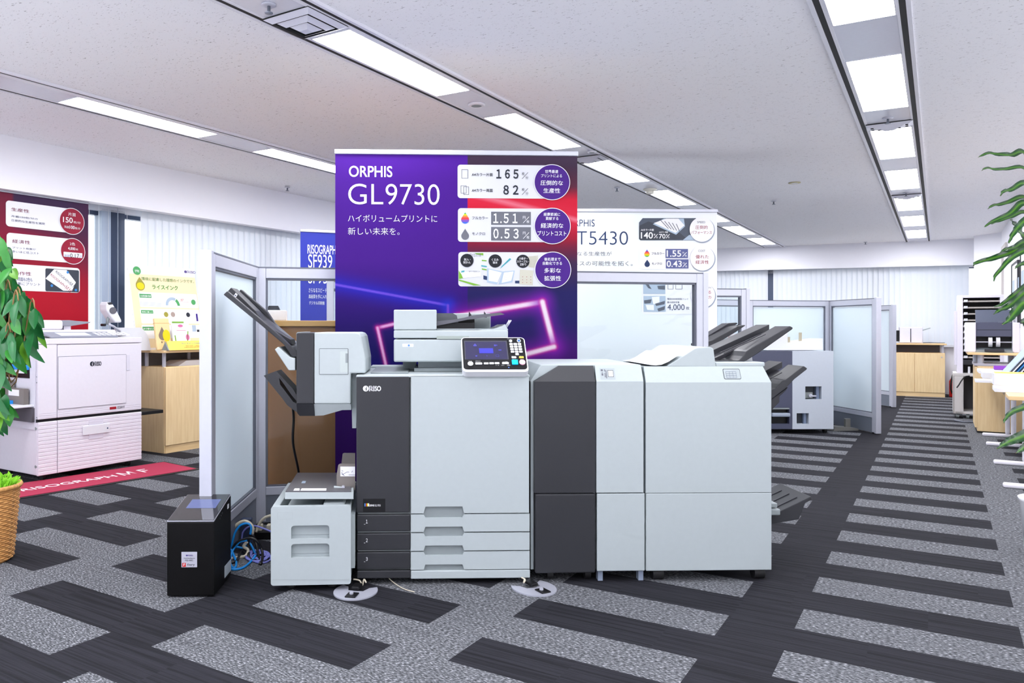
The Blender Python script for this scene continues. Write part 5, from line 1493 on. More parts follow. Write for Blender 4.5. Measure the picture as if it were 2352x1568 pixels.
zc = FC.uv(400, 842)[1]; zt_c = FC.uv(400, 804, -.03)[1]
LC = 1.55
cabinet('maple veneer cabinet with a raised top shelf, right of the white duplicator', FC, LC, .40, zc, zt_c, [FC.uv(474, 930)[0]])
# paper stack under the raised shelf
q0 = FC.uv(402, 830, .1)[0]
single('paper_stack', 'stack of white paper under the raised shelf of the maple cabinet', 'paper', FC.sub((q0 + .25, .2, zc)), MB().prism([(-.24, 0), (.25, 0), (.25, .05), (-.14, .05)], -.13, .13), PAPER)
# ink poster leaning behind
FT = FC.sub((0, .22, zt_c))
zo = Z(300, 600, 7.125)
xq0 = FT.uv(*zo(110, 900))[0]; xq1 = FT.uv(*zo(1205, 900))[0]
lean_a = math.radians(11)
FPo = FC.sub(((xq0 + xq1) / 2, .22, zt_c), 0, -lean_a)
tp0 = FPo.uv(*zo(560, 95))[1]
pw2 = (xq1 - xq0) / 2
po = thing('display_poster', 'cream and white ink poster with green headings, standing on the maple cabinet', 'poster', FPo)
MB().box(-pw2, pw2, 0, .006, .0, tp0, .001).build('board', PAPER, po)
def pr_(c): return FPo.rect(*zo(*c))
a = FPo.uv(*zo(500, 230))[1]
MB().rr((-pw2 + .01, pw2 - .002, .02, a), -.001, .002).build('cream_field', mat('cream field', (226, 208, 168), var=0), po)
m = MB()
def PT(m, body, tl, br, y=-.003, bold=.0):
    p = FPo.uv(*zo(*tl)); q = FPo.uv(*zo(*br)); m.text(body, (p[0], q[0], q[1], p[1]), y, bold)
m = MB(); PT(m, '環境に配慮した理想のインクです。', (170, 255), (1035, 360)); m.build('headline', PDGREEN, po)
m = MB(); PT(m, 'ライスインク', (345, 380), (775, 475), bold=.02); m.build('headline', mat('strong green print', (70, 170, 70), var=0), po)
for c in ((125, 500, 1105, 770), (150, 770, 1140, 1020), (175, 1040, 1190, 1250)):
    p = FPo.uv(*zo(c[0], c[1])); q = FPo.uv(*zo(c[2], c[3])); MB().rr((p[0], q[0], q[1], p[1]), -.002, .012).build('info_panel', PWHITE, po)
for i, (body, c) in enumerate((('CO2排出量の低減', (138, 530, 340, 600)), ('環境に優しい', (165, 798, 370, 855)), ('非食糧を使用', (190, 1070, 410, 1130)))):
    g = MB().rr(pr_(c), -.003, .002).build('heading_bar', PGREEN, po)
    m = MB(); m.text(body, pr_((c[0] + 12, c[1] + 18, c[2] - 12, c[3] - 12)), -.004, .01); m.build('heading_lettering', PWHITE, g)
c_ = pr_((45, 75, 155, 230)); MB().flat(circ((c_[0] + c_[1]) / 2, (c_[2] + c_[3]) / 2, (c_[3] - c_[2]) / 2 * .95, n=32), -.003).build('green_badge', PGREEN, po)
m = MB(); m.text('世界初', pr_((62, 135, 138, 185)), -.0045, .01); m.build('badge_lettering', PWHITE, po)
riso_logo(pr_((875, 148, 1065, 205)), -.003, po, mat('violet print', (70, 40, 150), var=0))
c_ = pr_((98, 255, 208, 480)); m = MB().flat(drop((c_[0] + c_[1]) / 2, (c_[2] + c_[3]) / 2, .10, c_[3] - c_[2]), -.003).build('ink_drop', mat('olive print', (178, 170, 70), var=0), po)
MB().flat(circ((c_[0] + c_[1]) / 2, c_[2] + .045, .042, .036, 24), -.0036).build('ink_drop', PYELL, po)
m = MB()
cc = FPo.uv(*zo(690, 725)); R1, R2 = .085, .055
def arcp(a0, a1): return [(cc[0] + R1 * math.cos(math.radians(t)), cc[1] + R1 * math.sin(math.radians(t))) for t in range(a0, a1 + 1, 6)] + [(cc[0] + R2 * math.cos(math.radians(t)), cc[1] + R2 * math.sin(math.radians(t))) for t in range(a1, a0 - 1, -6)]
MB().flat(arcp(60, 180), -.003).build('chart', PPALE, po); MB().flat(arcp(0, 54), -.003).build('chart', PGREEN, po)
MB().rr(pr_((800, 660, 945, 668)), -.003, .001).text('87', pr_((815, 615, 865, 650)), -.003).build('chart_figure', mat('coral print', (240, 130, 110), var=0), po)
c_ = pr_((995, 640, 1055, 700)); MB().flat(circ((c_[0] + c_[1]) / 2, (c_[2] + c_[3]) / 2, .028, n=20), -.003).build('chart', PGREEN, po)
m = MB()
for x, y in ((578, 870),): m.flat(circ(*FPo.uv(*zo(x, y)), .026, n=20), -.003)
m.build('round_photo', mat('olive print', (178, 170, 70)), po)
MB().flat(circ(*FPo.uv(*zo(690, 870)), .026, n=20), -.003).build('round_photo', mat('beige print 2', (190, 170, 160), var=0), po)
MB().flat(circ(*FPo.uv(*zo(938, 875)), .024, n=20), -.003).build('round_photo', PDARK, po)
MB().rr(pr_((1062, 858, 1106, 980)), -.003, .003).build('ink_bottle', mat('violet print', (70, 40, 150)), po)
MB().box(*pr_((1000, 1045, 1075, 1150))[:2], -.003, -.002, *pr_((1000, 1045, 1075, 1150))[2:]).build('machine_photo', PPALE, po)
MB().rr(pr_((1080, 1118, 1130, 1155)), -.003, .002).build('machine_photo', PDARK, po)
m = MB()
for i in range(3): m.line(FPo.uv(*zo(150, 668 + i * 22)), FPo.uv(*zo(500, 690 + i * 22)), .003, -.003)
m.build('body_text', PPALE, po)
# brown pouch, leaflet and easel sign on the cabinet
FPk = FC.sub((FC.uv(*zo(545, 1400), .06)[0], .06, zt_c), 0, -math.radians(9))
pk = thing('paper_pouch', 'tan paper pouch with a grey and yellow drop, before the ink poster', 'pouch', FPk)
pq = [FPk.uv(*zo(*p)) for p in ((480, 1430), (720, 1430), (632, 938), (382, 932))]
hwk = (pq[1][0] - pq[0][0]) / 2; ht = pq[3][1]
MB().box(-hwk, hwk, -.012, .012, 0, ht, .008).build('pouch_body', mat('tan kraft paper', (232, 204, 150), .7, var=.04), pk)
c1 = FPk.uv(*zo(520, 1180), -.014); c2 = FPk.uv(*zo(588, 1215), -.015)
MB().flat(drop(c1[0], c1[1], .085, .13), -.0135).build('grey_drop', mat('warm grey print', (150, 132, 118), var=0), pk)
MB().flat(circ(c2[0], c2[1], .042, .058, 28), -.0145).build('yellow_drop', PYELL, pk)
m = MB(); p = FPk.uv(*zo(500, 1305), -.013); m.text('まつだ', (p[0], p[0] + .07, p[1] - .02, p[1]), -.0135, .01); m.build('lettering', PDARK, pk)
MB().box(-hwk, hwk, -.0135, .0135, ht - .05, ht - .046).build('fold_line', mat('kraft fold', (206, 170, 110), .7), pk)
FLf = FC.sub((FC.uv(*zo(850, 1290), .12)[0], .12, zt_c), 0, -math.radians(9))
lf = thing('leaflet', 'white leaflet with green and pink drawing, beside the tan pouch', 'leaflet', FLf)
q_ = FLf.rect(*zo(690, 965, 1010, 1290))
hw_ = (q_[1] - q_[0]) / 2
MB().box(-hw_, hw_, -.002, .002, 0, q_[3], .001).build('sheet', PAPER, lf)
m = MB(); m.line((-hw_ + .01, q_[3] - .02), (hw_ - .06, q_[3] - .02), .016, -.003).line((-hw_ + .04, .03), (-hw_ + .03, .14), .012, -.003).line((hw_ - .04, .05), (hw_ - .02, .18), .012, -.003); m.build('green_print', PLIME, lf)
m = MB(); m.flat(circ(-.0, q_[3] - .055, .03, .014, 20), -.003).flat(circ(hw_ - .03, .12, .022, .03, 20), -.003).line((-.05, q_[3] - .1), (.06, q_[3] - .1), .004, -.003); m.build('pink_print', PPINK, lf)
FYs = FC.sub((FC.uv(*zo(905, 1440), -.01)[0], -.01, zt_c))
ys = thing('tent_sign', 'long yellow tent sign lying along the front of the maple cabinet top', 'sign', FYs)
y0, y1 = FYs.uv(*zo(585, 1300))[0], FYs.uv(*zo(1240, 1300))[0]
hgt = FYs.uv(*zo(900, 1300))[1]
MB().prism([(-.04, 0), (.05, 0), (.012, hgt), (-.004, hgt)], y0, y1, axis='x').build('card', mat('yellow card', (252, 214, 92), .55, var=.02), ys)
ms = Matrix.Translation((0, -.0405, 0)) @ Matrix.Rotation(-math.atan2(.036, hgt), 4, 'X')
m = MB(ms); m.text('ライスインクの特長', (y0 + .16, y0 + .42, hgt * .66, hgt * .86), -.001, .012); m.build('lettering', PTEAL, ys)
m = MB(ms); m.text('環境に配慮した理想のインク', (y0 + .2, y0 + .42, hgt * .42, hgt * .52), -.001).text('非食用の米ぬか油を使用しています', (y0 + .18, y0 + .44, hgt * .26, hgt * .36), -.001); m.build('small_lettering', PRED, ys)
MB().prism([(-.045, 0), (.055, 0), (.004, hgt * .9)], y0 - .012, y0, axis='x').build('card_end', GREYP, ys)
# curved white board at the left end of the cabinet top
FW_ = FC.sub((FC.uv(300, 800, .16)[0], .16, zt_c))
def wq(p): return FW_.uv(*p)
cpts = [wq(p) for p in ((322, 752), (330, 757), (338, 768), (343, 782), (346, 800))]
z00 = 0
pl = [(cpts[0][0] - .25, z00), (cpts[-1][0], z00)] + cpts[::-1] + [(cpts[0][0] - .25, cpts[0][1])]
single('acrylic_board', 'white round-shouldered board on the maple cabinet behind the duplicator', 'board', FW_, MB().prism(pl, 0, .03), WHITE)

# ---- red hanging banner in front of the left window
FRB = FL.sub((0, .08, 0))
xr_ = FRB.uv(203, 600)[0]; ztb = FRB.uv(199, 468)[1]; zbb = FRB.uv(207, 752)[1]
xl_ = xr_ - 1.5
FRB = FRB.sub(((xr_ + xl_) / 2, 0, 0)); hw = (xr_ - xl_) / 2
XS = FRB.uv(29, 600)[0]
def redfn(u, v):
    x = -hw + u * 2 * hw
    if x > XS: c = mixc((74, 52, 88), (80, 50, 80), v * 3); c = mixc(c, (196, 28, 48), (v - .12) * 3.2) if True else c
    else: c = mixc((128, 44, 70), (178, 24, 56), v * 2)
    if x > XS:
        k = max(0, 1 - abs(v - .23) / .08) * max(0, 1 - (x - XS) / .5); c = mixc(c, (190, 30, 66), k)
        rk = max(0, (x - (hw - .22)) / .22); c = mixc(c, (84, 44, 80), rk * max(0, 1 - v * 1.6) * .8)
    return c
rb = thing('hanging_banner', 'maroon and red banner with white panels hanging in front of the left window', 'banner', FRB)
ztb = min(ztb, ZB - .012); zlow = zbb - .5
sh = art('banner_sheet', (-hw, hw, zlow, ztb), 60, 70, 0, redfn, rb)
MB().box(-hw, hw, -.01, .01, ztb - .002, ztb + .012, .003).build('top_rail', ALU, rb)
MB().box(-hw, hw, -.012, .012, zlow - .02, zlow + .004, .003).build('bottom_rail', ALU, rb)
MB().tube([(-hw + .2, 0, ztb), (-hw + .2, 0, ZB + .02)], .004, 6, 1).build('hanger', ALU, rb); MB().tube([(hw - .2, 0, ztb), (hw - .2, 0, ZB + .02)], .004, 6, 1).build('hanger', ALU, rb)
z1c = Z(0, 420, 4.356)
def rq(tl, br):
    p = FRB.uv(*z1c(*tl)); q = FRB.uv(*z1c(*br)); return (p[0], q[0], q[1], p[1])
def RT(m, body, tl, br, y=-.005, bold=0): m.text(body, rq(tl, br), y, bold)
pan = []
for tl, br in (((57, 172), (700, 500)), ((65, 495), (720, 800)), ((75, 805), (797, 1100))):
    pan.append(MB().rr(rq(tl, br), -.002, .03).build('info_panel', PWHITE, rb))
m = MB(); RT(m, '生産性', (110, 245), (290, 302)); m.build('panel_heading', PMAROON, pan[0])
m = MB(); RT(m, '片面150枚/分の', (110, 320), (375, 372)); RT(m, '圧倒的な生産性を実現', (110, 360), (447, 422)); m.build('panel_lettering', PSLATE, pan[0])
m = MB(); RT(m, '経済性', (120, 562), (300, 615)); m.build('panel_heading', PMAROON, pan[1])
m = MB(); RT(m, 'プリント枚数が', (120, 635), (357, 676)); RT(m, '多いほど低コスト', (120, 672), (388, 718)); m.build('panel_lettering', PSLATE, pan[1])
m = MB(); RT(m, '操作性', (130, 880), (310, 930)); m.build('panel_heading', PMAROON, pan[2])
m = MB(); RT(m, '片面も両面も2色も', (90, 936), (322, 988)); RT(m, '簡単にプリント', (130, 988), (400, 1032)); m.build('panel_lettering', PSLATE, pan[2])
pq = rq((452, 853), (788, 1095))
ph = MB().rr(pq, -.004, .012).build('photo_panel', mat('photo dark', (34, 42, 56)), pan[2])
m = MB(); L2 = lambda u, v: (pq[0] + (pq[1] - pq[0]) * u, pq[3] - (pq[3] - pq[2]) * v)
m.flat([L2(.0, .45), L2(.25, .02), L2(.62, .02), L2(.9, .55), L2(.78, .95), L2(.52, .95)], -.005); m.build('photo_sheet', PWHITE, ph)
def slant(body, u, v, L, h, m_):
    vs, fs, a, b, c, d = txt_mesh(body, 0.0)
    o = L2(u, v); th_ = math.radians(-37); cs, sn = math.cos(th_), math.sin(th_)
    m = MB(); m.add([(o[0] + (vx_ - a) / (b - a) * L * cs - (vy - c) / (d - c) * h * sn, -.006, o[1] + (vx_ - a) / (b - a) * L * sn + (vy - c) / (d - c) * h * cs) for vx_, vy in vs], fs)
    m.build('photo_lettering', m_, ph)
Wp = pq[1] - pq[0]
slant('RISOGRAPH', .28, .15, .50 * Wp, .07 * Wp, PDARK); slant('Ｍｈ', .69, .66, .19 * Wp, .11 * Wp, PDARK); slant('RISOGRAPH', .13, .30, .52 * Wp, .07 * Wp, PRED); slant('ＭＨ', .56, .84, .2 * Wp, .11 * Wp, PRED)
m = MB()
for u, v in ((.65, .12), (.18, .75), (.9, .9)): m.flat(circ(*L2(u, v), .012, n=12), -.0065)
m.build('photo_detail', PBLUE, ph)
for (x, y, r_), rows in (((717, 385, 133), (('片面', (678, 293), (752, 338)), ('150', (625, 338), (722, 404)), ('枚/分', (730, 380), (800, 412)), ('両面', (638, 428), (685, 456)), ('100', (690, 425), (742, 464)), ('枚/分', (745, 440), (797, 470)))),
                          ((726, 684, 131), (('2色', (693, 592), (746, 628)), ('4,000', (675, 640), (748, 678)), ('枚', (752, 655), (776, 676))))):
    c = FRB.uv(*z1c(x, y)); rz = (FRB.uv(*z1c(x, y - r_))[1] - FRB.uv(*z1c(x, y + r_))[1]) / 2
    rg = MB().flat(circ(*c, rz, n=48), -.006).build('badge_ring', PWHITE, rb)
    di = MB().flat(circ(*c, rz * .955, n=48), -.007).build('badge_disc', PCRIM, rg)
    m = MB()
    for b_, tl, br in rows: RT(m, b_, tl, br, -.009, .012 if b_.isascii() else 0)
    m.build('badge_lettering', PWHITE, di)
    if y > 500:
        q = rq((630, 688), (818, 752)); MB().rr(q, -.009, .004).build('price_box', PWHITE, di)
        m = MB(); RT(m, '0.17', (695, 705), (785, 752), -.0105, .0); m.build('price_lettering', PDARK, di)
        m = MB(); RT(m, '単価', (636, 712), (688, 742), -.0105); RT(m, '円', (792, 725), (815, 752), -.0105); m.build('price_lettering', PPALE if False else mat('lavender print', (170, 176, 220), var=0), di)

# ---- leafy plant in a wicker basket at the left edge
gb = gnd(0, 1300)
FPl = Fr((-2.36, 3.94, 0))
RB = .0
xr1 = at(34, 1120, 3.94).x - (-2.36); xr0 = at(20, 1290, 3.94).x - (-2.36)
hb_ = at(30, 1112, 3.94).z
wick = bpy.data.materials.new('woven wicker'); wick.use_nodes = True
nt = wick.node_tree; b = nt.nodes['Principled BSDF']; b.inputs['Roughness'].default_value = .6
tc = nt.nodes.new('ShaderNodeTexCoord'); nz = nt.nodes.new('ShaderNodeTexNoise'); nz.inputs['Scale'].default_value = 60
cr = nt.nodes.new('ShaderNodeValToRGB'); cr.color_ramp.elements[0].color = (*lin((150, 92, 40)), 1); cr.color_ramp.elements[1].color = (*lin((226, 172, 104)), 1)
nt.links.new(tc.outputs['Object'], nz.inputs['Vector']); nt.links.new(nz.outputs['Fac'], cr.inputs[0]); nt.links.new(cr.outputs[0], b.inputs['Base Color'])
bs = thing('wicker_basket', 'round wicker basket planter on the carpet at the left edge', 'basket', FPl)
m = MB(); NR = 34; NSg = 72
vs = []
for j in range(NR + 1):
    z = .01 + (hb_ - .02) * j / NR; r0 = xr0 + (xr1 - xr0) * j / NR
    for i in range(NSg):
        t = 2 * math.pi * i / NSg; r = r0 + .006 * math.cos(math.pi * (i + 0) / 2 + math.pi * j) * .8
        vs.append((r * math.cos(t), r * math.sin(t), z))
fs = [[j * NSg + i, j * NSg + (i + 1) % NSg, (j + 1) * NSg + (i + 1) % NSg, (j + 1) * NSg + i] for j in range(NR) for i in range(NSg)]
m.add(vs, fs, True)
for j in range(NR):
    z = .01 + (hb_ - .02) * (j + .5) / NR; r0 = xr0 + (xr1 - xr0) * (j + .5) / NR
    m.tube([((r0 + .005 * (1 if (i + j) % 2 else -.4)) * math.cos(2 * math.pi * i / 36), (r0 + .005 * (1 if (i + j) % 2 else -.4)) * math.sin(2 * math.pi * i / 36), z) for i in range(37)], .0055, 5, 1)
m.build('weave', wick, bs)
MB().tube([((xr1 + .006) * math.cos(2 * math.pi * i / 40), (xr1 + .006) * math.sin(2 * math.pi * i / 40), hb_ - .01) for i in range(41)], .012, 8, 1).build('rim', wick, bs)
MB().prism(circ(0, 0, xr0 - .01, n=32), .0, .02, axis='z').build('bottom', wick, bs)
leafm = []
for nme, cc_ in (('deep green leaf', (30, 104, 52)), ('mid green leaf', (52, 132, 50)), ('fresh green leaf', (104, 168, 46))):
    mm = mat(nme, cc_, .35, var=.2, scale=30); leafm.append(mm)
def leaf(m, P, d, up, L, wd, curl=.25):
    """one pointed leaf with a fold along its middle"""
    d = d.normalized(); sd = d.cross(up).normalized(); up = sd.cross(d).normalized()
    vs = []; n = 6
    for i in range(n + 1):
        t = i / n; w_ = wd * math.sin(math.pi * min(1, t * .96 + .02)) ** .8 * (1 - .35 * t)
        c = P + d * (L * t) - up * (curl * L * t * t)
        vs += [c - sd * w_ + up * w_ * .35, c, c + sd * w_ + up * w_ * .35]
    fs = []
    for i in range(n):
        for k in range(2): fs.append([i * 3 + k, i * 3 + k + 1, i * 3 + k + 4, i * 3 + k + 3])
    m.add(vs, fs, True)
pl_ = thing('leafy_plant', 'artificial ficus with drooping green leaves rising from the wicker basket', 'plant', FPl)
rnd = random.Random(11)
TL = [MB(), MB(), MB()]; TW = MB()
TW.tube([(0, 0, .2), (.02, .01, .6), (-.02, 0, 1.0), (.03, 0, 1.5), (.0, 0, 1.9)], lambda t: .022 - .012 * t, 8, 6)
def cluster(px0, px1, py0, py1, n, y0=-.32, y1=.05):
    for i in range(n):
        for _ in range(40):
            u, v = rnd.random(), rnd.random()
            px = px0 + (px1 - px0) * u; py = py0 + (py1 - py0) * v
            if inside(px, py): break
        else: continue
        Yd = 3.94 + rnd.uniform(y0, y1)
        P = at(px, py, Yd) - FPl.o
        d = Vector((rnd.uniform(-.35, .6), rnd.uniform(-.7, .1), rnd.uniform(-1.1, -.45)))
        up = Vector((rnd.uniform(-.4, .4), -1, rnd.uniform(.1, .7)))
        leaf(TL[rnd.choices((0, 1, 2), (6, 4, 1.2))[0]], P, d, up, rnd.uniform(.09, .135), rnd.uniform(.022, .032), rnd.uniform(.05, .4))
        if i % 6 == 0:
            TW.tube([Vector((0, 0, min(P.z + .25, 1.85))), P * .6 + Vector((0, 0, .18)), P + Vector((-.02, 0, .03)), P], .0035, 5, 4)
EDGE = [(520, 2), (560, 22), (600, 40), (640, 46), (665, 62), (680, 88), (700, 92), (730, 95), (760, 93), (775, 84), (790, 60), (805, 38), (822, 22), (850, 8), (872, 14), (900, 26), (930, 34), (945, 30), (962, 10)]
def inside(px, py):
    for (ya, xa), (yb, xb) in zip(EDGE, EDGE[1:]):
        if ya <= py <= yb: return px < xa + (xb - xa) * (py - ya) / (yb - ya) - 12
    return False
cluster(-60, 95, 520, 800, 330); cluster(-60, 36, 800, 960, 120)
for nm_, tl_2, mm in (('foliage', TL[0], leafm[0]), ('foliage', TL[1], leafm[1]), ('foliage', TL[2], leafm[2])): tl_2.build(nm_, mm, pl_)
TW.build('stem', mat('brown twig', (150, 118, 76), .7), pl_)
m = MB()
for i in range(260):
    t = rnd.random() * 6.283; r = (xr1 - .015) * math.sqrt(rnd.random())
    P = Vector((r * math.cos(t), r * math.sin(t), hb_ - .03 + rnd.random() * .03))
    leaf(m, P, Vector((rnd.uniform(-.6, .6), rnd.uniform(-.6, .6), 1)), Vector((rnd.uniform(-1, 1), -1, .2)), rnd.uniform(.03, .06), .009, .5)
m.add([((xr1 - .012) * math.cos(6.283 * i / 24), (xr1 - .012) * math.sin(6.283 * i / 24), hb_ - .035) for i in range(24)], [list(range(24))])
o = m.build('moss', mat('lime moss', (120, 190, 24), .8, var=.25, scale=60)); o.location = FPl.o
tag(o, 'bright lime moss filling the wicker basket', 'moss'); o['kind'] = 'stuff'

# ---- black print controller box
gq = gnd(383, 1372); g2 = gnd(492, 1372)
FBX = Fr(((gq.x + g2.x) / 2, gq.y, 0), math.radians(1))
hw = (g2.x - gq.x) / 2
bx_ = thing('print_controller', 'black tower box with a sloped glossy screen top, on the carpet left of the cables', 'controller', FBX)
zf = FBX.uv(437, 1198)[1]; zk = FBX.uv(450, 1137, .29)[1]
DB = .29
MB().prism([(0, .006), (DB, .006), (DB, zk), (0, zf)], -hw, hw, axis='x', bev=.006).build('case', mat('satin black', (5, 5, 6), .5, spec=.18), bx_)
sl = math.atan2(zk - zf, DB); Ls = math.hypot(zk - zf, DB)
MS = Matrix.Translation((0, 0, zf)) @ Matrix.Rotation(sl, 4, 'X')
MB(MS).box(-hw + .001, hw - .001, .0, Ls, -.001, .004, .002).build('rim', mat('silver rim', (176, 178, 190), .3, .6), bx_)
gl = MB(MS).box(-hw + .004, hw - .004, .004, Ls - .004, .003, .0065, .001).build('glass_top', mat('black gloss glass', (10, 11, 14), .04, spec=.9, coat=1.0, var=0), bx_)
MB(MS).box(-hw + .045, hw - .03, .13, .23, .0066, .0072).build('touch_screen', mat('screen sheen', (88, 98, 140), .08), gl)
MB().box(hw - .0005, hw + .0015, .22, .245, zk - .05, zk - .03).build('side_lamp', WHITE, bx_)
for i in range(3): MB().cyl((hw, .09 + i * .02, zf - .01 + i * .008), (hw + .002, .09 + i * .02, zf - .01 + i * .008), .005).build('port', RUBBER, bx_)
q = FBX.rect(417, 1267, 453, 1302)
bdg = MB().box(q[0], q[1], -.003, 0, q[2], q[3], .001).build('badge', mat('silver badge', (196, 196, 210), .3, .3), bx_)
zfb = Z(370, 1120, 5.807)
riso_logo(FBX.rect(*zfb(332, 890, 424, 912), d=-.003), -.0036, bdg, mat('violet print', (70, 40, 150)))
m = MB()
for b_, c, bo in (('ComColorExpress', (303, 930, 452, 948), .015), ('FS2100C', (322, 956, 428, 976), .015), ('fiery', (350, 1008, 450, 1046), .0)): m.text(b_, FBX.rect(*zfb(*c), d=-.003), -.0036, bo)
m.build('badge_lettering', PDARK, bdg)
rd = MB().rr(FBX.rect(*zfb(284, 1000, 330, 1052), d=-.003), -.0036, .0005).build('red_square', mat('signal red print', (226, 40, 34), var=0), bdg)
MB().text('F', FBX.rect(*zfb(298, 1008, 318, 1042), d=-.004), -.0042, .02).build('red_square_mark', PWHITE, rd)
d0, z0 = FBX.side(508, 1347, hw); d1, z1 = FBX.side(522, 1314, hw)
MB().box(hw, hw + .001, min(max(d0, .17), .2), .285, .03, .085).build('rating_label', mat('pale label', (176, 186, 194), .5), bx_)
for x in (-hw + .03, hw - .03):
    for y in (.03, DB - .03): MB().cyl((x, y, 0), (x, y, .01), .012).build('foot', RUBBER, bx_)

# ---- cable tangle between the box and the feeder
zcb = Z(370, 1120, 5.807)
def cab(name, lab, pts, Y, r, m, jit=.0):
    P_ = []
    for i, p in enumerate(pts):
        x, y = zcb(p[0], p[1]); Yp = p[2] if len(p) > 2 else Y
        v = at(x, y, Yp)
        if v.z < .006: v = gnd(x, y, .006)
        P_.append(v)
    return cord(name, lab, P_, r, m, 'cables heaped on the carpet', 5)
CB, CP, CK, CC = mat('bright blue cable', (20, 140, 220), .4), mat('lavender cable', (120, 124, 196), .45), mat('black cable', (16, 16, 18), .4), CREAM
cab('network_cable', 'bright blue cable with the tall loop in the cable heap', [(885, 850), (940, 760), (985, 600), (1060, 500), (1150, 475), (1200, 520), (1190, 620)], 4.05, .006, CB)
cab('network_cable', 'bright blue cable looping low along the front of the cable heap', [(880, 1030), (930, 1080), (1000, 1085), (1100, 1060), (1200, 980), (1260, 900)], 3.98, .006, CB)
cab('network_cable', 'bright blue cable crossing the left end of the cable heap', [(880, 770), (940, 840), (1000, 980), (990, 1060), (940, 1050), (920, 960), (960, 830), (1050, 720), (1150, 700)], 4.0, .006, CB)
cab('network_cable', 'bright blue cable running level behind the black loops', [(885, 920), (940, 800), (1020, 790), (1100, 800), (1180, 740), (1260, 880)], 4.12, .006, CB)
cab('serial_cable', 'thick cream cable arching over the cable heap', [(885, 700), (930, 600), (1000, 500), (1100, 445), (1180, 470), (1225, 540), (1215, 620)], 4.14, .009, CC)
cab('serial_cable', 'cream cable rising to the paper feeder at the right of the heap', [(1270, 590), (1310, 480), (1380, 400), (1470, 368)], 4.3, .008, CC)
cab('serial_cable', 'cream cable lying flat under the black loops', [(900, 950), (980, 930), (1120, 910), (1160, 830), (1100, 780), (1150, 720)], 4.02, .008, CC)
cab('power_cable', 'black cable bent in a wide loop at the front of the heap', [(890, 1000), (920, 880), (1000, 740), (1100, 690), (1200, 670), (1290, 720), (1350, 850), (1340, 1000), (1300, 1010)], 4.0, .007, CK)
cab('power_cable', 'black cable in the narrow inner loop of the heap', [(1170, 930), (1160, 780), (1180, 650), (1230, 640), (1270, 760), (1310, 950), (1330, 1020)], 4.06, .007, CK)
cab('power_cable', 'black cable slanting across the middle of the heap', [(890, 1000), (1000, 980), (1070, 850), (1130, 890), (1220, 970), (1260, 960)], 4.03, .007, CK)
rnd = random.Random(4)
for k_ in range(7):
    cx_, cy_ = 1300 + rnd.uniform(-40, 40), 930 + rnd.uniform(-30, 30)
    pts = []
    for i in range(9):
        t = 2 * math.pi * i / 8 * .95 + k_
        pts.append((cx_ + (150 - k_ * 6) * math.cos(t), cy_ + (75 - k_ * 4) * math.sin(t) - k_ * 4, 4.16 + .16 * -math.sin(t) + .01 * k_))
    cab('network_cable', 'lavender cable coil lying on the carpet in the right of the cable heap', pts, 4.1, .005, CP)
cab('network_cable', 'lavender cable arching from the heap to the paper feeder', [(1075, 690), (1090, 600), (1150, 530), (1250, 508), (1360, 540), (1470, 585)], 4.18, .005, CP)
pp = at(*zcb(1140, 620), 4.2); pp = gnd(*zcb(1140, 800), .0)
fr = Fr((at(*zcb(1140, 700), 4.22).x, 4.22, 0))
t = thing('power_adapter', 'dark blue-grey power adapter standing in the cable heap', 'adapter', fr)
MB().box(-.03, .03, -.02, .02, 0, .15, .006).build('case', mat('adapter slate', (52, 62, 88), .4), t)
fr = Fr((at(*zcb(1290, 650), 4.35).x, 4.36, 0))
t = thing('power_strip', 'black power strip with white plugs behind the cable heap', 'power strip', fr)
MB().box(-.03, .17, -.03, .03, 0, .045, .006).build('body', BLACK, t)
for x in (.0, .05, .1): MB().box(x, x + .025, -.02, .02, .045, .08, .005).build('plug', CREAM, t)

# ---- brown counter behind the glass
hx0 = Vector((-1.13, 4.66, 0)); un = Vector((u_.x, u_.y, 0)); nn = Vector((-un.y, un.x, 0))
FBC = Fr(hx0 + nn * .22 + un * -.02, math.radians(10.3))
zt2 = FBC.uv(680, 736)[1]; zt3 = FBC.uv(680, 749.5)[1]
bc = thing('counter', 'tall counter with a brown back panel and wooden top behind the glass partition', 'counter', FBC.sub((.45, 0, 0)))
MB().box(-.45, 1.2, 0, .5, .04, zt3, .004).build('back_panel', mat('brown board', (158, 112, 72), .6, var=.06, scale=25), bc)
MB().box(-.55, 1.24, -.02, .54, zt3, zt2, .004).build('counter_top', mat('honey wood edge', (206, 158, 92), .45, var=.06, scale=8), bc)
MB().box(-.43, 1.18, .03, .47, 0, .04).build('plinth', BLACK, bc)
q = FBC.rect(626, 726.5, 659, 736.5, .3)
fr = FBC.sub(((q[0] + q[1]) / 2, .32, zt2))
t = thing('small_printer', 'small white desk printer on the counter top behind the glass partition', 'printer', fr)
hh = (q[1] - q[0]) / 2
MB().box(-hh - .1, hh, -.15, .15, 0, .07, .006).build('case', WHITE, t)
MB().prism([(-hh - .1 + .05, .07), (hh * .1, .07), (-hh * .2, .10), (-hh - .1 + .08, .10)], -.1, .1).build('paper_input', DARK2, t)
# distant side-on partition seen over that counter
pd = at(754, 700, 6.9)
partition('frosted glass partition seen edge-on past the counter, left of the purple banner', (pd.x + .02, 6.9), (pd.x + .02, 7.8), EYE + (V0 - 645) * 6.9 / FPX, frost=1, post_end=0)
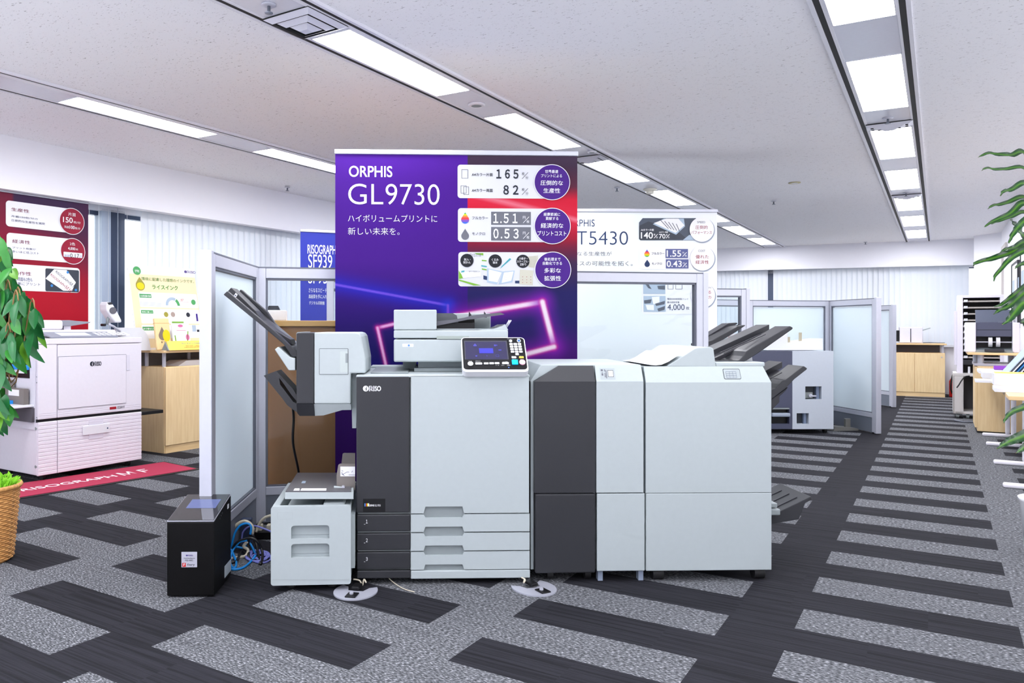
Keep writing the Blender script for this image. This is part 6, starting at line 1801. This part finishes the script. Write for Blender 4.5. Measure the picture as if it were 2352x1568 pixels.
# ================================================================== right side and the far end
# partitions in the middle distance
def flo(px, py): v = gnd(px, py); return Vector((v.x, v.y))
HT = 1.512
H1 = Vector((4.763, 9.43)); N1 = flo(2014, 997)
partition('frosted glass partition standing edge to the aisle right of the grey finishing machine', H1, N1, HT, frost=1, post_end=1)
L1 = Vector((at(1718, 700, 9.2).x, 9.2))
partition('frosted glass partition facing the camera behind the grey finishing machine', L1, H1 - Vector((.03, 0)), HT, frost=1)
L2p = Vector((at(1620, 700, 8.95).x, 8.95))
partition('clear glass partition left of the frosted one behind the grey finishing machine', L2p, L1 - Vector((.03, 0)), HT)
N2 = flo(2051, 936); H2 = N2 + (H1 - N1) * 1.0
partition('frosted glass partition edge to the aisle nearest the far wooden cabinet', H2, N2, HT, frost=1, post_end=1)
e3 = at(1711, 700, 7.25); s3_ = at(1570, 700, 7.15)
partition('clear glass partition just right of the white banner with its corner post', (s3_.x, 7.15), (e3.x, 7.25), EYE + (V0 - 664) * 7.25 / FPX, post_end=1)

# grey finishing machine behind the booklet finisher
FG = Fr((at(1828, 900, 8.60).x, 8.60, 0), math.radians(1.0))
gm = thing('finishing_machine', 'grey and slate finishing machine with two square openings, in front of the frosted partition', 'finishing machine', FG)
zg = Z(1600, 600, 3.734)
def gq_(*c): return FG.rect(*zg(*c))
x0, x1, z0, z1 = FG.rect(1735, 806, 1820, 985)
SL = mat('slate cover', (66, 70, 92), .45)
MGREY = mat('machine grey', (186, 194, 204), .5)
xm0, xm1, zm0, zm1 = FG.rect(1820, 806, 1914.5, 985)
DM = .50
MB().box(x0 - .12, xm1 - .004, .10, DM, zm0, zm1 - .004, .004).build('cabinet', MGREY, gm)
sl_h = gq_(640, 1255, 795, 1392)
cov = MB().prism([(x0 - .12, z0), (x1 - .003, z0), (x1 - .003, z1), (x0 - .12, z1)], 0, .10, holes=[[(sl_h[0], sl_h[2]), (sl_h[0], sl_h[3]), (sl_h[1], sl_h[3]), (sl_h[1], sl_h[2])]])
cv = cov.build('slate_cover', SL, gm, 'slate blue cover')
MB().box(sl_h[0], sl_h[1], .05, .12, sl_h[2], sl_h[3]).build('slot_back', BLACK, cv)
q = gq_(640, 1300, 797, 1332); MB().box(q[0], q[1], -.03, .05, q[2], q[3], .012).build('slot_tray', mat('slot grey', (150, 160, 176), .4), cv)
q = gq_(640, 1256, 795, 1268); MB().box(q[0], q[1], -.004, .0, q[2], q[3], .001).build('slot_lip', GREYP, cv)
h1 = gq_(932, 1072, 1072, 1182); h2 = gq_(858, 1302, 963, 1394)
def hl(h): return [(h[0], h[2]), (h[0], h[3]), (h[1], h[3]), (h[1], h[2])]
MB().prism([(xm0, zm0), (xm1, zm0), (xm1, zm1), (xm0, zm1)], 0, .10, holes=[hl(h1), hl(h2)]).build('front_cover', MGREY, gm)
for h in (h1, h2):
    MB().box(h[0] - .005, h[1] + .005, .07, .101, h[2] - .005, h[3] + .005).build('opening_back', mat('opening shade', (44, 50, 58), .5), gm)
    MB().box(h[1] - .045, h[1] - .012, .03, .07, h[2], h[3]).build('inner_rail', mat('inner rail', (110, 124, 148), .4), gm)
MB().box(h1[0] + .005, h1[0] + .10, .03, .07, h1[2] + .01, h1[2] + .075, .004).build('clamp', mat('clamp grey', (128, 134, 134), .4, .3), gm)
c = ((h1[0] + .065), (h1[2] + .04)); MB().cyl((c[0], .005, c[1]), (c[0], .03, c[1]), .02).build('knob', ALU, gm)
MB().box(c[0], c[0] + .06, -.004, .012, c[1] - .012, c[1] + .004, .004).build('wing_lever', ALU, gm)
# white feeder on top
tpz = zm1
pl = [FG.uv(*zg(*p), .15) for p in ((600, 762), (600, 735), (660, 690), (720, 650), (782, 612), (782, 700), (1082, 662), (1086, 762))]
MB().prism(pl, .15, DM - .05, bev=.003).build('top_feeder', WHITE, gm)
for c in ((782, 648, 802, 695), (877, 610, 903, 672)):
    q = FG.rect(*zg(*c), d=.2); MB().box(q[0], q[1], .2, .205, q[2] - .02, q[3]).build('side_guide', mat('brass beige', (168, 160, 138), .4, .3), gm)
for x in (x0 + .05, xm1 - .06):
    for y in (.08, DM - .08): MB().cyl((x - .015, y, .03), (x + .015, y, .03), .03).build('caster', RUBBER, gm)
MB().box(x0 - .1, xm1 - .02, .03, DM - .02, .045, zm0 + .002).build('base_frame', BLACK, gm)
# a metal floor bracket by its foot
gb_ = gnd(1915, 990)
fr = Fr((gb_.x + .02, gb_.y + .12, 0), .1)
t = thing('floor_bracket', 'grey metal ramp bracket on the carpet beside the finishing machine foot', 'bracket', fr)
MB().prism([(-.02, 0), (.40, 0), (.36, .015), (0, .05)], -.1, .1).build('ramp', mat('dull steel', (124, 124, 120), .5, .3), t)
MB().box(.18, .24, -.02, .02, .02, .13, .004).build('hook', mat('dull steel', (124, 124, 120)), t)
# extra tray and a red-lettered card behind the finisher
FX = Fr((at(1690, 800, 6.2).x, 6.2, 0), 0)
def ux(d, *pts): return [FX.uv(*zu(x, y), d) for x, y in pts]
FXB = FX
rp_ = thing('rear_printer', 'second white printer with a charcoal exit tray, partly hidden behind the booklet finisher ramp', 'printer', FX)
q = FX.rect(1560, 798, 1650, 900)
MB().box(q[0], q[1], 0, .5, .03, q[3] + .004, .008).build('cabinet', WHITE, rp_)
for x in (q[0] + .04, q[1] - .04):
    for y in (.06, .44): MB().cyl((x, y, 0), (x, y, .04), .02).build('foot', RUBBER, rp_)
near = ux(.06, (55, 490), (55, 455), (240, 400), (290, 370), (620, 190), (735, 170), (725, 185), (600, 270), (280, 465), (180, 490))
nt_ = MB().prism(near, .06, .30, bev=.004).build('exit_tray', DARK, rp_)
MB().prism(ux(.30, (55, 450), (55, 418), (100, 375), (480, 145), (600, 135), (620, 150), (300, 330), (150, 430)), .30, .46, bev=.003).build('tray_back', DARK2, nt_)
MB().prism(ux(.30, (120, 430), (540, 165), (560, 165), (140, 440)), .18, .19).build('rib', BLACK, nt_)
FCd = Fr((at(1684, 790, 6.6).x, 6.6, 0))
cd = thing('price_card_stand', 'white card with red dots on a stand behind the two charcoal trays', 'sign', FCd)
q = FCd.rect(*zu(460, 300, 690, 480))
MB().box(q[0], q[1], -.003, .003, q[2], q[3], .001).build('card', PAPER, cd)
m = MB()
for i in range(4): m.flat(circ(*FCd.uv(*zu(490 + i * 30, 360), -.004), .009, n=10), -.004)
m.line(FCd.uv(*zu(480, 384), -.004), FCd.uv(*zu(570, 380), -.004), .012, -.004); m.build('red_print', mat('signal red print', (226, 40, 34)), cd)
m = MB(); m.text('RISOGRAPH', FCd.rect(*zu(478, 330, 600, 350), d=-.004), -.004); m.build('lettering', PGREY, cd)
MB().cyl(((q[0] + q[1]) / 2, .01, .01), ((q[0] + q[1]) / 2, .01, q[2] + .02), .012).build('pole', ALU, cd)
MB().cyl(((q[0] + q[1]) / 2, .01, 0), ((q[0] + q[1]) / 2, .01, .012), .13).build('base', ALU, cd)

# ---- far wooden cabinet
c0 = gnd(2059, 908.5); c1 = gnd(2171, 912.5)
FFc = Fr((c0.x, c0.y, 0), math.atan2(c1.y - c0.y, c1.x - c0.x))
L_ = (c1 - c0).length
zc = FFc.uv(2110, 810)[1]; zt_ = FFc.uv(2110, 788.5)[1]
xs_m = FFc.uv(2100.5, 850)[0]
FFc2 = FFc.sub((-.75, 0, 0))
cabinet('far maple cabinet with two doors and a raised top against the far window wall', FFc2, L_ + .75, .42, zc, zt_, [.75 - (xs_m - .0) + .0 + .0 if False else .75 + xs_m - .62, .75 + xs_m])
fr = FFc.sub((FFc.uv(2092, 780, .15)[0], .2, zt_))
w2 = (FFc.uv(2117, 780, .15)[0] - FFc.uv(2064.5, 780, .15)[0]) / 2
h2_ = FFc.uv(2090, 750.5, .15)[1] - zt_
t = thing('desk_machine', 'white two-panelled desk machine on the far maple cabinet', 'office machine', fr)
MB().box(-w2, w2, -.12, .16, .005, h2_, .012).build('case', mat('lilac white plastic', (216, 214, 226), .5), t)
MB().box(-.012, .0, -.125, -.11, .02, h2_ - .03).build('centre_slot', DARK2, t)
MB().box(-w2 - .05, -w2, -.08, .1, .03, h2_ - .06, .01).build('side_unit', BLACK, t)
MB().prism([(w2, h2_ * .75), (w2 + .12, h2_ * .9), (w2 + .12, h2_ * .95), (w2, h2_ * .82)], -.05, .1).build('side_tray', LIGHT2, t)
p0 = FFc.sub((FFc.uv(2139, 786, .3)[0], .3, zt_))
single('thin_cable', 'thin dark cable lying on the far maple cabinet top beside the desk machine', 'cable', p0, MB().tube([(-.12, 0, .006), (0, .05, .01), (.1, -.02, .006), (.2, .03, .006)], .005, 6, 5), DARK2)

# ---- fire extinguisher
g0 = gnd(2186, 911); fr = Fr((g0.x + .02, g0.y - .03, 0))
t = thing('fire_extinguisher', 'red fire extinguisher with a black hose on the floor right of the far cabinet', 'fire extinguisher', fr)
hE = EYE + (V0 - 866) * g0.y / FPX
MB().lathe([(.07, 0), (.072, .02), (.072, hE * .8), (.05, hE * .93), (.02, hE)], seg=24).build('cylinder', mat('extinguisher red', (196, 30, 34), .3), t)
MB().box(-.02, .02, -.02, .02, hE, hE + .05).build('valve', BLACK, t)
MB().tube([(0, 0, hE + .03), (-.04, -.03, hE + .04), (-.085, -.05, hE - .1), (-.085, -.05, hE * .4), (-.06, -.05, hE * .2)], .014, 8, 5).build('hose', RUBBER, t)
MB().rr((-.035, .035, hE * .35, hE * .62), -.074, .004).build('label', PYELL, t)

# ---- collator tower on a cart
z3 = Z(2170, 660, 4.61)
gK = gnd(*z3(150, 1385)); YK = gK.y
FK2 = Fr((at(2203, 900, YK).x, YK, 0), -TH)
ct = thing('equipment_cart', 'grey metal cart on casters carrying the collator tower, by the aisle', 'cart', FK2)
def kq(*c, d=0.0): return FK2.rect(*z3(*c), d=d)
x0, x1, z0, z1 = kq(88, 905, 330, 1345)
CG = mat('cart grey', (204, 200, 198), .5)
MB().box(x0, x1 + .15, 0, .5, z1 - .04, z1, .004).build('top_shelf', CG, ct)
MB().box(x0, x0 + .02, .0, .5, z0, z1 - .04, .003).box(x0 + .4 * (x1 - x0), x0 + .46 * (x1 - x0), 0, .03, z0, z1 - .04, .003).box(x0, x0 + .44 * (x1 - x0), 0, .02, z0, z1 - .04, .003).build('side_panel', CG, ct)
MB().box(x0 + .02, x1 + .15, 0, .5, z0, z0 + .03, .003).build('bottom_shelf', CG, ct)
MB().box(x0 + .02, x1 + .15, .47, .5, z0 + .03, z1 - .04).build('back_panel', mat('cart shade', (72, 72, 78), .6), ct)
MB().box(x1 + .12, x1 + .15, 0, .47, z0, z1 - .04).build('side_panel', CG, ct)
for x in (x0 + .05, x0 + .16, x1 + .1):
    MB().cyl((x - .015, .05, .03), (x + .015, .05, .03), .03).build('caster', GREYP, ct)
    MB().box(x - .02, x + .02, .03, .07, .03, z0 + .002).build('caster_fork', GREYP, ct)
zt_k = z1
FT2 = FK2.sub((0, .03, zt_k))
cl = thing('collator', 'tall white paper collator tower with ten open shelves, standing on the grey cart', 'collator', FT2)
q = FT2.rect(*z3(130, 80, 193, 920))
lx0, lx1 = q[0], q[1]; top_ = FT2.uv(*z3(300, 80))[1]; rx1 = FT2.uv(*z3(585, 500))[0]
LW = mat('collator white', (228, 224, 236), .5)
MB().box(lx0, lx1, 0, .40, .0, top_, .004).build('side_cover', LW, cl)
MB().box(lx0 - .03, lx0, .08, .36, .1, top_ * .8, .004).build('side_rail', LILAC, cl)
MB().box(lx1, rx1 + .04, 0, .40, top_ - .035, top_, .003).build('top_cover', LW, cl)
MB().box(rx1, rx1 + .04, 0, .40, .0, top_ - .035, .003).build('side_cover', LW, cl)
MB().box(lx1, rx1, .36, .40, 0, top_ - .035).build('back_panel', mat('collator interior', (70, 66, 66), .6), cl)
for i, y in enumerate((145, 212, 278, 345, 410, 474, 540, 604, 670, 740)):
    zz = FT2.uv(*z3(300, y))[1]
    sh_ = MB().box(lx1, rx1, .0, .35, zz - .012, zz + .008, .002).build('bin_shelf', mat('bin grey', (168, 162, 156), .5), cl)
    MB().box(lx1 + .01, lx1 + .05, -.02, .02, zz - .012, zz + .02, .003).build('bin_clip', WHITE, sh_)
MB().box(lx1, rx1, 0, .35, FT2.uv(*z3(300, 820))[1], FT2.uv(*z3(300, 765))[1], .003).build('catch_tray', DARK2, cl)
q = FT2.rect(*z3(245, 838, 270, 920)); MB().box(q[0], q[1], .02, .03, 0, q[3], .002).build('stand', WHITE, cl)
pa = [at(*z3(*p), YK - .1) for p in ((262, 938), (215, 945), (178, 985), (150, 1030), (128, 1060))]
cord('loose_lead', 'black mains lead with its plug hanging off the front of the grey cart', pa, .008, BLACK)
gA = gnd(*z3(105, 1410), .01)
cord('floor_cable', 'dark cable lying on the carpet under the grey cart', [gnd(*z3(*p), .01) for p in ((105, 1405), (150, 1415), (220, 1425), (298, 1425))], .01, GASKET)

# ---- maple pedestal unit with the folding machine
gP = gnd(*z3(345, 1538)); YP = gP.y
FPd = Fr((gP.x, YP, 0), -TH)
pu = thing('maple_unit', 'tall maple side unit with a raised shelf, beside the white-legged desks', 'cabinet', FPd)
x1 = .455; zc2 = FPd.uv(2300, 841)[1]; zu0 = FPd.uv(2300, 815.5)[1]; zu1 = FPd.uv(2300, 810)[1]
MB().box(0, x1, 0, .60, .02, zc2, .003).build('carcass', MAPLE, pu)
MB().box(-.022, 0, .0, .60, .06, zc2 - .01, .002).build('side_door', MAPLE, pu)
MB().box(-.03, x1, -.004, .62, zc2, zc2 + .028, .002).build('metal_top', mat('grey metal top', (178, 178, 190), .4, .2), pu)
xl2 = FPd.uv(2222, 812)[0]
MB().box(xl2, x1, -.06, .56, zu0, zu1, .004).build('raised_shelf', MAPLEX, pu)
for px in (2253, 2338):
    x = FPd.uv(px, 830)[0]; MB().cyl((x, .05, zc2 + .028), (x, .05, zu0), .03).build('shelf_post', ALU, pu)
    MB().cyl((x - .03, .5, zc2 + .028), (x - .03, .5, zu0), .03).build('shelf_post', ALU, pu)
MB().box(.0, x1, .03, .5, 0, .02).build('plinth', BLACK, pu)
FFo = FPd.sub((FPd.uv(2279, 800, .05)[0], .05, zu1))
fm = thing('folding_machine', 'slate and white paper folding machine with two feed rollers on the raised maple shelf', 'office machine', FFo)
def oq(*c, d=0.0): return FFo.rect(*z3(*c), d=d)
q = oq(217, 370, 330, 676); MB().box(q[0], q[1], 0, .35, 0, q[3], .008).build('side_housing', LW, fm)
q2 = oq(718, 372, 797, 676); MB().box(q2[0], q2[1], 0, .35, 0, q2[3], .008).build('side_housing', LW, fm)
q3 = oq(332, 368, 716, 522); MB().box(q[1], q2[0], .02, .33, q3[2], q3[3], .006).build('hood', mat('slate cover', (66, 70, 92)), fm)
q4 = oq(332, 234, 716, 366); MB().prism([(q4[2], .10), (q4[3], .22), (q4[3] - .02, .24), (q4[2], .13)] and [(.06, q4[2]), (.20, q4[3]), (.24, q4[3]), (.12, q4[2])], q[1], q2[0] - .01, axis='x').build('raised_lid', mat('lid slate', (74, 80, 96), .45), fm)
MB().line((q[1] + .01, q3[2] + (q3[3] - q3[2]) * .46), (q2[0] - .01, q3[2] + (q3[3] - q3[2]) * .46), .005, .019).build('hood_seam', BLACK, fm)
MB().box(q[1], q2[0], .14, .33, .03, q3[2]).build('throat', BLACK, fm)
zz = (FFo.uv(*z3(500, 578), .05)[1])
MB().cyl((q[1], .05, zz), (q2[0], .05, zz), .007).build('roller_shaft', ALU, fm)
for px in (482, 564):
    c = FFo.uv(*z3(px, 578), .05)[0]; MB().cyl((c - .018, .05, zz), (c + .018, .05, zz), .055, seg=24).build('feed_roller', WHITE, fm)
q5 = oq(332, 618, 745, 672); MB().prism([(-.04, 0), (.14, 0), (.14, .05), (-.04, .02)], q[1], q2[0], axis='x').build('feed_table', GREYP, fm)
MB().box((q[1] + q2[0]) / 2 - .09, (q[1] + q2[0]) / 2 + .09, -.07, -.04, .01, .04, .004).build('stop_plate', DARK2, fm)

# ---- two white-legged desks along the right wall
FDk = Fr(NS(.40, 0), -(math.pi / 2 + TH) + math.pi)      # local x away from the camera along the desks, y away from the wall
def dloc(v): return (v.x * A2.x + v.y * A2.y, v.x * B2.x + v.y * B2.y)
zD = .72
e_s = dloc(at(2317, 909, (zD - EYE) / ((V0 - 909) / FPX)))
def desk(lab, s0, s1, n0, n1, feet):
    c = NS((n0 + n1) / 2, (s0 + s1) / 2)
    fr = Fr(c, -TH)       # local x across (B), local y along (A)
    t = thing('desk', lab, 'desk', fr, 'white-legged maple desks')
    w_, l_ = (n1 - n0) / 2, (s1 - s0) / 2
    MB().box(-w_, w_, -l_, l_, zD - .03, zD, .004).build('desk_top', MAPLEX, t)
    WM = mat('white enamel leg', (232, 230, 238), .35)
    for y in feet:
        lg = MB().box(-w_ * .05, w_ * .15, y - .035, y + .035, .03, zD - .03, .02, 3).build('leg', WM, t)
        MB().box(-w_ * 1.02, w_ * .9, y - .035, y + .035, .0, .035, .014, 3).build('foot_bar', WM, lg)
        MB().box(-w_ * .8, w_ * .8, y - .03, y + .03, zD - .05, zD - .03, .004).build('support_arm', WM, lg)
    return t, fr
n0, n1 = e_s[1], nR - .015
sA = e_s[0]
fs_ = [dloc(gnd(*p))[0] for p in ((2309, 1121), (2281, 1064), (2268, 1022), (2258, 992))]
far_e = 10.42
sm_ = (fs_[1] + fs_[2]) / 2
d1, fd1 = desk('maple topped desk with white T legs nearest the camera, under the papers', sA, sm_ - .005, n0, n1, [fs_[0] + .05 - (sA + sm_) / 2, fs_[1] - (sA + sm_) / 2])
d2, fd2 = desk('maple topped desk with white T legs beside the tall maple unit', sm_ + .005, far_e, n0, n1, [fs_[2] - (sm_ + far_e) / 2, far_e - .1 - (sm_ + far_e) / 2])
def ondesk(px, py, z=zD):
    v = at(px, py, (z - EYE) / ((V0 - py) / FPX)); return v
def sheetpile(name, lab, px, py, w_, l_, h_, m=PAPER, da=0.0, cat='paper'):
    v = ondesk(px, py); fr = Fr((v.x, v.y, zD), -TH + da)
    return single(name, lab, cat, fr, MB().box(-w_ / 2, w_ / 2, -l_ / 2, l_ / 2, 0.0005, h_, .001), m)
sheetpile('paper_stack', 'flat pile of white paper at the far left end of the desks', 2300, 856, .40, .5, .03)
sheetpile('paper_stack', 'higher white paper pile in the middle of the far desk', 2306, 868, .34, .4, .055)
sheetpile('paper_stack', 'white paper pile overhanging the desk edge in the middle', 2298, 878, .36, .26, .02)
sheetpile('paper_stack', 'white paper pile at the near end of the front desk', 2347, 899, .34, .3, .03)
v = ondesk(2336, 885); fr = Fr((v.x, v.y, zD), -TH)
t = thing('storage_box', 'open white box on the desk in front of the leaning brochures', 'box', fr)
MB().box(-.16, .16, -.12, .12, 0.001, .10, .004).build('box_body', PAPER, t); MB().box(-.15, .15, -.11, .11, .10, .104).build('box_lining', mat('yellow card', (252, 214, 92)), t)
v = ondesk(2307, 856); fr = Fr((v.x, v.y, zD + .032), -TH)
t = single('gift_packet', 'small purple and pink packet lying on the desk papers', 'packet', fr, MB().box(-.09, .09, -.05, .05, 0, .04, .004), mat('purple packet', (126, 50, 170), .4, var=.2, scale=12))
v = ondesk(2343, 876); fr = Fr((v.x + .02, v.y + .12, zD), -TH + .2)
t = thing('brochure_stand', 'slanted rack of blue and white brochures on the desk at the right edge', 'brochure rack', fr)
mr_ = Matrix.Rotation(math.radians(-38), 4, 'Y')
MB().box(-.14, .14, -.1, .1, 0, .012, .002).build('base', ALU, t)
for i, mm in enumerate((PPALE, PAPER, PBLUE, PAPER, PDARK)):
    MB(Matrix.Translation((-.10 + .03 * i, 0, .012)) @ Matrix.Rotation(math.radians(38), 4, 'Y')).box(-.004, .004, -.09, .09, 0, .34, .001).build('brochure', mm, t)
MB().tube([(.1, .08, .01), (.16, .08, .2)], .006, 6, 1).build('strut', ALU, t)

# ---- boards on the right wall
for i, (sa, sb, za_b, zb_b) in enumerate(((10.2, 11.4, 1.25, 2.05), (11.8, 12.7, 1.2, 2.0))):
    c = NS(nR, (sa + sb) / 2, 0)
    fr = Fr(c, -(math.pi / 2 + TH))
    t = thing('notice_board', ('white notice board in a dark frame on the right wall nearest the camera', 'white notice board in a dark frame on the right wall by the pillar')[i], 'notice board', fr)
    hl_ = (sb - sa) / 2
    MB().box(-hl_, hl_, -.02, 0, za_b, zb_b, .003).build('board', PAPER, t)
    m = MB()
    for a_ in ((-hl_ - .02, -hl_, za_b, zb_b), (hl_, hl_ + .02, za_b, zb_b)): m.box(a_[0], a_[1], -.03, 0, a_[2], a_[3])
    m.box(-hl_ - .02, hl_ + .02, -.03, 0, za_b - .02, za_b).box(-hl_ - .02, hl_ + .02, -.03, 0, zb_b, zb_b + .02); m.build('board_frame', DARK2, t)
    for k_ in range(3): MB().box(-hl_ + .1 + k_ * .35, -hl_ + .34 + k_ * .35, -.024, -.0205, za_b + .15, zb_b - .2).build('sheet', (PPALE, mat('grey sheet', (206, 206, 214), .6), PPALE)[k_], t)

# ---- dracaena at the right edge
FDr = Fr((3.13, 4.0, 0))
dr_ = thing('dracaena', 'dracaena with long strap-shaped green leaves reaching in from the right edge', 'plant', FDr)
dst = bpy.data.materials.new('striped strap leaf'); dst.use_nodes = True
nt = dst.node_tree; b = nt.nodes['Principled BSDF']; b.inputs['Roughness'].default_value = .28
a_ = nt.nodes.new('ShaderNodeVertexColor'); a_.layer_name = 'Col'; nt.links.new(a_.outputs[0], b.inputs['Base Color'])
DL = []
def strap(pts, wd, Yd, twist=.3):
    """a long leaf through photo points (root first), wavy edge, drooping tip"""
    P_ = [at(p[0], p[1], Yd - .03 * i) - FDr.o for i, p in enumerate(pts)]
    P_ = smooth_path(P_, 6); n = len(P_)
    vs = []; cs = []
    for i, p in enumerate(P_):
        t = i / (n - 1)
        d = (P_[min(i + 1, n - 1)] - P_[max(i - 1, 0)]).normalized()
        view = Vector((0, -1, .45)).normalized()
        sd = d.cross(view).normalized(); up = sd.cross(d)
        w_ = wd * (1 - t ** 1.7) ** .9 * min(1, .55 + t * 3) + .0006
        wv = .42 * math.sin(t * 30 + pts[0][1]) * wd * min(1, t * 2) * (1 - t * .5)
        for k_, (u_s, lift, cc_) in enumerate(((-1, .12, (10, 58, 20)), (-.4, .05, (18, 70, 18)), (0, -.22, (84, 140, 26)), (.4, .05, (18, 72, 20)), (1, .12, (8, 52, 22)))):
            vs.append(p + sd * (w_ * u_s) + up * (lift * w_ + (wv if abs(u_s) == 1 else 0))); cs.append(cc_ if t < .97 else (120, 90, 50))
    fs = [[i * 5 + k_, i * 5 + k_ + 1, i * 5 + k_ + 6, i * 5 + k_ + 5] for i in range(n - 1) for k_ in range(4)]
    m = MB(); m.add(vs, fs, True); o = m.build('leaf', dst, dr_)
    at2 = o.data.color_attributes.new('Col', 'FLOAT_COLOR', 'POINT'); fl = []
    for c_ in cs: fl.extend((*lin(c_), 1))
    at2.data.foreach_set('color', fl)
RX = 2390
for pts, wd, Yd in (
    (((RX, 400), (2352, 350), (2320, 356), (2270, 352), (2246, 362)), .018, 3.95), (((RX, 420), (2350, 385), (2300, 389), (2265, 386), (2255, 392)), .012, 3.9),
    (((RX, 440), (2352, 420), (2325, 434), (2304, 440), (2298, 450)), .016, 3.8), (((RX, 470), (2350, 452), (2310, 466), (2280, 472), (2269, 480)), .014, 4.0),
    (((RX, 480), (2350, 465), (2320, 490), (2280, 508), (2260, 522)), .018, 3.85), (((RX, 500), (2352, 486), (2320, 498), (2285, 510), (2275, 515)), .013, 3.95),
    (((RX, 560), (2350, 540), (2330, 515), (2321, 503)), .024, 3.75), (((RX, 480), (2352, 508), (2335, 525), (2322, 545), (2317, 560)), .018, 3.7),
    (((RX, 545), (2352, 555), (2330, 568), (2310, 572), (2296, 580)), .017, 3.85), (((RX, 540), (2350, 562), (2320, 580), (2275, 594), (2240, 604), (2236, 611)), .02, 3.9),
    (((RX, 560), (2352, 575), (2325, 590), (2305, 610), (2284, 636), (2284, 646)), .016, 3.75), (((RX, 590), (2352, 604), (2338, 610), (2331, 617)), .012, 3.8),
    (((RX, 630), (2352, 660), (2325, 680), (2298, 700), (2282, 704)), .016, 3.9), (((RX, 640), (2352, 672), (2320, 700), (2295, 712), (2282, 722)), .02, 3.8),
    (((RX, 680), (2352, 694), (2330, 718), (2316, 735), (2302, 745)), .026, 3.7), (((RX, 720), (2352, 740), (2348, 738), (2346, 742)), .02, 3.75),
    (((RX, 915), (2352, 934), (2325, 945), (2310, 960), (2305, 972)), .016, 3.6), (((RX, 980), (2352, 1000), (2325, 1010), (2305, 1020), (2290, 1030)), .026, 3.55),
    (((RX, 1005), (2360, 1022), (2345, 1032), (2334, 1040)), .02, 3.5)):
    strap(pts, wd, Yd)
TR = mat('dracaena cane', (140, 112, 80), .8, bump=.3)
MB().tube([(.05, .0, .25), (.06, -.03, .8), (.04, -.05, 1.3), (.05, -.1, 2.0)], lambda t: .028 - .008 * t, 10, 6).build('cane', TR, dr_)
t = thing('plant_pot', 'plain white pot holding the dracaena beyond the right edge', 'pot', FDr.sub((.05, 0, 0)))
MB().lathe([(.12, .0), (.14, .28), (.15, .30), (.13, .30), (.12, .26)], seg=32).build('pot_body', WHITE, t)
